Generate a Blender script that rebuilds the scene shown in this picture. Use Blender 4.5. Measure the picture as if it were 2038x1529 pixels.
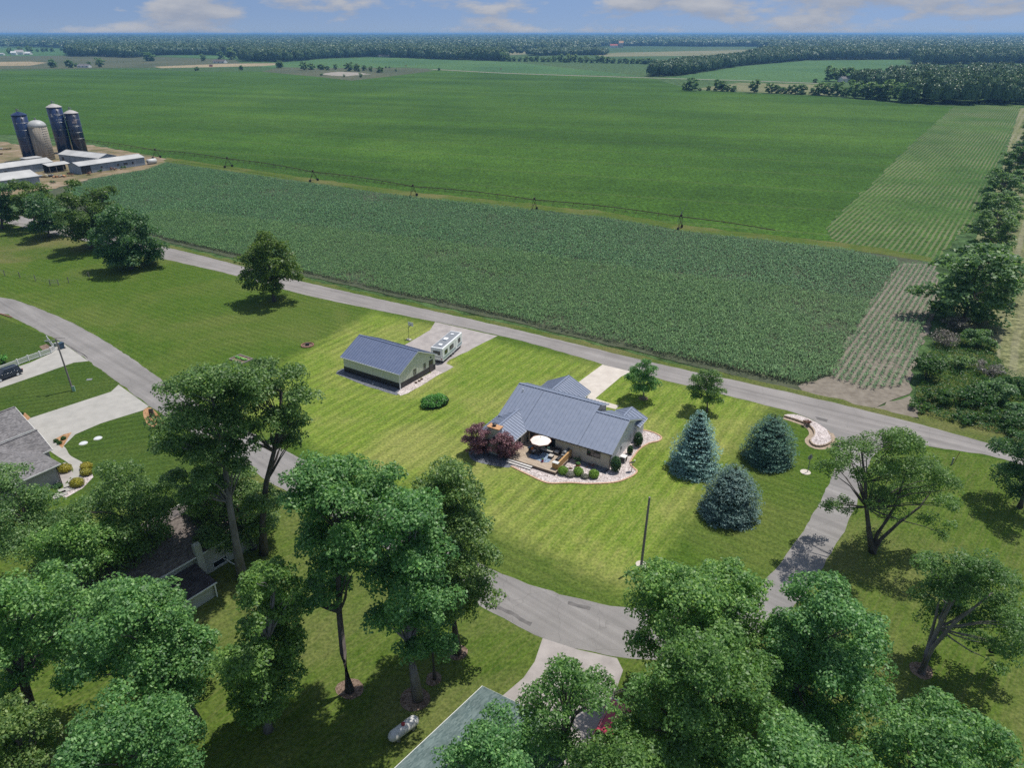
import bpy, bmesh, math, random
import numpy as np
from mathutils import Vector, Matrix, noise

for _o in list(bpy.data.objects):
    bpy.data.objects.remove(_o, do_unlink=True)
R = math.radians
scene = bpy.context.scene
col = scene.collection

# ------------------------------------------------------------------ camera
CAM_H = 55.0                      # drone height in metres
F_PX, HORIZON = 1413.0, 66.0      # focal length and horizon row, in pixels of the 2038 x 1529 photograph
TILT = math.atan((764.5 - HORIZON) / F_PX)
cam_data = bpy.data.cameras.new('camera')
cam_data.sensor_width = 36.0
cam_data.lens = F_PX / 2038.0 * 36.0
cam_data.clip_start = 0.5
cam_data.clip_end = 90000.0
cam = bpy.data.objects.new('camera', cam_data)
cam.location = (0, 0, CAM_H)
cam.rotation_euler = (math.pi / 2 - TILT, 0, 0)
col.objects.link(cam)
scene.camera = cam

# ------------------------------------------------------------------ sky
SUN_ELEV, SUN_AZ = R(69), R(36)   # azimuth counter-clockwise from +X
world = bpy.data.worlds.new('World')
scene.world = world
world.use_nodes = True
wn, wl = world.node_tree.nodes, world.node_tree.links
wn.clear()
w_out = wn.new('ShaderNodeOutputWorld')
w_bg = wn.new('ShaderNodeBackground')
w_bg.inputs['Strength'].default_value = 0.126
w_sky = wn.new('ShaderNodeTexSky')
w_sky.sky_type = 'NISHITA'
w_sky.sun_disc = False
w_sky.sun_elevation = SUN_ELEV
w_sky.sun_rotation = math.pi / 2 - SUN_AZ
w_sky.altitude = 300
w_sky.air_density = 1.0
w_sky.dust_density = 0.4
w_sky.ozone_density = 2.5
w_co = wn.new('ShaderNodeTexCoord')
w_sep = wn.new('ShaderNodeSeparateXYZ')
wl.new(w_co.outputs['Generated'], w_sep.inputs[0])
w_ab = wn.new('ShaderNodeMath'); w_ab.operation = 'ABSOLUTE'
wl.new(w_sep.outputs['Z'], w_ab.inputs[0])
w_lift = wn.new('ShaderNodeMath'); w_lift.operation = 'MULTIPLY_ADD'
w_lift.inputs[1].default_value = 0.78; w_lift.inputs[2].default_value = 0.40
wl.new(w_ab.outputs[0], w_lift.inputs[0])
w_vec = wn.new('ShaderNodeCombineXYZ')
wl.new(w_sep.outputs['X'], w_vec.inputs['X']); wl.new(w_sep.outputs['Y'], w_vec.inputs['Y'])
w_dn = wn.new('ShaderNodeMath'); w_dn.operation = 'MULTIPLY'; w_dn.inputs[1].default_value = -70.0
wl.new(w_ab.outputs[0], w_dn.inputs[0])
w_ex = wn.new('ShaderNodeMath'); w_ex.operation = 'EXPONENT'; wl.new(w_dn.outputs[0], w_ex.inputs[0])
w_hz = wn.new('ShaderNodeMath'); w_hz.operation = 'MULTIPLY_ADD'; w_hz.inputs[1].default_value = -0.17
wl.new(w_ex.outputs[0], w_hz.inputs[0]); wl.new(w_lift.outputs[0], w_hz.inputs[2])
wl.new(w_hz.outputs[0], w_vec.inputs['Z'])
w_nrm = wn.new('ShaderNodeVectorMath'); w_nrm.operation = 'NORMALIZE'
wl.new(w_vec.outputs[0], w_nrm.inputs[0])
wl.new(w_nrm.outputs[0], w_sky.inputs['Vector'])
# cumulus: two octaves of noise on the sky direction, flattened towards the horizon
def w_noise(scale3, nscale, detail, rough, loc):
    m = wn.new('ShaderNodeMapping'); m.inputs['Scale'].default_value = scale3
    m.inputs['Location'].default_value = loc
    wl.new(w_co.outputs['Generated'], m.inputs['Vector'])
    n = wn.new('ShaderNodeTexNoise'); n.inputs['Scale'].default_value = nscale
    n.inputs['Detail'].default_value = detail; n.inputs['Roughness'].default_value = rough
    wl.new(m.outputs[0], n.inputs['Vector'])
    return n
n_big = w_noise((1, 1, 3.4), 8.5, 12, 0.6, (3.1, 1.7, 0.15))
n_top = w_noise((1, 1, 3.4), 8.5, 6, 0.55, (3.1, 1.7, 0.15 + 0.030))      # the same clouds, looked up a little higher
n_wide = w_noise((1, 1, 1.0), 3.0, 3, 0.5, (0.4, 5.2, 0.0))
w_mul = wn.new('ShaderNodeMath'); w_mul.operation = 'MULTIPLY_ADD'
wl.new(n_wide.outputs['Fac'], w_mul.inputs[0]); w_mul.inputs[1].default_value = 0.40
wl.new(n_big.outputs['Fac'], w_mul.inputs[2])
w_ramp = wn.new('ShaderNodeValToRGB')
w_ramp.color_ramp.elements[0].position = 0.675; w_ramp.color_ramp.elements[0].color = (0, 0, 0, 1)
w_ramp.color_ramp.elements[1].position = 0.775; w_ramp.color_ramp.elements[1].color = (0.92, 0.92, 0.92, 1)
wl.new(w_mul.outputs[0], w_ramp.inputs['Fac'])
w_dif = wn.new('ShaderNodeMath'); w_dif.operation = 'SUBTRACT'
wl.new(n_big.outputs['Fac'], w_dif.inputs[0]); wl.new(n_top.outputs['Fac'], w_dif.inputs[1])
w_lit = wn.new('ShaderNodeMath'); w_lit.operation = 'MULTIPLY_ADD'; w_lit.inputs[1].default_value = 2.6; w_lit.inputs[2].default_value = 0.45
wl.new(w_dif.outputs[0], w_lit.inputs[0])
w_cr = wn.new('ShaderNodeValToRGB')
w_cr.color_ramp.elements[0].position = 0.2; w_cr.color_ramp.elements[0].color = (1.75, 1.95, 2.4, 1)
w_cr.color_ramp.elements[1].position = 0.85; w_cr.color_ramp.elements[1].color = (2.6, 2.66, 2.85, 1)
wl.new(w_lit.outputs[0], w_cr.inputs['Fac'])
w_mix = wn.new('ShaderNodeMixRGB')
wl.new(w_ramp.outputs['Color'], w_mix.inputs['Fac'])
w_grey = wn.new('ShaderNodeMixRGB'); w_grey.inputs['Fac'].default_value = 0.5
w_grey.inputs['Color2'].default_value = (0.82, 1.08, 1.50, 1)
wl.new(w_sky.outputs[0], w_grey.inputs['Color1'])
w_low = wn.new('ShaderNodeMath'); w_low.operation = 'MULTIPLY'; w_low.inputs[1].default_value = 0.55      # air thickening towards the horizon
wl.new(w_ex.outputs[0], w_low.inputs[0])
w_air = wn.new('ShaderNodeMixRGB'); w_air.inputs['Color2'].default_value = (1.75, 2.0, 2.35, 1)
wl.new(w_low.outputs[0], w_air.inputs['Fac']); wl.new(w_grey.outputs[0], w_air.inputs['Color1'])
wl.new(w_air.outputs[0], w_mix.inputs['Color1'])
wl.new(w_cr.outputs['Color'], w_mix.inputs['Color2'])
wl.new(w_mix.outputs[0], w_bg.inputs['Color'])
wl.new(w_bg.outputs[0], w_out.inputs['Surface'])

# ------------------------------------------------------------------ sun
sun_data = bpy.data.lights.new('sun', 'SUN')
sun_data.energy = 3.0
sun_data.angle = R(0.55)
sun_data.color = (1.0, 0.955, 0.88)
sun = bpy.data.objects.new('sun', sun_data)
sun_dir = Vector((math.cos(SUN_ELEV) * math.cos(SUN_AZ), math.cos(SUN_ELEV) * math.sin(SUN_AZ), math.sin(SUN_ELEV)))
sun.rotation_euler = sun_dir.to_track_quat('Z', 'Y').to_euler()
sun.location = (0, 0, 120)
col.objects.link(sun)

# ------------------------------------------------------------------ exposure
scene.view_settings.view_transform = 'Standard'
scene.view_settings.look = 'None'
scene.view_settings.exposure = 0.58
scene.view_settings.gamma = 1.0
scene.view_settings.use_curve_mapping = False
scene.render.engine = 'CYCLES'
scene.cycles.use_denoising = False
scene.cycles.max_bounces = 8
scene.cycles.diffuse_bounces = 4
scene.cycles.glossy_bounces = 2
scene.cycles.transmission_bounces = 4
scene.cycles.volume_bounces = 0
scene.cycles.transparent_max_bounces = 4

# ------------------------------------------------------------------ survey: photo pixel -> point in the place
_FW = np.array([0, math.cos(TILT), -math.sin(TILT)])
_UP = np.array([0, math.sin(TILT), math.cos(TILT)])
_RT = np.array([1.0, 0, 0])
def ray(u, v):
    return _FW * F_PX + _RT * (u - 1019) + _UP * (764.5 - v)
def G(u, v, z=0.0):
    d = ray(u, v); t = (CAM_H - z) / -d[2]
    return Vector((d[0] * t, d[1] * t, z))
def atY(u, v, Y):
    d = ray(u, v); t = Y / d[1]
    return Vector((d[0] * t, Y, CAM_H + d[2] * t))
def px_size(p):
    """metres per photo pixel at a point"""
    d = np.array([p[0], p[1], p[2] - CAM_H]) @ _FW
    return d / F_PX
def height_at(u, vb, vt):
    b = G(u, vb); lo, hi = 0.0, CAM_H
    for _ in range(40):
        m = (lo + hi) / 2
        d = np.array([b.x, b.y, m - CAM_H]); w = d @ _FW
        v = 764.5 - F_PX * (d @ _UP) / w
        lo, hi = (m, hi) if v > vt else (lo, m)
    return lo

# ------------------------------------------------------------------ scene helpers
def tag(o, label=None, cat=None, group=None, kind=None):
    if label: o['label'] = label
    if cat: o['category'] = cat
    if group: o['group'] = group
    if kind: o['kind'] = kind
    return o
def empty(name, loc=(0, 0, 0), rz=0.0, label=None, cat=None, group=None):
    o = bpy.data.objects.new(name, None)
    o.location = loc; o.rotation_euler = (0, 0, rz)
    o.empty_display_size = 0.5
    col.objects.link(o)
    return tag(o, label, cat, group)
def link(name, me, mat, parent=None):
    o = bpy.data.objects.new(name, me)
    if mat is not None and not me.materials:
        me.materials.append(mat)
    col.objects.link(o)
    if parent is not None:
        o.parent = parent
    return o
def copy_tree(o, parent=None):
    c = o.copy(); col.objects.link(c)
    c.parent = parent
    for ch in list(o.children):
        copy_tree(ch, c)
    return c
def np_mesh(name, verts, faces, smooth=False, attr=None):
    """verts (n,3), faces (m,k) with constant k"""
    me = bpy.data.meshes.new(name)
    verts = np.asarray(verts, np.float32); faces = np.asarray(faces, np.int32)
    n, (m, k) = len(verts), faces.shape
    me.vertices.add(n); me.vertices.foreach_set('co', verts.ravel())
    me.loops.add(m * k); me.loops.foreach_set('vertex_index', faces.ravel())
    me.polygons.add(m)
    me.polygons.foreach_set('loop_start', np.arange(0, m * k, k, dtype=np.int32))
    me.polygons.foreach_set('loop_total', np.full(m, k, np.int32))
    me.update(calc_edges=True)
    if smooth:
        me.polygons.foreach_set('use_smooth', np.ones(m, bool))
    return me

class MB:
    """collects simple shapes, builds them as one mesh object"""
    def __init__(s): s.v = []; s.f = []; s.sm = False
    def add(s, vs, fs):
        b = len(s.v); s.v += [tuple(x) for x in vs]; s.f += [tuple(b + i for i in f) for f in fs]; return s
    def box(s, x0, x1, y0, y1, z0, z1, M=None):
        vs = [Vector((x, y, z)) for z in (z0, z1) for x, y in ((x0, y0), (x1, y0), (x1, y1), (x0, y1))]
        if M is not None: vs = [M @ v for v in vs]
        return s.add(vs, [(0, 3, 2, 1), (4, 5, 6, 7), (0, 1, 5, 4), (1, 2, 6, 5), (2, 3, 7, 6), (3, 0, 4, 7)])
    def bar(s, a, b, w, h=None):
        a, b = Vector(a), Vector(b); h = h or w; d = b - a
        q = d.to_track_quat('X', 'Z').to_matrix().to_4x4()
        return s.box(0, d.length, -w / 2, w / 2, -h / 2, h / 2, Matrix.Translation(a) @ q)
    def prism(s, pts, z0, z1):
        n = len(pts)
        vs = [(p[0], p[1], z0) for p in pts] + [(p[0], p[1], z1) for p in pts]
        return s.add(vs, [tuple(range(n))[::-1], tuple(range(n, 2 * n))] + [(i, (i + 1) % n, n + (i + 1) % n, n + i) for i in range(n)])
    def xprism(s, pts, x0, x1):
        """profile in (y,z) swept along x"""
        n = len(pts)
        vs = [(x0, p[0], p[1]) for p in pts] + [(x1, p[0], p[1]) for p in pts]
        return s.add(vs, [tuple(range(n)), tuple(range(n, 2 * n))[::-1]] + [(i, n + i, n + (i + 1) % n, (i + 1) % n) for i in range(n)])
    def slab(s, a, b, c, d, t):
        """quad a b c d (any plane), thickened downwards by t along its normal"""
        a, b, c, d = map(Vector, (a, b, c, d)); n = (b - a).cross(d - a).normalized()
        if n.z < 0: n = -n
        vs = [a, b, c, d] + [p - n * t for p in (a, b, c, d)]
        return s.add(vs, [(0, 1, 2, 3), (7, 6, 5, 4), (0, 4, 5, 1), (1, 5, 6, 2), (2, 6, 7, 3), (3, 7, 4, 0)])
    def tube(s, pts, rads, n=8, cap=True):
        pts = [Vector(p) for p in pts]; b = len(s.v)
        if not hasattr(rads, '__len__'): rads = [rads] * len(pts)
        for i, p in enumerate(pts):
            d = (pts[min(i + 1, len(pts) - 1)] - pts[max(i - 1, 0)]).normalized()
            q = d.to_track_quat('Z', 'Y').to_matrix()
            for k in range(n):
                a = 2 * math.pi * k / n
                s.v.append(tuple(p + q @ Vector((math.cos(a) * rads[i], math.sin(a) * rads[i], 0))))
        for i in range(len(pts) - 1):
            for k in range(n):
                s.f.append((b + i * n + k, b + i * n + (k + 1) % n, b + (i + 1) * n + (k + 1) % n, b + (i + 1) * n + k))
        if cap:
            s.f.append(tuple(b + k for k in range(n))[::-1]); s.f.append(tuple(b + (len(pts) - 1) * n + k for k in range(n)))
        return s
    def lathe(s, prof, n=16, c=(0, 0)):
        return s.tube([(c[0], c[1], z) for r, z in prof], [max(r, 1e-3) for r, z in prof], n)
    def blob(s, c, r, seed=0, rough=0.15, sub=2):
        bm = bmesh.new(); bmesh.ops.create_icosphere(bm, subdivisions=sub, radius=1)
        for v in bm.verts:
            k = 1 + rough * noise.noise(v.co * 2.1 + Vector((seed * 3.7, seed, 0)))
            v.co = Vector((v.co.x * r[0] * k + c[0], v.co.y * r[1] * k + c[1], v.co.z * r[2] * k + c[2]))
        s.add([v.co for v in bm.verts], [[v.index for v in f.verts] for f in bm.faces]); bm.free(); return s
    def mesh(s, name, bevel=0.0):
        me = bpy.data.meshes.new(name); me.from_pydata(s.v, [], s.f); me.update()
        bm = bmesh.new(); bm.from_mesh(me)
        bmesh.ops.recalc_face_normals(bm, faces=bm.faces)
        if bevel:
            bmesh.ops.bevel(bm, geom=list(bm.edges), offset=bevel, segments=2, profile=0.6, affect='EDGES', clamp_overlap=True)
        bm.to_mesh(me); bm.free()
        if s.sm: me.polygons.foreach_set('use_smooth', [True] * len(me.polygons))
        return me
    def build(s, name, mat, parent=None, bevel=0.0):
        return link(name, s.mesh(name, bevel), mat, parent)
    def smooth(s): s.sm = True; return s

# ------------------------------------------------------------------ materials
class N:
    """tiny node-tree writer for one material"""
    def __init__(s, name):
        s.m = bpy.data.materials.new(name); s.m.use_nodes = True
        s.t = s.m.node_tree; s.n = s.t.nodes; s.l = s.t.links
        s.b = s.n['Principled BSDF']; s.out = s.n['Material Output']
        s._pos = None
    def pos(s):
        if s._pos is None: s._pos = s.n.new('ShaderNodeNewGeometry')
        return s._pos.outputs['Position']
    def obj(s): return s.n.new('ShaderNodeTexCoord').outputs['Object']
    def island(s):
        s.pos(); return s._pos.outputs['Random Per Island']
    def mapping(s, vec, scale=(1, 1, 1), rot=(0, 0, 0)):
        m = s.n.new('ShaderNodeMapping'); m.inputs['Scale'].default_value = scale; m.inputs['Rotation'].default_value = rot
        s.l.new(vec, m.inputs['Vector']); return m.outputs[0]
    def noise(s, vec, scale, detail=4, rough=0.55, dist=0.0):
        t = s.n.new('ShaderNodeTexNoise'); s.l.new(vec, t.inputs['Vector'])
        t.inputs['Scale'].default_value = scale; t.inputs['Detail'].default_value = detail
        t.inputs['Roughness'].default_value = rough; t.inputs['Distortion'].default_value = dist
        return t.outputs['Fac']
    def wave(s, vec, scale, dist=0.0, dscale=1.0, bands='X'):
        t = s.n.new('ShaderNodeTexWave'); s.l.new(vec, t.inputs['Vector']); t.bands_direction = bands
        t.inputs['Scale'].default_value = scale; t.inputs['Distortion'].default_value = dist
        t.inputs['Detail'].default_value = 2; t.inputs['Detail Scale'].default_value = dscale
        return t.outputs['Fac']
    def ramp(s, fac, stops):
        r = s.n.new('ShaderNodeValToRGB'); s.l.new(fac, r.inputs['Fac'])
        e = r.color_ramp.elements
        while len(e) < len(stops): e.new(0.5)
        for el, (p, c) in zip(e, stops):
            el.position = p; el.color = (*c, 1) if len(c) == 3 else c
        return r.outputs['Color']
    def mix(s, fac, a, b, mode='MIX'):
        x = s.n.new('ShaderNodeMixRGB'); x.blend_type = mode
        for i, val in (('Fac', fac), ('Color1', a), ('Color2', b)):
            if isinstance(val, (int, float)): x.inputs[i].default_value = val if i == 'Fac' else (val, val, val, 1)
            elif isinstance(val, tuple): x.inputs[i].default_value = (*val, 1)
            else: s.l.new(val, x.inputs[i])
        return x.outputs['Color']
    def math(s, op, a, b=0.0):
        x = s.n.new('ShaderNodeMath'); x.operation = op
        for i, val in ((0, a), (1, b)):
            if isinstance(val, (int, float)): x.inputs[i].default_value = val
            else: s.l.new(val, x.inputs[i])
        return x.outputs[0]
    def bump(s, h, strength=0.3, dist=0.05):
        b = s.n.new('ShaderNodeBump'); b.inputs['Strength'].default_value = strength; b.inputs['Distance'].default_value = dist
        s.l.new(h, b.inputs['Height']); s.l.new(b.outputs[0], s.b.inputs['Normal'])
    def set(s, color=None, rough=0.8, metal=0.0, spec=0.3):
        if color is not None:
            if isinstance(color, tuple): s.b.inputs['Base Color'].default_value = (*color, 1)
            else: s.l.new(color, s.b.inputs['Base Color'])
        s.b.inputs['Roughness'].default_value = rough; s.b.inputs['Metallic'].default_value = metal
        s.b.inputs['Specular IOR Level'].default_value = spec
        return s.m
def g_lin(*c):
    """sRGB 0-255 -> linear"""
    return tuple((x / 255 / 12.92) if x / 255 <= 0.04045 else ((x / 255 + 0.055) / 1.055) ** 2.4 for x in c)
def mottled(name, c0, c1, scale=3.0, rough=0.8, bump=0.0, metal=0.0, spec=0.3, detail=5, obj=True, stretch=(1, 1, 1)):
    n = N(name); v = n.obj() if obj else n.pos()
    if stretch != (1, 1, 1): v = n.mapping(v, stretch)
    f = n.noise(v, scale, detail, 0.6)
    c = n.ramp(f, [(0.3, c0), (0.7, c1)])
    if bump: n.bump(f, bump, 0.03)
    return n.set(c, rough, metal, spec)

def lawn_col(n, dark, light, dry, ang, width, amp, dry_amt=0.5):
    """mown grass: broad patches of drier grass, mower passes, tufts and fine blades"""
    p = n.pos()
    big = n.noise(p, 0.045, 6, 0.62, 0.4)
    mid = n.noise(p, 0.40, 5, 0.65)
    tuft = n.noise(p, 2.6, 5, 0.72)
    sp = n.mapping(p, (1, 1, 1), (0, 0, -ang))
    streak = n.noise(n.mapping(sp, (0.22, 2.4, 1)), 1.5, 5, 0.68)
    st = n.wave(sp, 0.31416 / width, 2.4, 0.45, 'Y')
    brk = n.noise(p, 0.10, 3, 0.6)
    c = n.ramp(mid, [(0.3, dark), (0.68, light)])
    c = n.mix(n.ramp(big, [(0.45, (0, 0, 0)), (0.64, (dry_amt,) * 3)]), c, dry)
    c = n.mix(n.ramp(streak, [(0.44, (0, 0, 0)), (0.66, (0.75 * dry_amt,) * 3)]), c, dry)
    c = n.mix(n.ramp(brk, [(0.34, (0.15,) * 3), (0.6, (1, 1, 1))]), c, n.mix(1.0, c, n.ramp(st, [(0.25, (1 - amp,) * 3), (0.75, (1 + 0.5 * amp, 1 + 0.45 * amp, 1 + 0.2 * amp))]), 'MULTIPLY'))
    c = n.mix(1.0, c, n.ramp(tuft, [(0.34, (0.55, 0.60, 0.52)), (0.5, (1.0,) * 3), (0.66, (1.48, 1.40, 1.34))]), 'MULTIPLY')
    n.bump(tuft, 0.8, 0.10)
    return c
def lawn_mat(name, *a):
    n = N(name)
    return n.set(lawn_col(n, *a), 0.95, 0, 0.05)

M = {}
LAWN = ((0.044, 0.092, 0.012), (0.070, 0.126, 0.018), (0.132, 0.150, 0.046), R(-34), 1.5, 0.12, 0.5)
M['lawn'] = lawn_mat('lawn_grass', *LAWN)
# house plot: own mower stripes, brightening painted into the turf, faded at the rim
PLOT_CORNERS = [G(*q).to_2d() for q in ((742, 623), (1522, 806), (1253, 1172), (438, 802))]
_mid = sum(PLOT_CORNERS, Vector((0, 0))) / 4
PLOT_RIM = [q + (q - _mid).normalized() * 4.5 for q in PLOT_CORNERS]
_n = N('brightened_house_grass'); _sep = _n.n.new('ShaderNodeSeparateXYZ'); _n.l.new(_n.pos(), _sep.inputs[0]); _d = None
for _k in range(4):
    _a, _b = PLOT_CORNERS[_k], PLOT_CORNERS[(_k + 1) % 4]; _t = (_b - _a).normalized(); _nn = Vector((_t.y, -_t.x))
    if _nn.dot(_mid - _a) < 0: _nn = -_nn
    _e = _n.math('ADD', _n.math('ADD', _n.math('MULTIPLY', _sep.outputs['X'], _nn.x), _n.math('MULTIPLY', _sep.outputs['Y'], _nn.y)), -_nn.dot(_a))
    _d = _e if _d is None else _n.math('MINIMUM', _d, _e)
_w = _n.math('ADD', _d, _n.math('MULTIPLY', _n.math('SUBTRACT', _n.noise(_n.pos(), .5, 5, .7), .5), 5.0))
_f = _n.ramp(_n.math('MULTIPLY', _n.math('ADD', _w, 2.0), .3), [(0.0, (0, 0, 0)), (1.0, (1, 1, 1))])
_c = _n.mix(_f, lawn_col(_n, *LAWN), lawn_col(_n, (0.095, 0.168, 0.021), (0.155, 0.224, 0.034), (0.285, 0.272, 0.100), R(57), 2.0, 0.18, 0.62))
M['brightened_plot_lawn'] = _n.set(_c, 0.95, 0, 0.05)
M['west_lawn'] = lawn_mat('green_lawn_grass', (0.036, 0.074, 0.014), (0.056, 0.100, 0.019), (0.10, 0.12, 0.036), R(20), 1.5, 0.14, 0.35)
M['shade_lawn'] = lawn_mat('rough_lawn_grass', (0.052, 0.097, 0.014), (0.084, 0.134, 0.022), (0.155, 0.156, 0.062), R(48), 1.9, 0.05, 0.6)

def asphalt(name, ang, c0, c1):
    n = N(name); p = n.pos()
    sp = n.mapping(p, (1, 1, 1), (0, 0, -ang))
    tr = n.noise(n.mapping(sp, (0.03, 0.9, 1)), 1.0, 5, 0.6)
    big = n.noise(p, 0.16, 6, 0.65)
    fine = n.noise(p, 14.0, 4, 0.7)
    c = n.ramp(big, [(0.3, c0), (0.7, c1)])
    c = n.mix(1.0, c, n.ramp(tr, [(0.3, (0.78,) * 3), (0.7, (1.16,) * 3)]), 'MULTIPLY')
    c = n.mix(1.0, c, n.ramp(fine, [(0.3, (0.8,) * 3), (0.7, (1.2,) * 3)]), 'MULTIPLY')
    vor = n.n.new('ShaderNodeTexVoronoi'); vor.feature = 'DISTANCE_TO_EDGE'
    vv = n.n.new('ShaderNodeVectorMath'); vv.operation = 'ADD'
    nz = n.n.new('ShaderNodeTexNoise'); nz.inputs['Scale'].default_value = 0.8; n.l.new(p, nz.inputs['Vector'])
    n.l.new(p, vv.inputs[0]); n.l.new(nz.outputs['Color'], vv.inputs[1])
    n.l.new(vv.outputs[0], vor.inputs['Vector']); vor.inputs['Scale'].default_value = 0.2
    c = n.mix(n.ramp(vor.outputs['Distance'], [(0.0, (0.28,) * 3), (0.008, (0, 0, 0))]), c, (0.05, 0.048, 0.046))
    n.bump(fine, 0.4, 0.02)
    return n.set(c, 0.93, 0, 0.2)
M['road'] = asphalt('county_road_asphalt', R(-32), (0.215, 0.20, 0.19), (0.28, 0.262, 0.25))
M['lane'] = asphalt('lane_asphalt', R(-40), (0.20, 0.19, 0.182), (0.262, 0.248, 0.238))
M['tar'] = mottled('patched_asphalt', (0.10, 0.095, 0.092), (0.17, 0.16, 0.155), 1.2, 0.92, 0.1, obj=False, detail=7)
M['concrete'] = mottled('concrete', (0.31, 0.30, 0.275), (0.40, 0.385, 0.355), 0.5, 0.9, 0.1, obj=False, detail=8)
M['pale_concrete'] = mottled('pale_concrete', (0.46, 0.41, 0.36), (0.58, 0.53, 0.47), 0.6, 0.9, 0.1, obj=False, detail=8)
M['old_concrete'] = mottled('weathered_concrete', (0.27, 0.245, 0.235), (0.40, 0.365, 0.345), 0.55, 0.92, 0.1, obj=False, detail=9)

def gravel(name, c0, c1, c2, scale):
    n = N(name); p = n.pos()
    v = n.n.new('ShaderNodeTexVoronoi'); n.l.new(p, v.inputs['Vector']); v.inputs['Scale'].default_value = scale
    hue = n.n.new('ShaderNodeSeparateColor'); n.l.new(v.outputs['Color'], hue.inputs[0])
    c = n.ramp(hue.outputs[0], [(0.0, c0), (0.5, c1), (1.0, c2)])
    c = n.mix(1.0, c, n.ramp(n.noise(p, 0.8, 4, 0.6), [(0.3, (0.82,) * 3), (0.7, (1.1,) * 3)]), 'MULTIPLY')
    n.bump(v.outputs['Distance'], 0.8, 0.05)
    return n.set(c, 0.9, 0, 0.2)
M['white_stone'] = gravel('white_landscape_stone', (0.26, 0.22, 0.21), (0.52, 0.45, 0.43), (0.66, 0.60, 0.58), 7)
M['dark_stone'] = gravel('slate_chip', (0.06, 0.065, 0.08), (0.14, 0.15, 0.175), (0.22, 0.23, 0.25), 8)
M['mulch'] = gravel('bark_mulch', (0.10, 0.065, 0.045), (0.19, 0.135, 0.10), (0.27, 0.20, 0.155), 7)
M['pine_straw'] = gravel('straw_mulch', (0.24, 0.12, 0.05), (0.36, 0.20, 0.10), (0.44, 0.28, 0.16), 5)
M['edging'] = mottled('edging_block', (0.42, 0.26, 0.16), (0.58, 0.40, 0.28), 3.0, 0.9, 0.2, obj=False)
_n = N('farmyard_dirt'); _f = _n.noise(_n.pos(), 0.09, 8, 0.62); _n.bump(_f, .3, .1); M['dirt'] = _n.set(_n.ramp(_f, [(0.3, (0.075, 0.085, 0.03)), (0.44, (0.15, 0.13, 0.06)), (0.56, (0.24, 0.18, 0.115)), (0.7, (0.33, 0.27, 0.2))]), .95)
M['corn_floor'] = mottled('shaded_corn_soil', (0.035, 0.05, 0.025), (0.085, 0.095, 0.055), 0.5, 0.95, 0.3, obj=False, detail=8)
M['soil'] = mottled('corn_soil', (0.135, 0.115, 0.09), (0.245, 0.215, 0.175), 0.7, 0.95, 0.3, obj=False, detail=8)

def crop_mat(name, c0, c1, c2, big, row_ang=None, row_sp=1.0, soil=None, soil_amt=0.6, grain=0.85, tram=None):
    n = N(name); p = n.pos()
    b = n.noise(n.mapping(p, (1, 0.7, 1)), big, 6, 0.55, 0.5)
    m = n.noise(p, 0.09, 5, 0.62)
    f = n.noise(p, grain, 5, 0.75)
    c = n.ramp(b, [(0.3, c0), (0.5, c1), (0.72, c2)])
    c = n.mix(1.0, c, n.ramp(m, [(0.3, (0.85,) * 3), (0.7, (1.14, 1.12, 1.1))]), 'MULTIPLY')
    c = n.mix(1.0, c, n.ramp(f, [(0.37, (0.40, 0.44, 0.38)), (0.5, (0.98,) * 3), (0.63, (1.65, 1.55, 1.6))]), 'MULTIPLY')
    if row_ang is not None:
        sp = n.mapping(p, (1, 1, 1), (0, 0, -row_ang))
        w = n.wave(sp, 0.31416 / row_sp, 1.2, 0.7, 'Y')
        patch = n.noise(p, 0.022, 5, 0.65)
        w2 = n.mix(1.0, n.ramp(w, [(0.45, (0, 0, 0)), (0.75, (soil_amt,) * 3)]),
                   n.ramp(patch, [(0.36, (0.1,) * 3), (0.62, (1,) * 3)]), 'MULTIPLY')
        c = n.mix(w2, c, soil)
    if tram is not None:
        sp = n.mapping(p, (1, 1, 1), (0, 0, -tram))
        tl_ = n.wave(sp, 0.31416 / 36.0, 0.25, 0.05, 'Y')
        c = n.mix(n.ramp(tl_, [(0.988, (0, 0, 0)), (0.997, (0.4,) * 3)]), c, (0.075, 0.11, 0.035))
        ban = n.noise(n.mapping(sp, (0.002, 0.02, 1)), 1.0, 5, 0.6)
        c = n.mix(1.0, c, n.ramp(ban, [(0.34, (0.78, 0.80, 0.78)), (0.66, (1.22, 1.16, 1.1))]), 'MULTIPLY')
    f2 = n.noise(p, grain * 0.33, 4, 0.7)
    c = n.mix(1.0, c, n.ramp(f2, [(0.3, (0.78,) * 3), (0.7, (1.2,) * 3)]), 'MULTIPLY')
    n.bump(f, 0.9, 0.25)
    return n.set(c, 0.9, 0, 0.12)
M['soy'] = crop_mat('soybean_field', (0.031, 0.083, 0.010), (0.042, 0.103, 0.012), (0.064, 0.134, 0.019), 0.007, tram=R(-20))
M['soy_rows'] = crop_mat('thin_soybean_rows', (0.036, 0.088, 0.017), (0.046, 0.105, 0.020), (0.066, 0.130, 0.028), 0.012, R(55), 1.52, (0.21, 0.195, 0.115), 0.60)
M['hay'] = crop_mat('mown_hay_field', (0.12, 0.14, 0.06), (0.15, 0.165, 0.075), (0.19, 0.19, 0.10), 0.02, R(55), 3.0, (0.26, 0.24, 0.17), 0.5)
M['far_green'] = crop_mat('far_bean_field', (0.05, 0.115, 0.04), (0.065, 0.14, 0.045), (0.085, 0.16, 0.052), 0.006, grain=0.35)
M['far_pale'] = crop_mat('far_wheat_field', (0.16, 0.17, 0.085), (0.20, 0.20, 0.11), (0.23, 0.215, 0.125), 0.006, grain=0.35)
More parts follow.
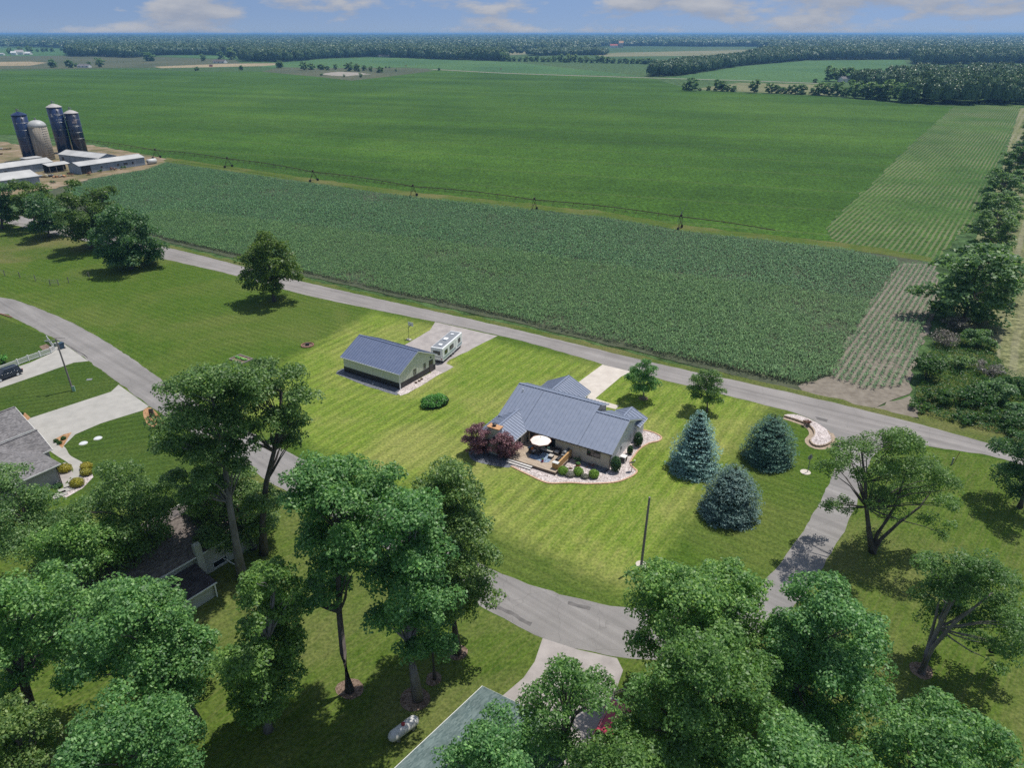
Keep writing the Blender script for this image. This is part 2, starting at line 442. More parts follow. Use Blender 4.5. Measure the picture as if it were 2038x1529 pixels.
M['far_tan'] = crop_mat('far_stubble_field', (0.24, 0.20, 0.12), (0.30, 0.25, 0.155), (0.33, 0.27, 0.17), 0.008, grain=0.35)
M['far_dull'] = crop_mat('far_dull_field', (0.065, 0.085, 0.045), (0.085, 0.10, 0.055), (0.11, 0.115, 0.065), 0.008, grain=0.35)
M['ground'] = crop_mat('farmland', (0.045, 0.09, 0.03), (0.06, 0.11, 0.036), (0.10, 0.13, 0.055), 0.0016, grain=0.2)
M['verge'] = lawn_mat('roadside_grass', (0.042, 0.085, 0.014), (0.075, 0.125, 0.02), (0.17, 0.15, 0.07), R(-32), 3.0, 0.05, 0.6)
M['gravel_road'] = mottled('gravel_road', (0.30, 0.27, 0.22), (0.40, 0.36, 0.30), 0.3, 0.95, obj=False)
M['sand'] = mottled('sand_pit', (0.22, 0.20, 0.165), (0.34, 0.305, 0.26), 0.08, 0.95, obj=False, detail=7)

def leaf_mat(name, c0, c1, c2, trans=0.5, rough=0.45):
    n = N(name)
    isl = n.island()
    patch = n.noise(n.pos(), 0.55, 3, 0.6)
    c = n.ramp(isl, [(0.0, c0), (0.55, c1), (1.0, c2)])
    c = n.mix(1.0, c, n.ramp(patch, [(0.3, (0.78, 0.8, 0.82)), (0.7, (1.2, 1.17, 1.05))]), 'MULTIPLY')
    oi = n.n.new('ShaderNodeObjectInfo')
    c = n.mix(1.0, c, n.ramp(oi.outputs['Random'], [(0.0, (0.86, 0.92, 0.9)), (0.35, (1.02, 1.0, 0.94)), (0.7, (0.92, 1.0, 1.08)), (1.0, (1.22, 1.1, 0.92))]), 'MULTIPLY')
    n.set(c, rough, 0, 0.45)
    tr = n.n.new('ShaderNodeBsdfTranslucent')
    tc = n.mix(1.0, c, (1.25, 1.25, 0.6), 'MULTIPLY'); n.l.new(tc, tr.inputs['Color'])
    ms = n.n.new('ShaderNodeMixShader'); ms.inputs[0].default_value = trans
    n.l.new(n.b.outputs[0], ms.inputs[1]); n.l.new(tr.outputs[0], ms.inputs[2])
    n.l.new(ms.outputs[0], n.out.inputs['Surface'])
    return n.m
M['oak'] = leaf_mat('oak_leaf', (0.0848, 0.1692, 0.0554), (0.1413, 0.251, 0.0834), (0.3551, 0.4874, 0.1837))
M['maple'] = leaf_mat('maple_leaf', (0.0805, 0.198, 0.072), (0.1342, 0.2941, 0.103), (0.3331, 0.5556, 0.2063))
M['bright'] = leaf_mat('ash_leaf', (0.0778, 0.1775, 0.0536), (0.1298, 0.2611, 0.0716), (0.2736, 0.4491, 0.1416))
M['elm'] = leaf_mat('elm_leaf', (0.0863, 0.1762, 0.0557), (0.1484, 0.2698, 0.0836), (0.2636, 0.4083, 0.1401))
M['olive'] = leaf_mat('willow_leaf', (0.0762, 0.1464, 0.0334), (0.1107, 0.198, 0.0455), (0.1522, 0.241, 0.0638))
M['dark'] = leaf_mat('dark_leaf', (0.0523, 0.131, 0.0558), (0.0918, 0.1965, 0.0786), (0.1572, 0.2784, 0.1179))
M['hedge'] = leaf_mat('hedgerow_leaf', (0.0931, 0.1893, 0.0844), (0.1524, 0.268, 0.114), (0.2823, 0.4169, 0.1846))
M['weed'] = leaf_mat('weed_leaf', (0.0392, 0.105, 0.028), (0.0672, 0.154, 0.0364), (0.105, 0.21, 0.0532))
M['dead'] = leaf_mat('dry_twig', (0.1, 0.09, 0.085), (0.15, 0.135, 0.125), (0.2, 0.18, 0.165), 0.1)
M['plum'] = leaf_mat('plum_leaf', (0.1056, 0.0476, 0.0686), (0.1847, 0.0792, 0.1108), (0.3431, 0.1795, 0.2163), 0.2)
M['spruce_blue'] = leaf_mat('blue_spruce_needle', (0.0907, 0.1915, 0.1714), (0.1714, 0.3125, 0.2923), (0.3024, 0.4838, 0.4536), 0.08, 0.6)
M['spruce_green'] = leaf_mat('green_spruce_needle', (0.0397, 0.1032, 0.0714), (0.0714, 0.1587, 0.1071), (0.1309, 0.238, 0.1626), 0.08, 0.6)
M['spruce_grey'] = leaf_mat('grey_spruce_needle', (0.0595, 0.119, 0.1091), (0.1091, 0.1885, 0.1785), (0.1984, 0.2975, 0.2876), 0.08, 0.6)
M['juniper'] = leaf_mat('juniper_leaf', (0.0432, 0.171, 0.0252), (0.081, 0.27, 0.036), (0.153, 0.414, 0.063), 0.15)
M['boxwood'] = leaf_mat('boxwood_leaf', (0.1155, 0.231, 0.0264), (0.1815, 0.33, 0.0363), (0.2805, 0.4455, 0.0577), 0.15)
M['gold'] = leaf_mat('golden_shrub_leaf', (0.169, 0.169, 0.0156), (0.26, 0.247, 0.0234), (0.39, 0.351, 0.039), 0.15)
M['sage'] = leaf_mat('sage_leaf', (0.17, 0.165, 0.13), (0.23, 0.225, 0.18), (0.3, 0.29, 0.25), 0.1)
M['arbor'] = leaf_mat('arborvitae_leaf', (0.018, 0.06, 0.018), (0.033, 0.093, 0.024), (0.06, 0.1425, 0.036), 0.1)
M['reed'] = leaf_mat('red_grass_leaf', (0.11, 0.045, 0.03), (0.17, 0.075, 0.045), (0.24, 0.13, 0.08), 0.1)
M['wood_far'] = leaf_mat('woodland_leaf', (0.0553, 0.1195, 0.0461), (0.0776, 0.151, 0.0533), (0.0996, 0.1737, 0.0594), 0.15)
M['corn'] = leaf_mat('corn_leaf', (0.0435, 0.116, 0.0435), (0.0667, 0.1595, 0.0609), (0.1786, 0.326, 0.1576), 0.25, 0.42)
M['bark'] = mottled('bark', (0.055, 0.047, 0.042), (0.14, 0.125, 0.115), 3.0, 0.95, 0.6, stretch=(1, 1, 0.25))
M['grey_bark'] = mottled('grey_bark', (0.13, 0.12, 0.115), (0.25, 0.235, 0.225), 2.5, 0.95, 0.6, stretch=(1, 1, 0.25))
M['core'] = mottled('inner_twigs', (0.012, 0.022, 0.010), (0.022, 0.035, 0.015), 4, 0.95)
# building materials
def ribbed(name, c0, c1, rough=0.42, metal=0.0, spec=0.5):
    n = N(name); f = n.noise(n.obj(), 1.3, 5, 0.6)
    n.set(n.ramp(f, [(0.3, c0), (0.7, c1)]), rough, metal, spec); return n.m
M['blue_roof'] = ribbed('blue_grey_steel_roof', (0.175, 0.207, 0.28), (0.215, 0.247, 0.325))
M['barn_roof'] = ribbed('slate_blue_steel_roof', (0.115, 0.145, 0.235), (0.148, 0.18, 0.275))
M['barn_wall'] = ribbed('cream_steel_siding', (0.55, 0.58, 0.47), (0.62, 0.64, 0.54), 0.5)
M['barn_dark'] = ribbed('black_steel_wainscot', (0.018, 0.017, 0.019), (0.03, 0.028, 0.03), 0.5)
M['white'] = ribbed('white_trim', (0.66, 0.66, 0.64), (0.74, 0.74, 0.72), 0.5)
M['house_wall'] = mottled('tan_brick', (0.46, 0.40, 0.33), (0.62, 0.55, 0.47), 9.0, 0.9, 0.3, detail=6)
M['gable_wall'] = mottled('pale_siding', (0.60, 0.60, 0.61), (0.68, 0.68, 0.69), 2.0, 0.8, 0.1)
M['brown_trim'] = ribbed('brown_trim', (0.045, 0.036, 0.03), (0.07, 0.058, 0.05), 0.5)
def glass(name, c):
    n = N(name); f = n.noise(n.obj(), 0.9, 4, 0.6)
    return n.set(n.ramp(f, [(0.35, c), (0.7, tuple(min(1, x * 2.4 + .01) for x in c))]), 0.08, 0.0, 0.9)
M['glass'] = glass('window_glass', (0.010, 0.012, 0.016))
M['cedar'] = mottled('cedar_boards', (0.36, 0.20, 0.07), (0.52, 0.32, 0.14), 2.5, 0.7, 0.1, stretch=(0.3, 3, 3))
M['deck'] = mottled('weathered_deck_board', (0.30, 0.235, 0.17), (0.50, 0.41, 0.32), 1.6, 0.85, 0.1, stretch=(0.4, 2.5, 1))
M['deck_grey'] = mottled('greyed_step_board', (0.48, 0.46, 0.44), (0.60, 0.58, 0.56), 2.0, 0.85, 0.1, stretch=(0.4, 2.5, 1))
M['deck_dark'] = mottled('deck_skirt', (0.10, 0.075, 0.055), (0.17, 0.13, 0.10), 2.0, 0.85)
M['chimney'] = mottled('pale_chimney_brick', (0.40, 0.39, 0.385), (0.52, 0.51, 0.50), 5.0, 0.9, 0.3)
M['copper'] = mottled('rust_chimney_cap', (0.40, 0.20, 0.09), (0.58, 0.34, 0.18), 5.0, 0.7)
M['black'] = ribbed('black_metal', (0.012, 0.012, 0.013), (0.025, 0.025, 0.027), 0.45)
M['grey_metal'] = ribbed('grey_metal', (0.20, 0.21, 0.22), (0.28, 0.29, 0.30), 0.4, 0.3)
M['tank'] = mottled('propane_tank_paint', (0.52, 0.51, 0.49), (0.64, 0.63, 0.61), 1.6, 0.55)
M['red'] = ribbed('red_paint', (0.42, 0.025, 0.06), (0.50, 0.035, 0.08), 0.3, 0.0, 0.6)
def shingles(name, c0, c1):
    n = N(name); o = n.obj()
    v = n.n.new('ShaderNodeTexVoronoi'); n.l.new(n.mapping(o, (3.2, 7.0, 7.0)), v.inputs['Vector']); v.inputs['Scale'].default_value = 1.0
    h = n.n.new('ShaderNodeSeparateColor'); n.l.new(v.outputs['Color'], h.inputs[0])
    c = n.ramp(h.outputs[0], [(0.0, c0), (1.0, c1)])
    c = n.mix(1.0, c, n.ramp(n.noise(o, 0.7, 5, 0.6), [(0.3, (0.85,) * 3), (0.7, (1.12,) * 3)]), 'MULTIPLY')
    n.bump(h.outputs[0], 0.4, 0.02)
    return n.set(c, 0.92, 0, 0.2)
M['shingle_grey'] = shingles('grey_shingles', (0.12, 0.115, 0.118), (0.23, 0.22, 0.222))
M['shingle_brown'] = shingles('brown_shingles', (0.085, 0.072, 0.068), (0.19, 0.165, 0.15))
M['shingle_dark'] = shingles('dark_shingles', (0.035, 0.030, 0.032), (0.085, 0.075, 0.075))
M['shingle_teal'] = shingles('teal_shingles', (0.085, 0.125, 0.125), (0.165, 0.215, 0.21))
M['siding_grey'] = mottled('grey_siding', (0.30, 0.285, 0.275), (0.37, 0.355, 0.345), 1.5, 0.8)
M['siding_cream'] = mottled('cream_siding', (0.40, 0.41, 0.36), (0.48, 0.485, 0.43), 1.5, 0.8)
M['shed_roof'] = mottled('weathered_tin_roof', (0.37, 0.37, 0.36), (0.50, 0.495, 0.48), 0.18, 0.55, detail=8)
M['shed_wall'] = mottled('weathered_tin_wall', (0.20, 0.24, 0.28), (0.32, 0.36, 0.41), 0.3, 0.6, stretch=(3, 3, 0.5))
M['silo_blue'] = mottled('blue_glass_silo', (0.006, 0.016, 0.060), (0.012, 0.034, 0.105), 0.35, 0.25, spec=0.7)
M['silo_navy'] = mottled('navy_glass_silo', (0.005, 0.010, 0.030), (0.010, 0.020, 0.055), 0.35, 0.25, spec=0.7)
M['silo_stave'] = mottled('concrete_stave', (0.20, 0.175, 0.14), (0.40, 0.36, 0.30), 0.55, 0.9, 0.2, detail=8, stretch=(4, 4, 0.5))
M['silo_cap'] = ribbed('galvanised_cap', (0.36, 0.34, 0.32), (0.46, 0.43, 0.41), 0.5)
M['silo_dome'] = ribbed('galvanised_dome', (0.36, 0.37, 0.36), (0.46, 0.46, 0.45), 0.5)
M['rust'] = mottled('rusty_pipe', (0.050, 0.030, 0.022), (0.10, 0.060, 0.044), 0.8, 0.8)
M['tyre'] = mottled('tyre_rubber', (0.012, 0.012, 0.012), (0.025, 0.024, 0.023), 5, 0.9)
M['pole_wood'] = mottled('pole_wood', (0.17, 0.15, 0.135), (0.29, 0.265, 0.245), 3, 0.95, 0.2, stretch=(1, 1, 0.1))
M['rv_white'] = ribbed('camper_white', (0.78, 0.79, 0.80), (0.83, 0.84, 0.85), 0.35)
M['rv_grey'] = ribbed('camper_grey_roof', (0.17, 0.185, 0.205), (0.24, 0.255, 0.275), 0.6)
M['rv_teal'] = ribbed('camper_teal_stripe', (0.28, 0.36, 0.38), (0.36, 0.44, 0.46), 0.4)
M['car_blue'] = ribbed('dark_blue_paint', (0.012, 0.022, 0.036), (0.016, 0.028, 0.046), 0.22, 0.2, 0.6)
M['bin_blue'] = ribbed('blue_bin_plastic', (0.022, 0.055, 0.095), (0.03, 0.068, 0.115), 0.5)
M['canvas'] = mottled('cream_canvas', (0.74, 0.70, 0.63), (0.82, 0.78, 0.72), 2, 0.9)
M['canvas_edge'] = mottled('terracotta_trim', (0.36, 0.17, 0.11), (0.44, 0.22, 0.15), 4, 0.9)
M['cushion'] = mottled('beige_cushion', (0.40, 0.37, 0.33), (0.50, 0.47, 0.43), 4, 0.95)
M['wicker'] = mottled('dark_wicker', (0.035, 0.030, 0.030), (0.08, 0.07, 0.068), 14, 0.8, 0.4)
M['rug'] = mottled('blue_rug', (0.03, 0.07, 0.16), (0.38, 0.46, 0.54), 4.5, 0.95, detail=2)
M['orange'] = mottled('orange_throw', (0.62, 0.17, 0.03), (0.74, 0.26, 0.06), 5, 0.95)
M['mint'] = mottled('mint_pillow', (0.22, 0.42, 0.30), (0.32, 0.52, 0.40), 5, 0.95)
M['blue_cloth'] = mottled('dusty_blue_cloth', (0.11, 0.17, 0.22), (0.16, 0.23, 0.29), 5, 0.95)
M['terracotta'] = mottled('terracotta_pot', (0.20, 0.07, 0.045), (0.28, 0.11, 0.075), 5, 0.8)
M['pink'] = mottled('magenta_pot', (0.34, 0.06, 0.15), (0.42, 0.09, 0.2), 5, 0.8)
M['brick'] = mottled('red_brick', (0.18, 0.085, 0.06), (0.30, 0.16, 0.125), 4, 0.9, 0.2, obj=False)
M['block'] = mottled('tan_wall_block', (0.26, 0.20, 0.145), (0.40, 0.32, 0.24), 3, 0.9, 0.2, obj=False)
M['flag_red'] = mottled('flag_red', (0.40, 0.13, 0.10), (0.48, 0.18, 0.14), 3, 0.8)
M['flag_white'] = mottled('faded_white', (0.52, 0.52, 0.54), (0.62, 0.62, 0.64), 3, 0.8)
M['flag_blue'] = mottled('flag_blue', (0.10, 0.10, 0.18), (0.15, 0.15, 0.24), 3, 0.8)
M['poly_white'] = ribbed('white_poly', (0.52, 0.52, 0.50), (0.60, 0.60, 0.58), 0.5)
M['sign_back'] = ribbed('sign_back_aluminium', (0.24, 0.25, 0.24), (0.32, 0.33, 0.32), 0.45, 0.4)
M['barn_red'] = mottled('faded_red', (0.36, 0.09, 0.06), (0.44, 0.14, 0.10), 1, 0.85)
M['tail_red'] = ribbed('tail_lamp_red', (0.30, 0.02, 0.02), (0.36, 0.03, 0.03), 0.3)
M['lamp_glass'] = ribbed('lamp_glass', (0.55, 0.57, 0.58), (0.65, 0.67, 0.68), 0.2)

# ================================================================== GROUND, FIELDS, ROADS
def spline(pts, closed=True, step=2.0):
    """Catmull-Rom through 2-D world points"""
    P = [Vector((p[0], p[1])) for p in pts]; n = len(P); out = []
    rng = range(n) if closed else range(n - 1)
    for i in rng:
        if closed: a, b, c, d = P[i - 1], P[i], P[(i + 1) % n], P[(i + 2) % n]
        else: a, b, c, d = P[max(i - 1, 0)], P[i], P[i + 1], P[min(i + 2, n - 1)]
        k = max(1, min(60, int((c - b).length / step)))
        for j in range(k):
            t = j / k
            out.append(0.5 * ((2 * b) + (c - a) * t + (2 * a - 5 * b + 4 * c - d) * t * t + (3 * b - a - 3 * c + d) * t ** 3))
    if not closed: out.append(P[-1])
    return out
def densify(pts, step):
    out = []; n = len(pts)
    for i in range(n):
        a, b = Vector(pts[i][:2]), Vector(pts[(i + 1) % n][:2]); k = max(1, min(200, int((b - a).length / step)))
        out += [a.lerp(b, j / k) for j in range(k)]
    return out
def W(px):
    return [G(*p).to_2d() if len(p) == 2 else Vector(p[:2]) for p in px]
def sheet(name, px, z, mat, smooth=False, jit=0.0, step=2.0, kind='structure', parent=None, world_pts=None):
    pts = world_pts if world_pts is not None else W(px)
    pts = spline(pts, True, step) if smooth else (densify(pts, step) if jit else pts)
    if jit:
        pts = [p + Vector((noise.noise(Vector((p.x * .45, p.y * .45, 3.1))), noise.noise(Vector((p.x * .45, p.y * .45, 9.7))))) * jit * 2 +
               Vector((noise.noise(Vector((p.x * 2.3, p.y * 2.3, 5.1))), noise.noise(Vector((p.x * 2.3, p.y * 2.3, 1.7))))) * jit for p in pts]
    me = bpy.data.meshes.new(name)
    me.from_pydata([(p.x, p.y, z) for p in pts], [], [tuple(range(len(pts)))])
    if me.polygons and me.polygons[0].normal.z < 0: me.flip_normals()
    me.update()
    o = link(name, me, mat, parent)
    if parent is None and kind: o['kind'] = kind
    return o
def offset_line(pts, d):
    out = []
    for i, p in enumerate(pts):
        t = (pts[min(i + 1, len(pts) - 1)] - pts[max(i - 1, 0)]).normalized()
        out.append(p + Vector((-t.y, t.x)) * d)
    return out
def ribbon(name, px, width, z, mat, jit=0.0, step=3.0, parent=None, world_pts=None):
    c = spline(world_pts if world_pts is not None else W(px), False, step)
    return sheet(name, None, z, mat, jit=jit, step=0.8, parent=parent, world_pts=offset_line(c, width / 2) + offset_line(c, -width / 2)[::-1])

# the land itself, out to the horizon
_m = MB(); _n = 96; _rr = [0, 300, 900, 3000, 9000, 26000]
_vs = [(0, 0, -0.12)] + [(r * math.cos(2 * math.pi * k / _n), r * math.sin(2 * math.pi * k / _n), -0.12) for r in _rr[1:] for k in range(_n)]
_fs = [(0, 1 + k, 1 + (k + 1) % _n) for k in range(_n)]
for q in range(len(_rr) - 2):
    _fs += [(1 + q * _n + k, 1 + (q + 1) * _n + k, 1 + (q + 1) * _n + (k + 1) % _n, 1 + q * _n + (k + 1) % _n) for k in range(_n)]
_me = bpy.data.meshes.new('ground'); _me.from_pydata(_vs, [], _fs); _me.update()
link('ground', _me, M['ground'])['kind'] = 'structure'

# far fields
sheet('far_field_bean', [(470, 128), (560, 124), (640, 117), (760, 113), (900, 118), (1020, 123), (1290, 152), (1000, 144.5), (880, 137), (800, 133), (600, 138)], -0.06, M['far_green'])
sheet('far_field_beyond_hedge', [(1300, 155.5), (1350, 152), (1480, 131), (1600, 121), (1800, 118), (1815, 150), (1640, 164), (1480, 160)], -0.06, M['far_green'])
sheet('far_field_west', [(-400, 96), (0, 94), (135, 93), (140, 110), (-50, 113), (-400, 116)], -0.06, M['far_green'])
sheet('far_field_pale', [(1180, 109), (1230, 104), (1520, 98), (1500, 106), (1400, 110), (1200, 112)], -0.06, M['far_pale'])
sheet('far_field_by_woods', [(860, 104), (1100, 97), (1110, 104), (1000, 110)], -0.06, M['far_pale'])
sheet('far_field_dull', [(-400, 114), (150, 110), (320, 113), (470, 119), (480, 127), (300, 134), (0, 137), (-400, 139)], -0.05, M['far_dull'])
sheet('far_field_stubble', [(305, 132), (440, 126.5), (545, 125), (560, 128), (520, 131), (400, 133.5), (320, 135)], -0.04, M['far_tan'])
sheet('far_field_gold', [(-300, 125), (60, 122), (95, 124), (60, 130), (-300, 133)], -0.04, M['far_tan'])
sheet('far_field_green_strip', [(325, 111), (420, 104), (500, 108), (478, 118)], -0.04, M['far_green'])
sheet('meadow_by_drive', [(1380, 177), (1470, 164), (1640, 168), (1680, 190), (1500, 183)], -0.05, M['hay'])
# big bean field, thin rows and corn ground
FIELD_BACK = [(0, 141), (250, 137), (400, 142), (560, 141), (640, 152), (700, 159), (770, 151), (830, 142.5), (880, 139), (1000, 146), (1300, 156), (1380, 179), (1480, 184), (1640, 191), (1815, 208), (1902, 212)]
EDGE = [(330, 322), (620, 364), (820, 392), (1010, 412), (1200, 432), (1360, 460), (1540, 480), (1680, 497), (1760, 507)]
sheet('bean_field', [(-600, 262), (-600, 142)] + FIELD_BACK + [(1810, 292), (1720, 380), (1640, 456), (1700, 482)] + EDGE[::-1] + [(200, 286), (60, 268)], -0.03, M['soy'], jit=0.8, step=6)
sheet('bean_field_thin_rows', [(1680, 497), (1760, 507), (1862, 524), (1945, 432), (1985, 330), (2032, 209), (1900, 210), (1810, 290), (1720, 380), (1640, 455)], -0.026, M['soy_rows'], jit=0.9, step=5)
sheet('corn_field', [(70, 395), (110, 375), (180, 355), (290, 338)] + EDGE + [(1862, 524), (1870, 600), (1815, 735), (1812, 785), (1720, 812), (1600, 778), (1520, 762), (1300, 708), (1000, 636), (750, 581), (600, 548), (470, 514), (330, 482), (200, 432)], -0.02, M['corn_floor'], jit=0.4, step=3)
sheet('corn_field_thin_rows', [(1795, 524), (1862, 525), (1870, 600), (1815, 735), (1812, 785), (1720, 812), (1600, 778), (1590, 768), (1650, 745), (1735, 598)], -0.014, M['soil'], jit=0.5, step=2)
sheet('field_track', EDGE + [(1862, 523), (1862, 515)] + [(u, v - 9 - (u - 300) * .003) for u, v in EDGE[::-1]], -0.012, M['weed_ground'] if 'weed_ground' in M else M['verge'], jit=1.0, step=4)
sheet('field_beyond_hedge', [(2030, 215), (2160, 205), (2900, 420), (2700, 950), (2040, 830), (1960, 750), (1900, 660), (1900, 560), (1960, 440)], -0.022, M['hay'], jit=0.5, step=4)
sheet('farmyard', [(-420, 330), (-260, 280), (0, 281), (60, 292), (165, 286), (250, 300), (335, 316), (330, 326), (290, 338), (180, 355), (110, 375), (0, 392), (-260, 420)], -0.016, M['dirt'], jit=1.0, step=3)

# lawns
sheet('lawn', None, 0.0, M['lawn'], world_pts=[Vector(p) for p in ((-360, 360), (-240, 282), (-100, 195), (-52, 164.5), (0, 134), (45, 106.5), (73, 87), (110, 40), (130, -40), (-150, -40), (-330, 120))])
sheet('house_lawn', None, 0.005, M['brightened_plot_lawn'], world_pts=PLOT_RIM)
sheet('lawn_under_trees', [(-200, 1010), (300, 1010), (420, 905), (545, 962), (680, 1042), (800, 1112), (970, 1216), (1082, 1272), (1150, 1295), (1400, 1312), (1560, 1232), (1660, 1100), (1732, 912), (1800, 885), (2010, 920), (2400, 1100), (2400, 2200), (-200, 2200)], 0.004, M['shade_lawn'], jit=0.3, step=2)
sheet('front_lawn_with_pole', [(176, 719), (237, 763), (221, 780), (62, 833), (-150, 880), (-150, 825), (0, 774), (147, 722)], 0.006, M['west_lawn'], jit=0.1, step=1.5)
sheet('front_lawn_with_covers', [(296, 809), (345, 845), (450, 912), (440, 1010), (200, 1010), (140, 952), (165, 922), (140, 908), (127, 888), (150, 865), (201, 843), (285, 817)], 0.006, M['west_lawn'], jit=0.1, step=1.5)
sheet('front_lawn_striped', [(0, 632), (92, 668), (112, 680), (105, 702), (0, 741), (-150, 780), (-150, 610)], 0.006, M['west_lawn'], jit=0.1, step=1.5)

# county road with its grass verge
ROAD_FAR = [Vector(p) for p in ((-300, 323), (-190, 254))] + W([(330, 492), (600, 560), (1000, 650), (1300, 722), (1530, 772), (1700, 812), (1850, 850), (2000, 893), (2200, 960)])
ROAD_NEAR = [Vector(p) for p in ((-304, 316), (-194, 247))] + W([(330, 516), (470, 549), (620, 590), (985, 666), (1240, 736), (1525, 807), (1600, 829), (1700, 868), (1790, 878), (1880, 894), (2000, 915), (2200, 990)])
_c = spline(ROAD_FAR, False, 3)
sheet('road_verge', None, 0.008, M['verge'], jit=0.5, step=1.5, world_pts=offset_line(_c, 1.9) + offset_line(_c, -1.0)[::-1])
sheet('county_road', None, 0.016, M['road'], jit=0.10, step=0.8, world_pts=spline(ROAD_FAR, False, 2) + spline(ROAD_NEAR, False, 2)[::-1])
sheet('road_shoulder_dirt', [(1530, 764), (1600, 778), (1720, 812), (1812, 790), (1830, 830), (1760, 825), (1640, 797)], -0.008, M['soil'], jit=0.5, step=1.5)
# lane looping round the plot
LANE_IN = [(-160, 566), (0, 591), (57, 607), (144, 643), (230, 692), (325, 758), (400, 806), (500, 862), (564, 896), (607, 916), (700, 968), (800, 1024), (900, 1085), (1000, 1142), (1100, 1178), (1180, 1200), (1250, 1209), (1330, 1212), (1420, 1200), (1490, 1175), (1535, 1142), (1565, 1105), (1603, 1050), (1640, 985), (1660, 930), (1662, 885), (1640, 852), (1600, 827)]
LANE_OUT = [(-160, 606), (0, 624), (20, 629), (92, 666), (124, 681), (175, 717), (236, 762), (298, 808), (350, 842), (450, 908), (535, 958), (574, 979), (680, 1040), (800, 1110), (900, 1172), (985, 1222), (1080, 1270), (1150, 1292), (1225, 1308), (1320, 1315), (1420, 1300), (1510, 1265), (1570, 1220), (1620, 1158), (1655, 1100), (1682, 1050), (1706, 1000), (1722, 950), (1735, 912), (1775, 876)]
sheet('lane', None, 0.012, M['lane'], jit=0.12, step=0.8, world_pts=spline(W(LANE_IN), False, 1.5) + spline(W(LANE_OUT), False, 1.5)[::-1])
# drives and walks
sheet('driveway_by_fence', [(112, 679), (125, 683), (176, 719), (147, 722), (70, 749), (0, 773), (-150, 825), (-150, 790), (0, 742), (60, 722), (105, 702)], 0.02, M['concrete'])
sheet('driveway_wide', [(236, 766), (296, 809), (285, 817), (201, 843), (150, 865), (127, 888), (100, 884), (40, 868), (50, 838), (62, 832), (221, 780)], 0.02, M['concrete'])
sheet('front_walk', [(98, 880), (127, 889), (140, 907), (164, 921), (172, 935), (163, 952), (141, 952), (146, 935), (134, 921), (112, 907), (95, 893)], 0.024, M['concrete'], smooth=True, step=0.4)
sheet('drive_below_lane', [(1080, 1271), (1150, 1294), (1228, 1311), (1240, 1335), (1210, 1420), (1330, 1529), (1040, 1529), (1000, 1386), (1042, 1350), (1064, 1318)], 0.02, M['old_concrete'])
sheet('house_driveway', [(1150, 762), (1199, 726), (1256, 740), (1236, 750), (1183, 795), (1160, 792)], 0.02, M['pale_concrete'])
sheet('entry_walk', [(1170, 792), (1184, 793), (1205, 800), (1232, 808), (1225, 815), (1190, 806), (1165, 797)], 0.024, M['pale_concrete'])
sheet('barn_driveway', [(866, 641), (990, 669), (962, 683), (930, 700), (895, 716), (888, 724), (903, 731), (868, 749), (850, 735), (800, 690), (855, 658)], 0.02, M['old_concrete'], jit=0.06, step=0.7)
sheet('slate_bed', [(668, 744), (672, 738), (687, 732), (800, 770), (797, 784), (788, 787), (730, 769)], 0.022, M['dark_stone'], jit=0.05, step=0.6)
sheet('barn_path', [(797, 788), (790, 782), (800, 772), (866, 738), (880, 742), (845, 764), (812, 783)], 0.026, M['white_stone'], jit=0.05, step=0.6)
BED = [(1017, 929), (1035, 938), (1054, 947), (1075, 957), (1096, 963), (1135, 962), (1174, 964), (1223, 961), (1246, 954), (1262, 946), (1268, 938), (1260, 931), (1254, 922), (1262, 908), (1274, 894), (1292, 883), (1310, 879), (1317, 872), (1308, 865), (1292, 859), (1272, 856)]
bed_line = spline(W(BED), False, 0.5)
bed = sheet('stone_bed', None, 0.022, M['white_stone'], world_pts=bed_line + W([(1240, 862), (1150, 880), (1060, 890), (1000, 905)]))
_m = MB(); _k = 0
for a, b in zip(bed_line[:-1], bed_line[1:]):      # a row of small edging blocks
    _q = (b - a).normalized(); _w = 0.09
    _m.bar((a.x, a.y, 0.06), (b.x - _q.x * .03, b.y - _q.y * .03, 0.06), 0.24, 0.12)
_m.build('edging_blocks', M['edging'], bed)['kind'] = 'stuff'
sheet('rock_bed', [(938, 893), (933, 905), (942, 917), (965, 924), (992, 929), (1018, 929), (1020, 900), (985, 885), (955, 885)], 0.024, M['dark_stone'], smooth=True, step=0.4)
sheet('slate_strip', [(1137, 907), (1150, 900), (1212, 933), (1206, 946), (1180, 935), (1150, 922)], 0.028, M['dark_stone'], jit=0.05, step=0.6)
for nm, c, rp in (('mulch_ring_pole', (1276, 1124), (11, 8)), ('mulch_ring_sign', (1603, 940), (10, 6)), ):
    p = G(*c); q = px_size(p)
    sheet(nm, None, 0.024, M['pale_concrete'], world_pts=[Vector((p.x + rp[0] * q * math.cos(a), p.y + rp[0] * q * math.sin(a))) for a in [2 * math.pi * k / 20 for k in range(20)]])
def mulch_ring(c, r, mat='mulch'):
    p = G(*c); q = px_size(p) * r
    return sheet('mulch_ring', None, 0.018, M[mat], jit=0.12, step=0.4, world_pts=[Vector((p.x + q * math.cos(a), p.y + q * math.sin(a))) for a in [2 * math.pi * k / 18 for k in range(18)]])
for c, r in (((697, 1372), 26), ((826, 1392), 30), ((910, 1300), 20), ((864, 1352), 16), ((1281, 794), 9), ((1835, 1335), 22), ((1527, 912), 36)):
    mulch_ring(c, r)
sheet('mulch_bed_corner', [(285, 818), (300, 812), (318, 830), (325, 845), (305, 850), (290, 840)], 0.026, M['pine_straw'], smooth=True, step=0.3)
sheet('mulch_bed_garage', [(106, 876), (127, 865), (143, 861), (135, 873), (124, 893)], 0.027, M['pine_straw'])
sheet('mulch_bed_wall', [(36, 828), (50, 822), (61, 832), (50, 842)], 0.027, M['pine_straw'])
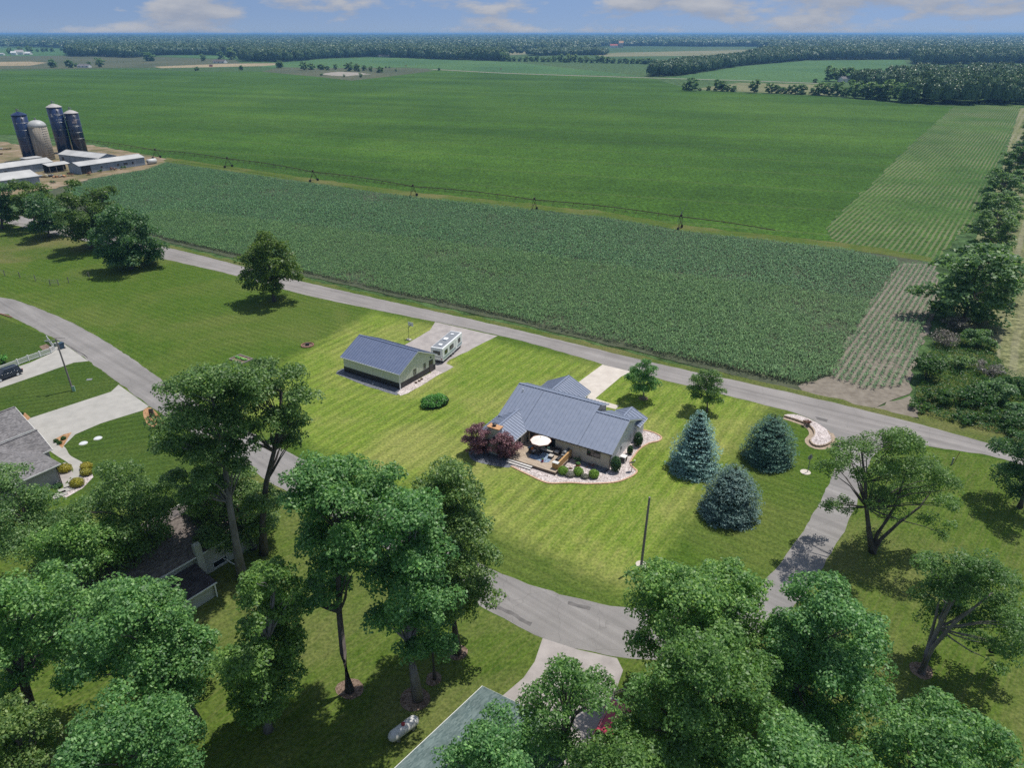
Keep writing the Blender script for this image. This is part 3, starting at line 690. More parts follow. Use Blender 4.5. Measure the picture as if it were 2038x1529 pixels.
sheet('shrub_bed', [(112, 925), (130, 921), (143, 932), (145, 945), (128, 965), (118, 960)], 0.026, M['old_concrete'])
sheet('shrub_bed_path', [(163, 930), (180, 935), (186, 950), (165, 972), (130, 992), (118, 985), (150, 965)], 0.021, M['white_stone'])
ribbon('gravel_road', [(860, 137.5), (1000, 144.8), (1150, 150), (1300, 154.6), (1500, 160.5), (1640, 166)], 7.0, 0.0, M['gravel_road'])
sheet('sand_pit', [(640, 147), (655, 144), (672, 142.2), (690, 143), (715, 144), (738, 147), (712, 149), (690, 151), (660, 150)], 0.0, M['sand'], jit=3.0, step=5)
sheet('scrub_ground', [(520, 142), (560, 133), (640, 135), (760, 134), (850, 136), (860, 141), (780, 151), (700, 160), (640, 153)], -0.02, M['far_dull'])
sheet('dry_grass_patch', [(-100, 470), (40, 460), (160, 475), (180, 500), (60, 520), (-100, 520)], 0.004, M['verge'], smooth=True, jit=0.6, step=2)

for _nm, _px in (('asphalt_patch_bend', [(1622, 829), (1650, 836), (1646, 841), (1626, 835)]), ('asphalt_patch_lane', [(1130, 1196), (1175, 1210), (1172, 1216), (1128, 1202)]), ('asphalt_patch_seam', [(985, 1200), (1060, 1240), (1056, 1246), (980, 1206)]), ('asphalt_patch_west', [(128, 684), (160, 700), (176, 714), (168, 706), (140, 694)])):
    sheet(_nm, _px, 0.017, M['tar'], jit=0.12, step=0.4)

# ================================================================== VEGETATION
def leaf_cards(c, nrm, size, asp, rng, fold=0.0):
    """one rhombic leaf card per centre: c (n,3), nrm (n,3) -> verts, quads"""
    n = len(c)
    t = rng.normal(size=(n, 3)); t -= nrm * (t * nrm).sum(1, keepdims=True)
    t /= np.linalg.norm(t, axis=1, keepdims=True) + 1e-9
    b = np.cross(nrm, t)
    s = (size * rng.uniform(0.65, 1.3, n))[:, None]
    v = np.stack([c - t * s, c + b * s * asp, c + t * s, c - b * s * asp], 1).reshape(-1, 3)
    f = np.arange(4 * n).reshape(n, 4)
    return v, f
def clump_leaves(cen, rad, per_m2, size, asp, rng, up=0.62, flat=0.75, inner=0.14):
    """leaves on and in a set of clumps"""
    C, Nn = [], []
    for c, r in zip(cen, rad):
        n = max(6, int(per_m2 * 4 * math.pi * r * r * 0.6))
        d = rng.normal(size=(n, 3)); d /= np.linalg.norm(d, axis=1, keepdims=True)
        d[:, 2] = np.where(d[:, 2] < -0.55, -d[:, 2] * 0.6, d[:, 2])
        rr = r * np.where(rng.random(n) < inner, rng.uniform(0.35, 0.85, n), rng.uniform(0.82, 1.12, n))
        p = d * rr[:, None]; p[:, 2] *= flat
        C.append(np.asarray(c) + p)
        nn = d * 0.6 + rng.normal(size=(n, 3)) * 0.5; nn[:, 2] += up
        Nn.append(nn / np.linalg.norm(nn, axis=1, keepdims=True))
    return leaf_cards(np.concatenate(C), np.concatenate(Nn), size, asp, rng)
def trunk_mesh(path, r0, tips, seed, name='trunk', limb_r=0.3, forks=()):
    """tapered trunk along path (list of Vectors) and limbs reaching to the tips"""
    rnd = random.Random(seed); m = MB()
    L = len(path)
    rads = [r0 * (1.0 - 0.72 * i / (L - 1)) for i in range(L)]; rads[0] *= 1.35
    m.tube(path, rads, 9)
    for fk in forks:
        m.tube(fk, [r0 * .8 * (1 - .75 * i / (len(fk) - 1)) for i in range(len(fk))], 8)
    for t in tips:
        t = Vector(t)
        # leave the trunk below the tip
        best = 0; want = t.z - 0.35 * ((t.x - path[0].x) ** 2 + (t.y - path[0].y) ** 2) ** .5 - 0.6
        for i, p in enumerate(path):
            if p.z <= max(want, path[1].z): best = i
        while best < L - 2 and path[best].z < 0.28 * path[-1].z: best += 1
        a = path[best]; mid = a.lerp(t, 0.5) + Vector((rnd.uniform(-.3, .3), rnd.uniform(-.3, .3), (t.z - a.z) * 0.1 + rnd.uniform(-.2, .3)))
        rr = min(rads[best] * 0.5, limb_r * r0)
        m.tube([a, a.lerp(mid, .5) + Vector((rnd.uniform(-.12, .12), rnd.uniform(-.12, .12), -.05)), mid, mid.lerp(t, .55) + Vector((rnd.uniform(-.2, .2), rnd.uniform(-.2, .2), .1)), t], [rr, rr * .8, rr * .58, rr * .36, rr * .12], 6, cap=False)
    m.sm = True
    return m.mesh(name)
def crown_from_lobes(lobes, per_m2, size, asp, rng, clump=(0.34, 0.55), dens=1.0, flat=0.75, open_=0.0):
    cen, rad = [], []
    for (c, r) in lobes:
        k = max(3, int(9.5 * dens * (1 - open_)))
        for _ in range(k):
            d = rng.normal(size=3); d /= np.linalg.norm(d)
            if d[2] < -0.4: d[2] *= -0.5
            rr = r * rng.uniform(0.45, 0.82)
            cen.append(np.array(c) + d * rr * np.array([1, 1, 0.85])); rad.append(r * rng.uniform(*clump))
    return cen, rad, clump_leaves(cen, rad, per_m2, size, asp, rng, flat=flat)

_tree_seed = [11]
def lobed_tree(name, label, base, lobes, mat, bark='bark', r0=0.42, trunk=None, cat='tree', group=None, per_m2=26, size=0.17, dens=1.0, depth=0.55, open_=0.0, base_world=None, asp=0.6, forks=()):
    """a tree surveyed from the photograph: base pixel on the ground, lobes (u, v, radius in px) in the upright plane through its base,
    then given depth by lobes turned about the trunk"""
    if size <= .2: size *= .74; per_m2 *= 1.55
    _tree_seed[0] += 1; seed = _tree_seed[0]; rng = np.random.default_rng(seed)
    b = G(*base) if base_world is None else Vector(base_world)
    L3 = []
    for (u, v, r) in lobes:
        p = atY(u, v, b.y); R_ = r * px_size(p) * 1.13
        L3.append((p - b, R_))
    full = []
    for i, (p, r) in enumerate(L3):
        off = rng.uniform(-0.5, 0.5) * r
        full.append((np.array([p.x, p.y + off, p.z]), r))
        rad = math.hypot(p.x, p.y) * depth + r * 0.75
        a = (1 if i % 2 else -1) * rng.uniform(1.1, 1.9)
        # a turned neighbour, level with its lobe
        q = np.array([p.x * 0.55 + 0.2 * r * rng.normal(), math.sin(a) * rad, p.z - math.sin(a) * 0 + rng.uniform(-.3, .3) * r])
        # nearer lobes sit a little higher, farther ones a little lower, so the outline keeps its height
        q[2] += -math.sin(a) * rad * 0.55
        q[2] = max(q[2], 0.45 * p.z)
        full.append((q, r * 0.85))
    cen, rad, (v, f) = crown_from_lobes(full, per_m2, size, asp, rng, dens=dens, open_=open_)
    root = empty(name, b, 0, label, cat, group)
    if trunk:
        path = [Vector((0, 0, -0.1))] + [atY(u, vv, b.y) - b for u, vv in trunk]
    else:
        top = max(L3, key=lambda l: l[0].z)[0]
        path = [Vector((0, 0, -0.1)), Vector((top.x * .05, 0, top.z * .12)), Vector((top.x * .2, .1, top.z * .35)), Vector((top.x * .45, -.1, top.z * .6)), Vector((top.x * .8, 0, top.z * .9))]
    if len(path) < 4:
        path = [path[0], path[0].lerp(path[1], .5)] + path[1:]
    tips = [Vector(c) for c, r in full if c[2] > .45 * path[-1].z] + [Vector(c) for c in cen[::11]]
    fk = [[Vector((0, 0, -.1))] + [atY(u, vv, b.y + dy) - b for u, vv, dy in f_] for f_ in forks]
    link('trunk', trunk_mesh(path, r0, tips, seed, forks=fk), M[bark], root)
    link('crown', np_mesh('crown', v, f), M[mat], root)
    return root

# ---- generic trees, shared meshes
def proto_tree(seed, Ht, Rr, base_h, mat, bark='bark', per_m2=14, size=0.24, n_lobes=13, shape='round', r0=None, open_=0.0, lobe=(.36, .5)):
    rng = np.random.default_rng(seed); lobes = []
    for i in range(n_lobes):
        t = (i + 0.5) / n_lobes
        z = base_h + (Ht - base_h) * (0.10 + 0.80 * t)
        if shape == 'round': pr = max(.12, 1 - (abs(t - .42) / .62) ** 2.4) ** .5
        elif shape == 'vase': pr = 0.45 + 0.6 * math.sin(math.pi * min(1, .1 + 0.75 * t))
        else: pr = (1 - t) ** 0.75 * 1.05 + .06
        a = i * 2.399 + rng.uniform(-.4, .4); rr = Rr * pr * rng.uniform(0.35, 0.80)
        lobes.append((np.array([math.cos(a) * rr, math.sin(a) * rr, z]), Rr * rng.uniform(*lobe) * (0.6 + .4 * pr)))
    cen, rad, (v, f) = crown_from_lobes(lobes, per_m2, size, 0.6, rng, open_=open_)
    r0 = r0 or Ht * 0.018
    path = [Vector((0, 0, -.1)), Vector((0.02 * Ht * rng.normal() * .3, 0, Ht * .15)), Vector((.1, .1, Ht * .35)), Vector((-.1, .05, Ht * .6)), Vector((0, 0, Ht * .88))]
    return (link_later(trunk_mesh(path, r0, [Vector(c) for c, r in lobes], seed), M[bark]), link_later(np_mesh('crown', v, f), M[mat]))
def link_later(me, mat):
    me.materials.append(mat); return me
def place_tree(proto, name, label, loc, sc=(1, 1, 1), rz=0.0, group=None, cat='tree', mat=None):
    root = empty(name, loc, rz, label, cat, group)
    for nm, me in zip(('trunk', 'crown'), proto):
        o = link(nm, me, None, root); o.scale = sc
        if mat and nm == 'crown':
            o.material_slots[0].link = 'OBJECT'; o.material_slots[0].material = M[mat]
    return root

# ---- spruces: whorls of drooping boughs
def spruce(name, label, base, top_v, half_w, mat, seed, taper=1.0):
    rng = np.random.default_rng(seed); b = G(*base); Ht = height_at(base[0], base[1], top_v); Rr = half_w * px_size(b)
    C, Nn, S = [], [], []
    core = MB()
    nl = int(Ht * 1.75)
    prof = lambda t: (1 - t ** (1.45 * taper)) ** (0.8 if taper == 1 else .62) * 0.97 + 0.03
    lump = lambda a, z: 1 + .20 * noise.noise(Vector((math.cos(a) * 1.5, math.sin(a) * 1.5, z * .55 + seed))) + .12 * noise.noise(Vector((math.cos(a) * 4, math.sin(a) * 4, z * 1.6 + seed)))
    for i in range(nl):
        t = (i + 0.3) / nl; z = 0.25 + t * (Ht - 0.4); r = Rr * prof(t)
        nb = max(5, int(2 * math.pi * r / 0.85))
        for k in range(nb):
            a = 2 * math.pi * (k + rng.uniform(-.3, .3)) / nb + i * 0.7
            ln = r * rng.uniform(0.86, 1.1) * lump(a, z)
            m = int(14 + 40 * ln / Rr)
            s = np.sqrt(rng.uniform(0.12, 1.0, m)); w = 0.33 * rng.normal(size=m) * (0.35 + s * (1.0 - 0.45 * s)) * (0.8 + .3 * Rr / 3)
            rr = s * ln
            x = math.cos(a) * rr - math.sin(a) * w; y = math.sin(a) * rr + math.cos(a) * w
            zz = z - 0.24 * rr + 0.16 * (s ** 3) * ln + rng.normal(size=m) * 0.05 - 0.12 * np.abs(w)
            C.append(np.stack([x, y, zz], 1))
            nn = np.stack([math.cos(a) * 0.5 + 0.35 * rng.normal(size=m), math.sin(a) * 0.5 + 0.35 * rng.normal(size=m), 0.9 + 0.3 * rng.normal(size=m)], 1)
            Nn.append(nn / np.linalg.norm(nn, axis=1, keepdims=True))
    C = np.concatenate(C); Nn = np.concatenate(Nn)
    C[:, 2] = np.maximum(C[:, 2], 0.12)
    v, f = leaf_cards(C, Nn, 0.15, 0.42, rng)
    root = empty(name, b, 0, label, 'tree')
    link('crown', np_mesh('crown', v, f), M[mat], root)
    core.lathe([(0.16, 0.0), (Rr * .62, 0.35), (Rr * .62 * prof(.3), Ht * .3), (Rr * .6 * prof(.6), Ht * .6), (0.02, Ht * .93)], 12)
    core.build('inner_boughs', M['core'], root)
    MB().tube([(0, 0, -.1), (0, 0, Ht * .5), (0, 0, Ht * .97)], [.2, .12, .03], 8).build('trunk', M['bark'], root)
    return root

# ---- clipped and natural shrubs
def shrub(name, label, loc, r, mat, seed, n=900, size=0.07, rough=0.12, cat='shrub', group=None, core=True, asp=0.6):
    rng = np.random.default_rng(seed)
    d = rng.normal(size=(n, 3)); d /= np.linalg.norm(d, axis=1, keepdims=True); d[:, 2] = np.where(d[:, 2] < -.75, -d[:, 2], d[:, 2])
    k = 1 + rough * np.array([noise.noise(Vector(x) * 2.3 + Vector((seed, 0, 0))) for x in d]) + rng.normal(size=n) * 0.035
    p = d * k[:, None] * np.array(r); p[:, 2] += r[2] * 0.92; p[:, 2] = np.maximum(p[:, 2], 0.02)
    nn = d * 0.9 + rng.normal(size=(n, 3)) * 0.45; nn /= np.linalg.norm(nn, axis=1, keepdims=True)
    v, f = leaf_cards(p, nn, size, asp, rng)
    root = empty(name, loc, 0, label, cat, group)
    link('foliage', np_mesh('foliage', v, f), M[mat], root)
    if core:
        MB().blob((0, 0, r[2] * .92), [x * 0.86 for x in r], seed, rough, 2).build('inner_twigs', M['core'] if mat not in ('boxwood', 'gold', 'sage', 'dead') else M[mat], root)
    return root
def bush(name, label, loc, R_, Ht, mat, seed, group=None, cat='bush', per_m2=20, size=0.2, n=7, stems=True):
    rng = np.random.default_rng(seed); lob = []
    for i in range(n):
        a = i * 2.4 + rng.uniform(-.5, .5); q = R_ * rng.uniform(.2, .75)
        lob.append((np.array([math.cos(a) * q, math.sin(a) * q, Ht * rng.uniform(.3, .72)]), max(.25, min(R_, Ht) * rng.uniform(.35, .55))))
    cen, rad, (v, f) = crown_from_lobes(lob, per_m2, size, .6, rng, dens=.6)
    v[:, 2] = np.maximum(v[:, 2], 0.02)
    root = empty(name, loc, 0, label, cat, group)
    link('foliage', np_mesh('foliage', v, f), M[mat], root)
    if stems:
        m = MB()
        for c, r in lob: m.tube([(c[0] * .15, c[1] * .15, -.05), (c[0] * .5, c[1] * .5, c[2] * .6), c], [.06, .045, .02], 5)
        m.build('stems', M['bark'], root)
    return root

# ------------------------------------------------------------------ surveyed trees of the foreground
OAK_L = [(420, 760, 48), (365, 775, 45), (470, 775, 45), (345, 830, 42), (400, 830, 55), (460, 840, 45), (340, 890, 34), (390, 900, 48), (440, 905, 40), (360, 945, 30), (410, 960, 36), (500, 800, 40), (378, 985, 26), (470, 930, 26)]
lobed_tree('oak_tree', 'tall oak with pale bare lower trunk, left of the two by the lane bend', (482, 1150), OAK_L, 'oak', 'grey_bark', 0.46, trunk=[(470, 1080), (456, 1000), (448, 930), (436, 870), (425, 800)], per_m2=18, size=0.19, dens=.85)
lobed_tree('oak_tree', 'forked oak with brown trunk overlapping the house lawn corner', (525, 1103), [(560, 765, 42), (600, 790, 34), (520, 800, 40), (575, 830, 40), (540, 850, 36), (600, 850, 26), (490, 760, 26), (525, 735, 24), (500, 860, 28), (560, 890, 26), (585, 880, 20)], 'oak', 'bark', 0.42, trunk=[(522, 1040), (530, 960), (545, 900), (556, 840), (560, 780)], per_m2=18, size=0.19, dens=.85)
lobed_tree('oak_tree', 'dark lower oak crown below the two lane oaks, beside the brown shingle roof', (505, 1092), [(420, 985, 42), (470, 1000, 45), (525, 1000, 36), (410, 1040, 42), (460, 1060, 44), (520, 1050, 36), (395, 1000, 30), (440, 960, 34)], 'oak', 'bark', 0.36, per_m2=19, size=0.18)
lobed_tree('maple_tree', 'slender maple with straight dark trunk in a mulch ring', (696, 1376), [(640, 950, 48), (690, 945, 48), (610, 1000, 40), (660, 1010, 55), (720, 1000, 48), (640, 1060, 50), (700, 1060, 52), (750, 990, 42), (660, 1110, 38), (700, 1120, 34), (618, 1170, 30), (655, 1180, 34), (600, 1195, 22), (780, 960, 36)], 'maple', 'bark', 0.36, trunk=[(683, 1300), (675, 1220), (673, 1140), (675, 1060), (672, 970)], per_m2=18, size=0.19)
lobed_tree('maple_tree', 'broad maple on a pale double trunk by the propane tank', (832, 1392), [(780, 1010, 52), (840, 1030, 55), (760, 1070, 50), (820, 1090, 60), (870, 1100, 46), (760, 1140, 48), (810, 1160, 58), (860, 1170, 50), (775, 1220, 40), (825, 1235, 44), (815, 1280, 30), (850, 1240, 36)], 'maple', 'grey_bark', 0.42, trunk=[(822, 1330), (812, 1280), (815, 1200), (815, 1120), (815, 1040)], per_m2=18, size=0.19)
lobed_tree('maple_tree', 'maple reaching over the lane onto the house lawn edge', (911, 1300), [(900, 950, 40), (870, 985, 40), (930, 985, 36), (850, 960, 26), (905, 1030, 44), (950, 1040, 36), (880, 1080, 40), (930, 1090, 42), (960, 1120, 36), (900, 1140, 44), (950, 1170, 36), (975, 1180, 24), (890, 1200, 40), (930, 1220, 32)], 'oak', 'bark', 0.34, trunk=[(905, 1250), (900, 1180), (900, 1100), (900, 1020)], per_m2=18, size=0.18)
lobed_tree('maple_tree', 'young leafy maple standing alone on the shaded lawn', (534, 1455), [(560, 1135, 28), (530, 1165, 38), (580, 1175, 28), (520, 1220, 44), (565, 1225, 34), (500, 1280, 42), (550, 1290, 50), (590, 1300, 30), (470, 1320, 38), (520, 1350, 52), (580, 1340, 36), (500, 1400, 40), (550, 1400, 38), (475, 1375, 26)], 'bright', 'grey_bark', 0.34, per_m2=20, size=0.19)
p = G(865, 1352)
lobed_tree('maple_tree', 'thin maple with stem in a small mulch ring behind the tank', (865, 1352), [(850, 1190, 34), (880, 1240, 34), (860, 1280, 34), (885, 1290, 24)], 'maple', 'bark', 0.16, per_m2=18, size=0.18)
# lower left: big crowns whose stems stand at or below the picture's edge
def top_tree(name, label, top, h, lobes, mat, **k):
    b = G(top[0], top[1], h); b.z = 0
    return lobed_tree(name, label, None, lobes, mat, base_world=b, **k)
top_tree('oak_tree', 'large oak filling the lower left, in front of the porch roof', (300, 1140), 17, [(260, 1185, 56), (310, 1205, 46), (205, 1220, 55), (350, 1262, 42), (290, 1270, 70), (230, 1300, 60), (350, 1310, 62), (390, 1290, 34), (180, 1280, 44), (300, 1350, 66), (370, 1370, 46), (150, 1340, 40)], 'maple', r0=.5, per_m2=16, size=.19)
top_tree('oak_tree', 'rounded oak crown at the lower left edge, nearest the camera', (250, 1380), 14, [(240, 1440, 66), (310, 1460, 60), (180, 1470, 56), (260, 1520, 70), (350, 1520, 50), (150, 1540, 60), (230, 1590, 70)], 'maple', r0=.42, per_m2=16, size=.18)
top_tree('oak_tree', 'feathery oak beside the hidden house, over the pale front walk', (240, 905), 17, [(240, 942, 32), (218, 975, 32), (270, 965, 40), (300, 990, 36), (180, 1020, 44), (240, 1020, 52), (300, 1040, 44), (330, 1010, 26), (210, 1070, 48), (270, 1090, 48), (320, 1080, 34), (240, 1130, 44)], 'oak', r0=.42, per_m2=15, size=.17, dens=.8)
top_tree('oak_tree', 'oak at the left edge rising before the grey gabled house', (30, 905), 17, [(10, 955, 40), (45, 1000, 36), (-30, 980, 50), (82, 1042, 34), (30, 1030, 54), (110, 1070, 46), (50, 1090, 56), (-20, 1080, 56), (140, 1110, 44), (90, 1140, 50)], 'oak', r0=.42, per_m2=15, size=.17, dens=.85)
lobed_tree('oak_tree', 'dark oak with thick leaning stem at the left edge', (78, 1478), [(40, 1180, 56), (90, 1190, 52), (-10, 1220, 60), (120, 1230, 44), (60, 1260, 58), (10, 1290, 56), (100, 1290, 42), (40, 1340, 44), (0, 1380, 40)], 'maple', 'bark', .5, trunk=[(65, 1420), (45, 1350), (35, 1290), (40, 1210)], per_m2=15, size=.18)
top_tree('oak_tree', 'oak crown between the left edge oak and the feathery one', (165, 990), 15, [(150, 1052, 36), (112, 1068, 38), (190, 1068, 38), (150, 1090, 50), (210, 1110, 40), (100, 1110, 44), (160, 1140, 44)], 'maple', r0=.36, per_m2=15, size=.17)
top_tree('oak_tree', 'low oak crown at the left edge below the dark leaning oak', (20, 1400), 12, [(10, 1440, 46), (50, 1455, 40), (-30, 1470, 50), (20, 1500, 50), (70, 1510, 44)], 'oak', r0=.34, per_m2=15, size=.17)
# lower right
top_tree('maple_tree', 'dark maple hiding the lane corner, just below the lone utility pole', (1390, 1125), 16, [(1310, 1165, 48), (1360, 1160, 44), (1420, 1165, 46), (1470, 1155, 34), (1290, 1220, 46), (1350, 1220, 55), (1420, 1230, 58), (1480, 1215, 50), (1510, 1180, 30), (1275, 1270, 34), (1330, 1285, 48), (1400, 1290, 52), (1460, 1290, 52), (1510, 1260, 40)], 'maple', r0=.42, per_m2=17, size=.19)
top_tree('maple_tree', 'tall rounded maple beside the shaded side lane', (1640, 1150), 17, [(1640, 1190, 44), (1600, 1215, 40), (1680, 1225, 44), (1720, 1260, 44), (1630, 1270, 58), (1570, 1270, 44), (1690, 1300, 58), (1745, 1320, 40), (1600, 1330, 52), (1660, 1360, 56), (1720, 1370, 46), (1580, 1390, 44), (1640, 1420, 46), (1550, 1330, 40)], 'maple', r0=.44, per_m2=17, size=.19)
top_tree('oak_tree', 'yellow-green oak spreading over the drive and red vehicle', (1130, 1295), 15, [(1130, 1325, 30), (1100, 1350, 34), (1165, 1350, 32), (1188, 1385, 34), (1080, 1400, 40), (1140, 1410, 40), (1060, 1440, 42), (1120, 1475, 40), (1178, 1492, 28), (1020, 1480, 38), (1262, 1362, 34), (1060, 1510, 44)], 'bright', r0=.4, per_m2=16, size=.17, dens=.8)
top_tree('oak_tree', 'sunny oak crown in the middle of the lower right trees', (1430, 1250), 17, [(1380, 1290, 46), (1440, 1300, 48), (1330, 1330, 50), (1400, 1350, 60), (1470, 1350, 52), (1510, 1320, 40), (1310, 1390, 52), (1370, 1410, 60), (1440, 1420, 60), (1500, 1400, 48), (1290, 1450, 48), (1350, 1480, 56), (1420, 1490, 60), (1280, 1510, 50)], 'bright', r0=.45, per_m2=15, size=.18)
top_tree('oak_tree', 'oak crown over the teal shingle roof', (960, 1400), 13, [(990, 1455, 40), (950, 1480, 38), (1030, 1500, 48), (920, 1520, 40), (980, 1530, 56), (890, 1545, 36), (1060, 1560, 52)], 'maple', r0=.36, per_m2=16, size=.17, dens=.9)
top_tree('maple_tree', 'maple crown at the lower right corner below the swing tree', (1880, 1400), 14, [(1850, 1440, 50), (1910, 1450, 48), (1800, 1470, 48), (1970, 1490, 48), (1870, 1500, 60), (1940, 1520, 56), (1780, 1520, 54), (2020, 1520, 46), (1840, 1560, 60)], 'maple', r0=.4, per_m2=16, size=.18)
top_tree('maple_tree', 'low maple crown between the big oaks at the bottom edge', (1580, 1440), 13, [(1560, 1480, 52), (1620, 1490, 48), (1500, 1500, 52), (1680, 1520, 52), (1570, 1540, 60), (1460, 1540, 52)], 'maple', r0=.36, per_m2=16, size=.18)
top_tree('maple_tree', 'maple crown at the bottom edge below the red vehicle', (1230, 1440), 13, [(1210, 1500, 46), (1270, 1510, 46), (1160, 1525, 46), (1330, 1540, 56), (1230, 1560, 60)], 'bright', r0=.36, per_m2=15, size=.17)
# right-hand lawn
lobed_tree('elm_tree', 'open spreading elm with forked trunk beside the side lane', (1737, 1100), [(1720, 890, 36), (1670, 905, 30), (1760, 885, 36), (1800, 890, 36), (1830, 930, 38), (1650, 940, 26), (1700, 945, 32), (1780, 940, 42), (1860, 960, 36), (1830, 990, 42), (1880, 1000, 26), (1790, 1000, 34), (1750, 985, 26), (1640, 1010, 18), (1680, 1005, 20), (1850, 1040, 26), (1890, 1050, 16)], 'elm', 'bark', .34, trunk=[(1730, 1060), (1724, 1010), (1722, 960), (1715, 900)], forks=[[(1745, 1065, -.3), (1765, 1035, -.5), (1780, 1010, -.2), (1800, 950, 0), (1815, 915, .3)], [(1752, 1075, .3), (1790, 1040, .8), (1830, 1010, 1.5), (1860, 970, 2)]], per_m2=17, size=.16, dens=.8, depth=.4)
lobed_tree('elm_tree', 'leaning multi-stem tree with a tire swing at the right edge', (1834, 1340), [(1900, 1120, 36), (1850, 1135, 30), (1950, 1130, 36), (1990, 1160, 38), (1880, 1170, 38), (1930, 1180, 44), (2010, 1210, 36), (1970, 1230, 40), (1840, 1180, 26), (1920, 1240, 34), (2020, 1260, 34), (1960, 1285, 26), (1990, 1300, 20)], 'elm', 'grey_bark', .30, trunk=[(1845, 1300), (1868, 1250), (1890, 1205), (1905, 1150)], forks=[[(1848, 1285, .4), (1862, 1230, .8), (1872, 1180, 1)], [(1856, 1290, -.4), (1900, 1240, -.8), (1945, 1205, -1), (1975, 1180, -1)]], per_m2=18, size=.16, depth=.4)
lobed_tree('elm_tree', 'tree cut by the right edge beside the county road', (2030, 1010), [(2020, 905, 28), (2050, 890, 36), (2005, 930, 20), (2040, 950, 38), (2020, 975, 24)], 'dark', 'bark', .3, per_m2=18, size=.17)
# upper left
lobed_tree('linden_tree', 'lone rounded tree on the lawn beside the county road', (546, 600), [(530, 482, 20), (510, 497, 20), (550, 495, 22), (495, 520, 22), (530, 522, 26), (565, 515, 22), (585, 535, 18), (490, 548, 22), (525, 555, 26), (560, 555, 26), (588, 558, 16), (540, 575, 20), (500, 568, 16)], 'olive', 'bark', .42, per_m2=7, size=.26)
lobed_tree('linden_tree', 'dark dense tree nearest the road in the upper left row', (262, 535), [(245, 430, 24), (215, 445, 24), (275, 445, 24), (210, 475, 26), (250, 470, 30), (290, 475, 26), (310, 495, 20), (220, 505, 26), (260, 505, 30), (295, 515, 22), (240, 525, 22)], 'dark', 'bark', .45, per_m2=5.5, size=.3)
lobed_tree('ash_tree', 'bright topped tree in the middle of the upper left row', (180, 495), [(215, 385, 20), (180, 400, 24), (150, 410, 24), (210, 415, 26), (140, 440, 26), (180, 440, 30), (215, 450, 24), (155, 465, 24), (190, 475, 22)], 'olive', 'bark', .4, per_m2=5.5, size=.3)
lobed_tree('ash_tree', 'small dark tree in the upper left row before the brightest one', (98, 472), [(95, 412, 20), (75, 430, 22), (110, 430, 22), (90, 452, 24), (115, 460, 16)], 'dark', 'bark', .35, per_m2=5.5, size=.32)
lobed_tree('willow_tree', 'yellowish willow tree below the farm sheds', (70, 455), [(70, 385, 20), (45, 395, 18), (95, 395, 18), (55, 415, 20), (85, 412, 18), (40, 430, 14)], 'olive', 'bark', .35, per_m2=5.5, size=.3)
lobed_tree('ash_tree', 'dark tree at the far left edge below the farm sheds', (5, 455), [(5, 380, 22), (-20, 400, 24), (22, 405, 18), (5, 425, 22), (25, 435, 12)], 'dark', 'bark', .4, per_m2=5.5, size=.32)
# plot trees
lobed_tree('maple_tree', 'small round maple on a white trunk beside the house drive', (1281, 797), [(1278, 727, 13), (1262, 740, 13), (1295, 740, 13), (1258, 757, 14), (1280, 755, 17), (1300, 758, 13), (1268, 773, 14), (1292, 775, 13)], 'maple', 'grey_bark', .16, per_m2=22, size=.16)
lobed_tree('maple_tree', 'small round maple behind the tall blue spruce', (1407, 820), [(1405, 748, 14), (1388, 758, 14), (1422, 760, 14), (1380, 778, 15), (1405, 775, 18), (1430, 778, 14), (1390, 795, 14), (1420, 795, 14)], 'oak', 'bark', .16, per_m2=22, size=.16)
lobed_tree('plum_tree', 'purple-leaf plum left of the house chimney', (952, 905), [(952, 853, 12), (938, 863, 13), (966, 863, 12), (932, 880, 13), (950, 878, 15), (968, 882, 12), (942, 895, 12), (960, 895, 12)], 'plum', 'bark', .14, per_m2=30, size=.13)
lobed_tree('plum_tree', 'purple-leaf plum right of the chimney, over the deck steps', (1006, 912), [(1000, 870, 12), (988, 882, 12), (1016, 880, 13), (984, 896, 12), (1005, 893, 14), (1028, 890, 12), (1012, 906, 12), (996, 906, 11)], 'plum', 'bark', .14, per_m2=30, size=.13)
spruce('spruce_tree', 'tall pale blue spruce on the house lawn', (1380, 932), 812, 54, 'spruce_blue', 5)
spruce('spruce_tree', 'dark green spruce beside the curved stone bed', (1527, 915), 822, 50, 'spruce_green', 6, 1.6)
spruce('spruce_tree', 'grey-blue spruce leaning over the lawn near the side lane', (1450, 1022), 923, 59, 'spruce_grey', 7, 1.6)
# juniper hedge clump on the lawn
_g = G(866, 806); _q = px_size(_g)
jr = empty('juniper_shrub', _g, R(24), 'wide low bright green juniper mound on the lawn by the pole barn', 'shrub')
_rng = np.random.default_rng(3)
_cs, _rs = [], []
for i in range(26):
    a = _rng.uniform(0, 2 * math.pi); q = _rng.uniform(0, 1) ** .5
    _cs.append(np.array([math.cos(a) * q * 2.25, math.sin(a) * q * 1.25, 0.55 + 0.75 * (1 - q * q)])); _rs.append(_rng.uniform(.55, .8))
_v, _f = clump_leaves(_cs, _rs, 90, .10, .5, _rng, flat=.85); _v[:, 2] = np.maximum(_v[:, 2], .02)
link('foliage', np_mesh('foliage', _v, _f), M['juniper'], jr)
MB().blob((0, 0, .55), (2.5, 1.5, .9), 2, .2, 3).build('inner_twigs', M['core'], jr)

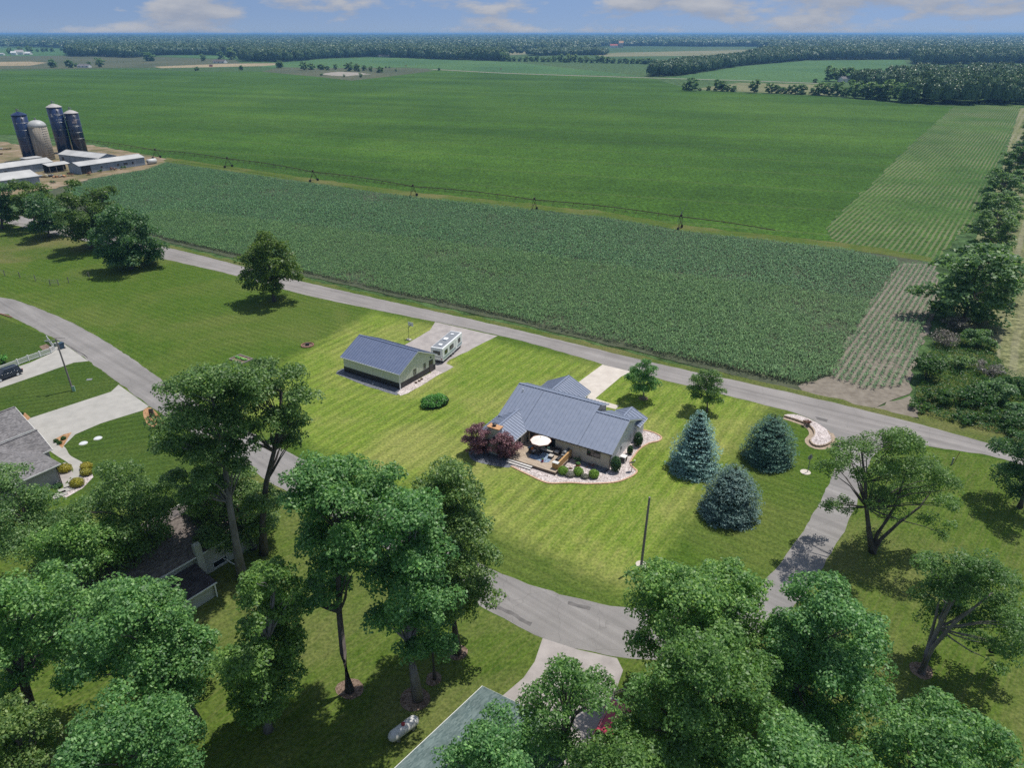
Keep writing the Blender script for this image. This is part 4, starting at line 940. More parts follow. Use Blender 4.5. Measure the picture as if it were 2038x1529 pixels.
# ------------------------------------------------------------------ hedgerow down the right side of the field
HP = [proto_tree(101, 12, 5.4, -.6, 'hedge', n_lobes=30, per_m2=9, size=.24, shape='round', r0=.2, lobe=(.24, .36)),
      proto_tree(102, 11, 5.2, -.4, 'hedge', n_lobes=28, per_m2=9, size=.24, shape='vase', r0=.2, lobe=(.24, .36)),
      proto_tree(103, 9, 4.6, -.6, 'hedge', n_lobes=26, per_m2=9, size=.24, shape='round', r0=.18, lobe=(.26, .38))]
for k, (u, v, s, pi, lb) in enumerate([
        (1917, 640, 1.95, 0, 'largest rounded hedgerow tree at the field edge, right side'),
        (1948, 588, 1.8, 2, 'hedgerow tree just above the largest rounded one'),
        (1962, 505, 1.35, 1, 'spreading hedgerow tree third up the field edge'),
        (1978, 452, 1.35, 0, 'grey-green hedgerow tree fourth up the field edge'),
        (1988, 408, 1.5, 1, 'bushy hedgerow tree fifth up the field edge'),
        (2018, 366, 1.5, 0, 'dark hedgerow tree near the right picture edge'),
        (2038, 322, 1.6, 2, 'tall dark hedgerow tree at the right picture edge'),
        (2052, 288, 1.6, 1, 'hedgerow tree cut by the right picture edge'),
        (2072, 264, 1.6, 0, 'topmost hedgerow tree at the right picture edge')]):
    place_tree(HP[pi], 'hedgerow_tree', lb, G(u, v), (s, s, s * (.74 + .06 * (k % 3))), k * 1.7, 'trees along the right hedgerow', mat='dark' if k in (5, 6) else None)
# scrub at the foot of the hedgerow
SCRUB = [(1900, 660, 2.2, 3.2, 'dead', 'grey leafless bush below the largest hedgerow tree'),
         (1880, 690, 2.4, 3.0, 'dead', 'grey twiggy bush at the end of the corn rows'),
         (1940, 690, 2.5, 3.0, 'hedge', 'green bush right of the grey twiggy bush'),
         (1845, 755, 2.4, 4.2, 'weed', 'bright green sapling clump at the corn corner'),
         (1905, 735, 2.6, 2.4, 'hedge', 'dull green bush in the middle of the scrub'),
         (1965, 745, 2.2, 2.2, 'dead', 'dry bush in the middle of the scrub'),
         (1870, 800, 2.6, 2.2, 'weed', 'low weedy bush above the road bend'),
         (1930, 805, 2.8, 2.4, 'weed', 'leafy bush above the road bend, second from the corn'),
         (1985, 800, 2.4, 3.2, 'hedge', 'upright bush in the scrub near the right edge'),
         (1990, 840, 2.6, 2.0, 'weed', 'low bush by the road near the right edge'),
         (2030, 835, 2.8, 2.6, 'hedge', 'bush at the right edge above the road'),
         (1920, 840, 1.8, 1.3, 'weed', 'small weed clump at the road verge'),
         (2025, 780, 2.6, 2.6, 'weed', 'bush at the right edge in the scrub'),
         (1830, 815, 1.6, 1.2, 'weed', 'small weed clump nearest the corn corner'),
         (1960, 780, 2.2, 2.0, 'weed', 'leafy bush beside the dry one'),
         (2038, 870, 2.4, 2.0, 'weed', 'bush at the right edge beside the verge')]
for k, (u, v, r, h, m_, lb) in enumerate(SCRUB):
    bush('scrub_bush', lb, G(u, v), r * 1.35, h * 1.1, m_, 300 + k, 'scrub below the hedgerow', per_m2=16 if m_ != 'dead' else 11, size=.2 if m_ != 'dead' else .13, n=11)
sheet('scrub_floor', [(1822, 790), (1850, 700), (1890, 650), (1960, 660), (2000, 740), (2060, 790), (2200, 800), (2200, 950), (2060, 897), (1950, 872), (1830, 835)], -0.005, M['verge'], jit=0.6, step=2)

# ------------------------------------------------------------------ weeds under the scrub
def in_poly(x, y, poly):
    inside = np.zeros(len(x), bool); j = len(poly) - 1
    for i in range(len(poly)):
        xi, yi = poly[i]; xj, yj = poly[j]
        c = ((yi > y) != (yj > y)) & (x < (xj - xi) * (y - yi) / (yj - yi + 1e-12) + xi)
        inside ^= c; j = i
    return inside
def weeds(name, label, px, n, mat, seed, ht=(.3, 1.3), size=.16):
    rng = np.random.default_rng(seed); poly = [tuple(p) for p in W(px)]; P_ = np.array(poly)
    x = rng.uniform(P_[:, 0].min(), P_[:, 0].max(), n); y = rng.uniform(P_[:, 1].min(), P_[:, 1].max(), n)
    k = in_poly(x, y, poly); x, y = x[k], y[k]
    h = np.array([.5 + .9 * noise.noise(Vector((a * .16, b * .16, seed))) + .5 * noise.noise(Vector((a * .6, b * .6, seed))) for a, b in zip(x, y)])
    z = np.clip(h, .06, 1.4) * rng.uniform(.35, 1.0, len(x)) * ht[1] + .03
    nn = rng.normal(size=(len(x), 3)) * .55; nn[:, 2] += .8; nn /= np.linalg.norm(nn, axis=1, keepdims=True)
    v, f = leaf_cards(np.stack([x, y, z], 1), nn, size, .5, rng)
    return tag(link(name, np_mesh(name, v, f), M[mat]), label, 'weeds', kind='stuff')
weeds('weed_thicket', 'rank green weeds between the bushes at the hedgerow foot', [(1815, 800), (1835, 730), (1870, 670), (1960, 660), (2000, 740), (2080, 790), (2090, 885), (1960, 858), (1850, 832)], 42000, 'weed', 8)
weeds('tall_verge_grass', 'tall roadside grass along the edge of the corn', [(330, 481), (470, 513), (600, 547), (750, 580), (1000, 635), (1300, 707), (1530, 763), (1530, 767), (1300, 712), (1000, 641), (750, 585), (600, 552), (470, 518), (330, 486)], 60000, 'weed', 9, (.1, .5), .12)

# ------------------------------------------------------------------ corn
def corn(name, label, px, ang, row, step, seed, hgt=(1.0, 1.4), blades=3, gaps=0.0, width=.085):
    rng = np.random.default_rng(seed); poly = [tuple(p) for p in W(px)]
    P_ = np.array(poly); ca, sa = math.cos(ang), math.sin(ang)
    uv = np.stack([P_[:, 0] * ca + P_[:, 1] * sa, -P_[:, 0] * sa + P_[:, 1] * ca], 1)
    us = np.arange(uv[:, 0].min(), uv[:, 0].max(), step); vs = np.arange(uv[:, 1].min(), uv[:, 1].max(), row)
    U, V = np.meshgrid(us, vs); U = U.ravel() + rng.normal(size=U.size) * step * .3; V = V.ravel() + rng.normal(size=V.size) * row * .06
    x = U * ca - V * sa; y = U * sa + V * ca
    k = in_poly(x, y, poly); x, y = x[k], y[k]
    if gaps:
        nz = np.array([noise.noise(Vector((a * .05, b * .05, seed))) + .6 * noise.noise(Vector((a * .2, b * .2, seed + 5))) for a, b in zip(x, y)])
        k = rng.random(len(x)) > np.clip(gaps + (nz - .15) * .9, 0, .9) * (nz > .1); x, y = x[k], y[k]
    n = len(x); h = rng.uniform(*hgt, n)
    h *= 0.85 + .3 * np.array([noise.noise(Vector((a * .035, b * .035, 1.0))) for a, b in zip(x, y)])
    V_, F_ = [], []
    for bl in range(blades):
        a = rng.uniform(0, 2 * math.pi, n); ln = h * rng.uniform(.45, .75, n); w = width * rng.uniform(.8, 1.3, n)
        z0 = h * rng.uniform(.25, .75, n); dx, dy = np.cos(a), np.sin(a)
        p0 = np.stack([x, y, z0], 1)
        p1 = np.stack([x + dx * ln * .5, y + dy * ln * .5, z0 + ln * .38], 1)
        p2 = np.stack([x + dx * ln, y + dy * ln, z0 + ln * rng.uniform(-.15, .25, n)], 1)
        sd = np.stack([-dy * w, dx * w, np.zeros(n)], 1)
        vv = np.stack([p0, p1 - sd, p2, p1 + sd], 1).reshape(-1, 3)
        F_.append(np.arange(4 * n).reshape(n, 4) + sum(len(q) for q in V_)); V_.append(vv)
    o = link(name, np_mesh(name, np.concatenate(V_), np.concatenate(F_)), M['corn'])
    tag(o, label, 'corn', kind='stuff'); return o
CORN_NEAR = [(330, 420), (620, 452), (1000, 500), (1300, 545), (1560, 575), (1735, 600), (1660, 745), (1600, 766), (1530, 754), (1300, 702), (1000, 630), (750, 575), (600, 542), (470, 508), (330, 476), (240, 445)]
CORN_FAR = [(130, 382), (190, 358), (290, 340), (330, 326), (620, 367), (820, 395), (1010, 415), (1200, 435), (1360, 463), (1540, 483), (1680, 500), (1790, 525), (1735, 600), (1560, 575), (1300, 545), (1000, 500), (620, 452), (330, 420), (240, 445)]
CORN_ROWS = [(1795, 527), (1860, 526), (1866, 600), (1812, 735), (1805, 768), (1730, 778), (1655, 752), (1735, 600)]
corn('corn_crop', 'dense dark green corn beside the county road', CORN_NEAR, R(-32), .76, .27, 1, (1.0, 1.6), 4, .06, .072)
corn('corn_crop', 'dense corn stretching up to the irrigation boom', CORN_FAR, R(-32), .80, .42, 2, (1.1, 1.5), 3, .02, .125)
corn('corn_crop', 'thin corn rows with bare soil between, at the right end of the field', CORN_ROWS, R(54.5), 1.12, .30, 3, (.85, 1.2), 4, .05, .072)

# ================================================================== BUILDINGS
def ribs_on(m, a, b, c, d, sp=0.56, w=0.10, h=0.06):
    """raised ribs on quad a-b (eave) to d-c (ridge); a,d share one rake, b,c the other"""
    a, b, c, d = map(Vector, (a, b, c, d)); L = (b - a).length; k = max(1, int(L / sp))
    n = (b - a).cross(d - a).normalized(); n = n if n.z > 0 else -n
    for i in range(k + 1):
        t = min(0.998, max(.002, i / k)); p, q = a.lerp(b, t) + n * h * .5, d.lerp(c, t) + n * h * .5
        if (q - p).length > .05: m.bar(p, q, w, h)
def window(root, x0, x1, z0, z1, y, face='y-', frame='brown_trim', panes=2, name='window', parent=None):
    """window in a wall plane: face 'y-' looks to -Y at y, 'x+' to +X at x=y"""
    d = .05
    def bx(m, a0, a1, b0, b1, o0, o1):
        if face == 'y-': m.box(a0, a1, y - o1, y - o0, b0, b1)
        elif face == 'y+': m.box(a0, a1, y + o0, y + o1, b0, b1)
        elif face == 'x+': m.box(y + o0, y + o1, a0, a1, b0, b1)
        else: m.box(y - o1, y - o0, a0, a1, b0, b1)
    fw = .07; m = MB()
    bx(m, x0, x1, z0, z0 + fw, .004, d); bx(m, x0, x1, z1 - fw, z1, .004, d)
    bx(m, x0, x0 + fw, z0 + fw, z1 - fw, .004, d); bx(m, x1 - fw, x1, z0 + fw, z1 - fw, .004, d)
    w = m.build(name, M[frame], root)
    for i in range(panes):
        a0 = x0 + fw + (x1 - x0 - 2 * fw) * i / panes; a1 = x0 + fw + (x1 - x0 - 2 * fw) * (i + 1) / panes
        m = MB(); bx(m, a0 + (.025 if i else 0), a1 - (.025 if i < panes - 1 else 0), z0 + fw, z1 - fw, .003, .02); m.build('pane', M['glass'], w)
        if i:
            m = MB(); bx(m, a0 - .022, a0 + .022, z0 + fw, z1 - fw, .003, d - .005); m.build('mullion', M[frame], w)
    return w
def gable_block(root, x0, x1, y0, y1, h, rh, wall, roof, axis='x', over=.4, rake=.3, ribs=False, trim='white', t=.1, roof_name='roof', hip=(0, 0), wallname='wall'):
    """box with gabled or hipped roof, ridge along axis"""
    if axis == 'x':
        T = lambda a, b, z: (a, b, z); A0, A1, B0, B1 = x0, x1, y0, y1
    else:
        T = lambda a, b, z: (b, a, z); A0, A1, B0, B1 = y0, y1, x0, x1
    bm_ = (B0 + B1) / 2; slope = (rh - h) / ((B1 - B0) / 2)
    m = MB(); vs = []
    for a in (A0, A1):
        hipped = hip[0] if a == A0 else hip[1]
        vs += [T(a, B0, -.05), T(a, B1, -.05), T(a, B1, h), T(a, bm_, h if hipped else rh - .03), T(a, B0, h)]
    m.add(vs, [(0, 1, 2, 3, 4), (5, 6, 7, 8, 9), (0, 5, 9, 4), (1, 6, 7, 2)])
    m.build(wallname, M[wall], root)
    e = h - slope * over + .06; r = rh + .06
    ra0 = A0 - rake + (hip[0] and (B1 - B0) / 2 * hip[0]); ra1 = A1 + rake - (hip[1] and (B1 - B0) / 2 * hip[1])
    rb = MB(); rm = MB()
    for s, B in ((-1, B0 - over), (1, B1 + over)):
        q = (T(A0 - rake, B, e), T(A1 + rake, B, e), T(ra1, bm_, r), T(ra0, bm_, r))
        rm.slab(*q, t)
        if ribs: ribs_on(rb, *q)
    for hp, a, ra in ((hip[0], A0 - rake, ra0), (hip[1], A1 + rake, ra1)):
        if hp: rm.slab(T(a, B0 - over, e), T(a, B1 + over, e), T(ra, bm_ + .01, r), T(ra, bm_ - .01, r), t)
    ro = rm.build(roof_name, M[roof], root)
    if ribs: rb.build('ribs', M[roof], ro)['kind'] = 'stuff'
    MB().bar(T(ra0, bm_, r + .02), T(ra1, bm_, r + .02), .3, .05).build('ridge_cap', M[roof], ro)
    for B in (B0 - over, B1 + over):
        MB().bar(T(A0 - rake, B, e - .06), T(A1 + rake, B, e - .06), .05, .16).build('gutter', M[trim], ro)
    for a, hp in ((A0 - rake, hip[0]), (A1 + rake, hip[1])):
        if not hp:
            f = MB(); f.bar(T(a, B0 - over, e - .09), T(a, bm_, r - .09), .04, .16); f.bar(T(a, B1 + over, e - .09), T(a, bm_, r - .09), .04, .16)
            f.build('rake_board', M[trim], ro)
    return ro

# ------------------------------------------------------------------ the house (local X along the ridge, Y away from the camera)
HOUSE = G(1212, 934); HA = R(-30.7)
house = empty('house', HOUSE, HA, 'one-storey tan brick house with blue-grey ribbed metal roof', 'house')
SL = 0.433
ez = lambda y: 2.70 + SL * (y + .45)
m = MB()   # rear wall and right gable wall, wing walls
m.box(-13.0, 0, 0, .25, -.05, 2.78)
m.build('rear_wall', M['house_wall'], house)
m = MB(); m.add([(0, .25, -.05), (0, 11.2, -.05), (0, 11.2, 2.7), (0, 5.6, 5.15), (0, .25, 2.86), (-.2, .25, -.05), (-.2, 11.2, -.05), (-.2, 11.2, 2.7), (-.2, 5.6, 5.15), (-.2, .25, 2.86)],
      [(0, 1, 2, 3, 4), (9, 8, 7, 6, 5), (0, 5, 6, 1), (1, 6, 7, 2), (2, 7, 8, 3), (3, 8, 9, 4), (4, 9, 5, 0)])
m.build('gable_wall', M['gable_wall'], house)
m = MB(); m.add([(-18.2, .25, -.05), (-18.2, 13.2, -.05), (-18.2, 13.2, 2.7), (-18.2, 9.4, 4.7), (-18.2, 6.9, 5.75), (-18.2, .25, 2.86), (-18.0, .25, -.05), (-18.0, 13.2, -.05), (-18.0, 13.2, 2.7), (-18.0, 9.4, 4.7), (-18.0, 6.9, 5.75), (-18.0, .25, 2.86)],
      [(0, 1, 2, 3, 4, 5), (11, 10, 9, 8, 7, 6)] + [(i, i + 6, (i + 1) % 6 + 6, (i + 1) % 6) for i in range(6)])
m.build('left_gable_wall', M['gable_wall'], house)
m = MB(); m.box(-17.9, -4.9, 9.3, 9.5, -.05, 4.6); m.box(-4.7, -.25, 11.0, 11.2, -.05, 2.65); m.build('front_wall', M['house_wall'], house)
m = MB(); m.add([(-4.95, 5.7, 5.0), (-4.95, 6.9, 5.72), (-4.95, 9.3, 4.62), (-4.95, 9.3, 2.5), (-4.95, 5.7, 2.5), (-5.1, 5.7, 5.0), (-5.1, 6.9, 5.72), (-5.1, 9.3, 4.62), (-5.1, 9.3, 2.5), (-5.1, 5.7, 2.5)], [(0, 1, 2, 3, 4), (9, 8, 7, 6, 5)] + [(i, i + 5, (i + 1) % 5 + 5, (i + 1) % 5) for i in range(5)])
m.build('step_wall', M['house_wall'], house)
# roofs
def roof_part(name, quads, ribs=True, sp=.56):
    rm, rb = MB(), MB()
    for q in quads:
        rm.slab(*q, .09)
        if ribs: ribs_on(rb, *q, sp)
    o = rm.build(name, M['blue_roof'], house)
    if ribs: rb.build('ribs', M['blue_roof'], o)['kind'] = 'stuff'
    return o
yA, zA, yB, zB = 6.9, ez(6.9), 5.6, ez(5.6)
main = roof_part('main_roof', [((-14.1, -.45, ez(-.45)), (-4.75, -.45, ez(-.45)), (-4.75, yA, zA), (-14.1, yA, zA)),
                               ((-18.6, .55, ez(.55)), (-14.1, .55, ez(.55)), (-14.1, yA, zA), (-18.6, yA, zA)),
                               ((-4.75, -.45, ez(-.45)), (.45, -.45, ez(-.45)), (.45, yB, zB), (-4.75, yB, zB))])
roof_part('far_roof', [((-4.55, 9.7, 4.72), (-18.6, 9.7, 4.72), (-18.6, yA, zA), (-4.55, yA, zA))])
roof_part('low_far_roof', [((.45, 11.65, 2.62), (-4.75, 11.65, 2.62), (-4.75, yB, zB), (.45, yB, zB))])
m = MB(); m.bar((-18.6, yA, zA + .03), (-4.5, yA, zA + .03), .34, .06); m.bar((-4.75, yB, zB + .03), (.45, yB, zB + .03), .34, .06); m.build('ridge_cap', M['blue_roof'], main)
m = MB(); m.bar((-13.1, -.47, ez(-.45) - .1), (.45, -.47, ez(-.45) - .1), .08, .12); m.build('gutter', M['brown_trim'], main)
m = MB(); m.bar((.46, -.45, ez(-.45) - .06), (.46, yB, zB - .06), .05, .16); m.bar((.46, 11.65, 2.55), (.46, yB, zB - .06), .05, .16); m.build('rake_board', M['white'], main)
m = MB(); m.bar((-4.54, 9.7, 4.64), (-4.54, yA, zA - .08), .05, .2); m.bar((-4.54, 9.72, 4.64), (-7.5, 9.72, 4.64), .05, .16); m.build('rake_board', M['white'], main)
MB().tube([(-17.2, 5.6, ez(5.6) - .1), (-17.2, 5.6, ez(5.6) + .5)], .09, 8).build('vent_pipe', M['white'], house)
# garage wing (far side), entry wing, near wing
def wing(name, xr, hw, ya, yb, z_e, z_r, wall, ends):
    rm, rb = MB(), MB(); over = .4; sl = (z_r - z_e) / hw
    for s in (-1, 1):
        q = ((xr + s * (hw + over), ya, z_e - sl * over), (xr + s * (hw + over), yb, z_e - sl * over), (xr, yb, z_r), (xr, ya, z_r))
        rm.slab(*q, .09); ribs_on(rb, *q)
    o = rm.build(name + '_roof', M['blue_roof'], house); rb.build('ribs', M['blue_roof'], o)['kind'] = 'stuff'
    MB().bar((xr, ya, z_r + .03), (xr, yb, z_r + .03), .3, .06).build('ridge_cap', M['blue_roof'], o)
    far = max(ya, yb) if ends == 'far' else min(ya, yb); f = MB()
    for s in (-1, 1): f.bar((xr + s * (hw + over), far, z_e - sl * over - .06), (xr, far, z_r - .06), .05, .18)
    f.build('rake_board', M['white'], o)
    for s in (-1, 1): MB().bar((xr + s * (hw + over), ya, z_e - sl * over - .08), (xr + s * (hw + over), yb, z_e - sl * over - .08), .06, .14).build('gutter', M['white'], o)
    m = MB(); inset = -.35 if ends == 'far' else .35; e = far + inset
    oth = min(ya, yb) if ends == 'far' else max(ya, yb)
    vs = [(xr - hw, e, -.05), (xr + hw, e, -.05), (xr + hw, e, z_e - .05), (xr, e, z_r - .12), (xr - hw, e, z_e - .05)]
    vs += [(x, oth, z) for x, _, z in vs]
    m.add(vs, [(0, 1, 2, 3, 4), (9, 8, 7, 6, 5), (0, 5, 6, 1), (1, 6, 7, 2), (2, 7, 8, 3), (3, 8, 9, 4), (4, 9, 5, 0)])
    m.build(name + '_wall', M[wall], house)
wing('garage', -14.35, 3.6, 8.6, 15.9, 2.75, 4.55, 'house_wall', 'far')
wing('entry', -1.8, 2.2, 9.0, 12.3, 2.7, 3.75, 'gable_wall', 'far')
wing('den', -16.1, 2.65, 2.6, -4.5, 2.8, 4.0, 'house_wall', 'near')
m = MB(); m.box(-16.9, -15.1, -5.0, -4.05, -.05, 4.35); ch = m.build('chimney', M['chimney'], house)
MB().box(-17.05, -14.95, -5.15, -3.95, 4.35, 4.5).build('chimney_cap', M['copper'], ch)
MB().lathe([(.22, 4.5), (.22, 4.75), (.34, 4.78), (.34, 4.86), (.05, 4.95)], 10, (-16.1, -4.5)).build('flue', M['black'], ch)
# openings on the deck side
window(house, -3.48, -1.43, 1.25, 2.58, 0, panes=2)
for x0, x1 in ((-12.75, -11.55), (-9.7, -8.55)): window(house, x0, x1, .5, 2.55, 0, panes=2, name='glass_door')
window(house, -11.25, -10.0, .9, 2.55, 0, panes=2, frame='cedar')
window(house, -3.0, -1.5, .5, 2.45, -13.45, face='x+', panes=2, name='glass_door', frame='white')
m = MB().bar((.12, -.12, .02), (.12, -.12, 2.55), .09); m.bar((.12, -.12, .06), (-.3, -1.1, .05), .1); m.build('downspout', M['brown_trim'], house)
MB().box(.02, .1, 3.9, 4.25, 1.1, 1.7).build('meter_box', M['grey_metal'], house)
MB().box(.02, .06, 5.4, 5.75, 3.6, 3.9).build('gable_vent', M['grey_metal'], house)

# ------------------------------------------------------------------ deck and what stands on it (house frame)
HM = Matrix.Translation(HOUSE) @ Matrix.Rotation(HA, 4, 'Z')
def HL(x, y, z=0.0): return HM @ Vector((x, y, z))
deck = empty('deck', HL(-9.5, -2.7), HA, 'low weathered wooden deck with two front steps behind the house', 'deck')
x0, x1, y0, y1 = -3.9, 3.75, -2.55, 2.68
bd = MB(); k = 0; y = y0
while y < y1 - .05:
    bd.box(x0 + .01 * ((k * 7) % 3), x1 - .012 * ((k * 5) % 3), y, y + .135, .41, .45 + .002 * (k % 3)); y += .147; k += 1
bd.build('deck_boards', M['deck'], deck)['kind'] = 'stuff'
m = MB(); m.box(x0, x1, y0 - .03, y0 - .002, .02, .42); m.box(x1 + .002, x1 + .03, y0, y1, .02, .42); m.box(x0 - .03, x0 - .002, y0, y1, .02, .42); m.build('skirt', M['deck_dark'], deck)
for i in range(2):
    s = MB().box(-3.9, .15, y0 - .38 - .36 * i, y0 - .05 - .36 * i, .29 - .15 * i, .33 - .15 * i).build('step', M['deck_grey'], deck)
    MB().box(-3.9, .15, y0 - .34 - .36 * i, y0 - .31 - .36 * i, .02, .285 - .15 * i).build('riser', M['deck_dark'], s)
counter = empty('outdoor_counter', HL(-5.95, -2.2, .45), HA, 'long cedar-clad counter rail along the right edge of the deck', 'counter')
for i in range(6):
    MB().box(.10, .14, -2.3, 2.05, .04 + i * .15, .175 + i * .15).build('slat', M['cedar'], counter)
    MB().box(-.72, .09, -2.34, -2.30, .04 + i * .15, .175 + i * .15).build('slat', M['cedar'], counter)
for yy in (-2.25, -.2, 2.0): MB().box(.03, .1, yy - .05, yy + .05, 0, .94).build('post', M['cedar'], counter)
MB().box(-.75, .16, -2.36, -1.75, .95, 1.0).build('counter_top', M['poly_white'], counter)
MB().box(-.1, .16, -1.75, 2.1, .95, .99).build('ledge', M['cedar'], counter)
def grill(label, loc, kettle=False):
    g_ = empty('grill', loc, HA, label, 'grill', 'grills on the deck')
    m = MB(); m.box(-.62, .62, -.28, .28, .1, .62); m.build('cabinet', M['black'], g_)
    m = MB(); m.xprism([(-.3, .64), (-.3, .85), (-.2, 1.02), (.0, 1.1), (.2, 1.02), (.3, .85), (.3, .64)], -.42, .42); m.build('lid', M['grey_metal'] if not kettle else M['black'], g_)
    for s in (-1, 1): MB().box(s * .44 if s > 0 else -.85, .85 if s > 0 else -.44, -.26, .26, .66, .7).build('side_shelf', M['grey_metal'], g_)
    MB().bar((-.34, -.36, .8), (.34, -.36, .8), .04).build('handle', M['grey_metal'], g_)
    for sx in (-1, 1):
        for sy in (-1, 1): MB().bar((sx * .56, sy * .22, 0), (sx * .56, sy * .22, .12), .06).build('leg', M['black'], g_)
    g_.rotation_euler[2] = HA - math.pi / 2
    return g_
grill('grey-lidded gas grill against the cedar counter, farther from the steps', HL(-6.45, -.9, .45))
grill('black-lidded grill at the near end of the cedar counter', HL(-6.42, -3.15, .45), True)
MB_ = MB().lathe([(.26, 0), (.3, .5), (.3, .86), (.2, .98), (.02, 1.02)], 14)
gk = empty('kettle_smoker', HL(-6.35, .1, .45), 0, 'small round dark smoker at the wall end of the counter', 'smoker'); MB_.smooth().build('body', M['black'], gk); MB().lathe([(.06, 1.0), (.06, 1.12)], 8).build('vent', M['grey_metal'], gk)
rug = empty('rug', HL(-9.4, -2.6, .456), HA, 'round-cornered blue and white patterned rug on the deck', 'rug')
MB().prism([(1.75 * math.cos(a) * (1 + .12 * math.cos(4 * a + math.pi)), 1.3 * math.sin(a) * (1 + .12 * math.cos(4 * a + math.pi))) for a in [2 * math.pi * k / 28 for k in range(28)]], 0, .012).build('weave', M['rug'], rug)
def sofa(label, loc, rz, w, pills=()):
    s = empty('patio_sofa', loc, rz, label, 'sofa')
    MB().box(-w / 2, w / 2, -.4, .4, .06, .32).build('base', M['wicker'], s)
    n = 3 if w > 1.8 else 1
    for i in range(n): MB().box(-w / 2 + .1 + (w - .2) * i / n, -w / 2 + .08 + (w - .2) * (i + 1) / n, -.4, .22, .32, .46).build('seat_cushion', M['cushion'], s, .04)
    MB().box(-w / 2, w / 2, .28, .42, .3, .82).build('backrest', M['wicker'], s, .03)
    for q in (-1, 1): MB().box(q * w / 2 - (.1 if q > 0 else 0), q * w / 2 + (0 if q > 0 else .1), -.38, .28, .3, .6).build('armrest', M['wicker'], s, .02)
    for x, mt in pills: MB().box(x - .2, x + .2, .06, .24, .46, .84).build('pillow', M[mt], s, .06)
    return s
sofa('long beige cushioned patio sofa with mint pillows under the umbrella', HL(-9.3, -1.0, .45), HA, 2.3, ((-.7, 'mint'), (.1, 'mint')))
sofa('wicker armchair with dusty blue throw and orange pillow, near the steps', HL(-11.0, -2.3, .47), HA + R(75), 1.0, ((0, 'orange'),))
sofa('pale cushioned patio bench against the house wall', HL(-8.0, -.75, .45), HA, 1.3)
th = empty('throw_blanket', HL(-11.42, -2.45, 1.0), HA + R(75), 'dusty blue throw draped over the wicker armchair', 'blanket')
MB().box(-.42, .42, .0, .34, .2, .34).build('cloth', M['blue_cloth'], th, .05); th.location = HL(-11.3, -2.35, 1.0)
ct = empty('coffee_table', HL(-10.2, -2.5, .47), HA, 'dark low coffee table on the blue rug', 'table')
MB().box(-.5, .5, -.32, .32, .34, .4).build('table_top', M['wicker'], ct)
for sx in (-1, 1):
    for sy in (-1, 1): MB().bar((sx * .44, sy * .27, 0), (sx * .44, sy * .27, .34), .06).build('leg', M['wicker'], ct)
ot = empty('ottoman', HL(-8.1, -2.15, .47), HA, 'dark square ottoman at the right of the blue rug', 'ottoman'); MB().box(-.32, .32, -.32, .32, .05, .3).build('base', M['wicker'], ot); MB().box(-.34, .34, -.34, .34, .3, .42).build('cushion', M['cushion'], ot, .04)
pt = empty('flower_pot', HL(-8.6, -3.75, .45), 0, 'small magenta pot standing on the front deck boards', 'pot'); MB().lathe([(.12, 0), (.2, .3), (.21, .34), (.15, .33)], 12).build('pot', M['pink'], pt); MB().blob((0, 0, .45), (.17, .17, .16), 3, .4).build('plant', M['arbor'], pt)
umb = empty('patio_umbrella', HL(-10.05, -1.7, .45), HA, 'large cream octagonal patio umbrella over the deck seating', 'umbrella')
MB().tube([(0, 0, 0), (0, 0, 2.62)], .035, 8).build('pole', M['wicker'], umb)
m = MB(); n = 8; ring = [(1.55 * math.cos(2 * math.pi * (k + .5) / n), 1.55 * math.sin(2 * math.pi * (k + .5) / n), 2.0) for k in range(n)]
for k in range(n):
    a, b = Vector(ring[k]), Vector(ring[(k + 1) % n]); m.add([(0, 0, 2.6), a, (a + b) / 2 + Vector((0, 0, .03)), b], [(0, 1, 2), (0, 2, 3)])
can = m.build('canopy', M['canvas'], umb)
m = MB()
for k in range(n): m.bar(ring[k], ring[(k + 1) % n], .02, .14)
m.build('valance', M['canvas_edge'], can)
m = MB()
for k in range(n): m.bar((0, 0, 2.5), ring[k], .025)
m.build('ribs', M['wicker'], umb)
MB().lathe([(.05, 2.58), (.06, 2.66), (.01, 2.74)], 8).build('finial', M['copper'], umb)
MB().lathe([(.3, 0), (.3, .06), (.06, .1)], 14).build('stand', M['black'], umb)
# planting round the house
for k, (x, y, lb) in enumerate(((-5.0, -4.35, 'bright clipped boxwood ball nearest the deck corner'), (-3.1, -3.5, 'bright clipped boxwood ball, middle of the three'), (-1.0, -2.95, 'bright clipped boxwood ball nearest the house corner'))):
    shrub('boxwood_shrub', lb, HL(x, y), (.72, .72, .58), 'boxwood', 40 + k, 1300, .07, group='boxwood balls in the stone bed')
shrub('sage_shrub', 'pale grey mound between the first two boxwood balls', HL(-3.9, -4.35), (.7, .62, .36), 'sage', 44, 800, .06, .2)
shrub('sage_shrub', 'pale grey mound between the last two boxwood balls', HL(-1.95, -3.75), (.58, .5, .3), 'sage', 45, 700, .06, .2)
shrub('arborvitae_shrub', 'tall clipped arborvitae at the near house corner', HL(1.0, -.1), (.72, .72, 1.25), 'arbor', 46, 2400, .07, .08)
shrub('arborvitae_shrub', 'small dark conical evergreen along the gable wall', HL(1.0, 5.2), (.42, .42, .75), 'arbor', 47, 1200, .06, .08)
shrub('arborvitae_shrub', 'tall clipped arborvitae at the far end of the gable wall', HL(1.15, 7.9), (.66, .66, 1.2), 'arbor', 48, 2200, .07, .08)
bush('perennial_clump', 'dark twiggy plants against the brick wall by the counter', HL(-4.7, -.75), .7, .9, 'dark', 49, per_m2=30, size=.08, n=5)
bush('perennial_clump', 'low dry flower stems below the bedroom window', HL(-2.4, -.8), .9, .5, 'reed', 50, per_m2=12, size=.06, n=6, stems=False)
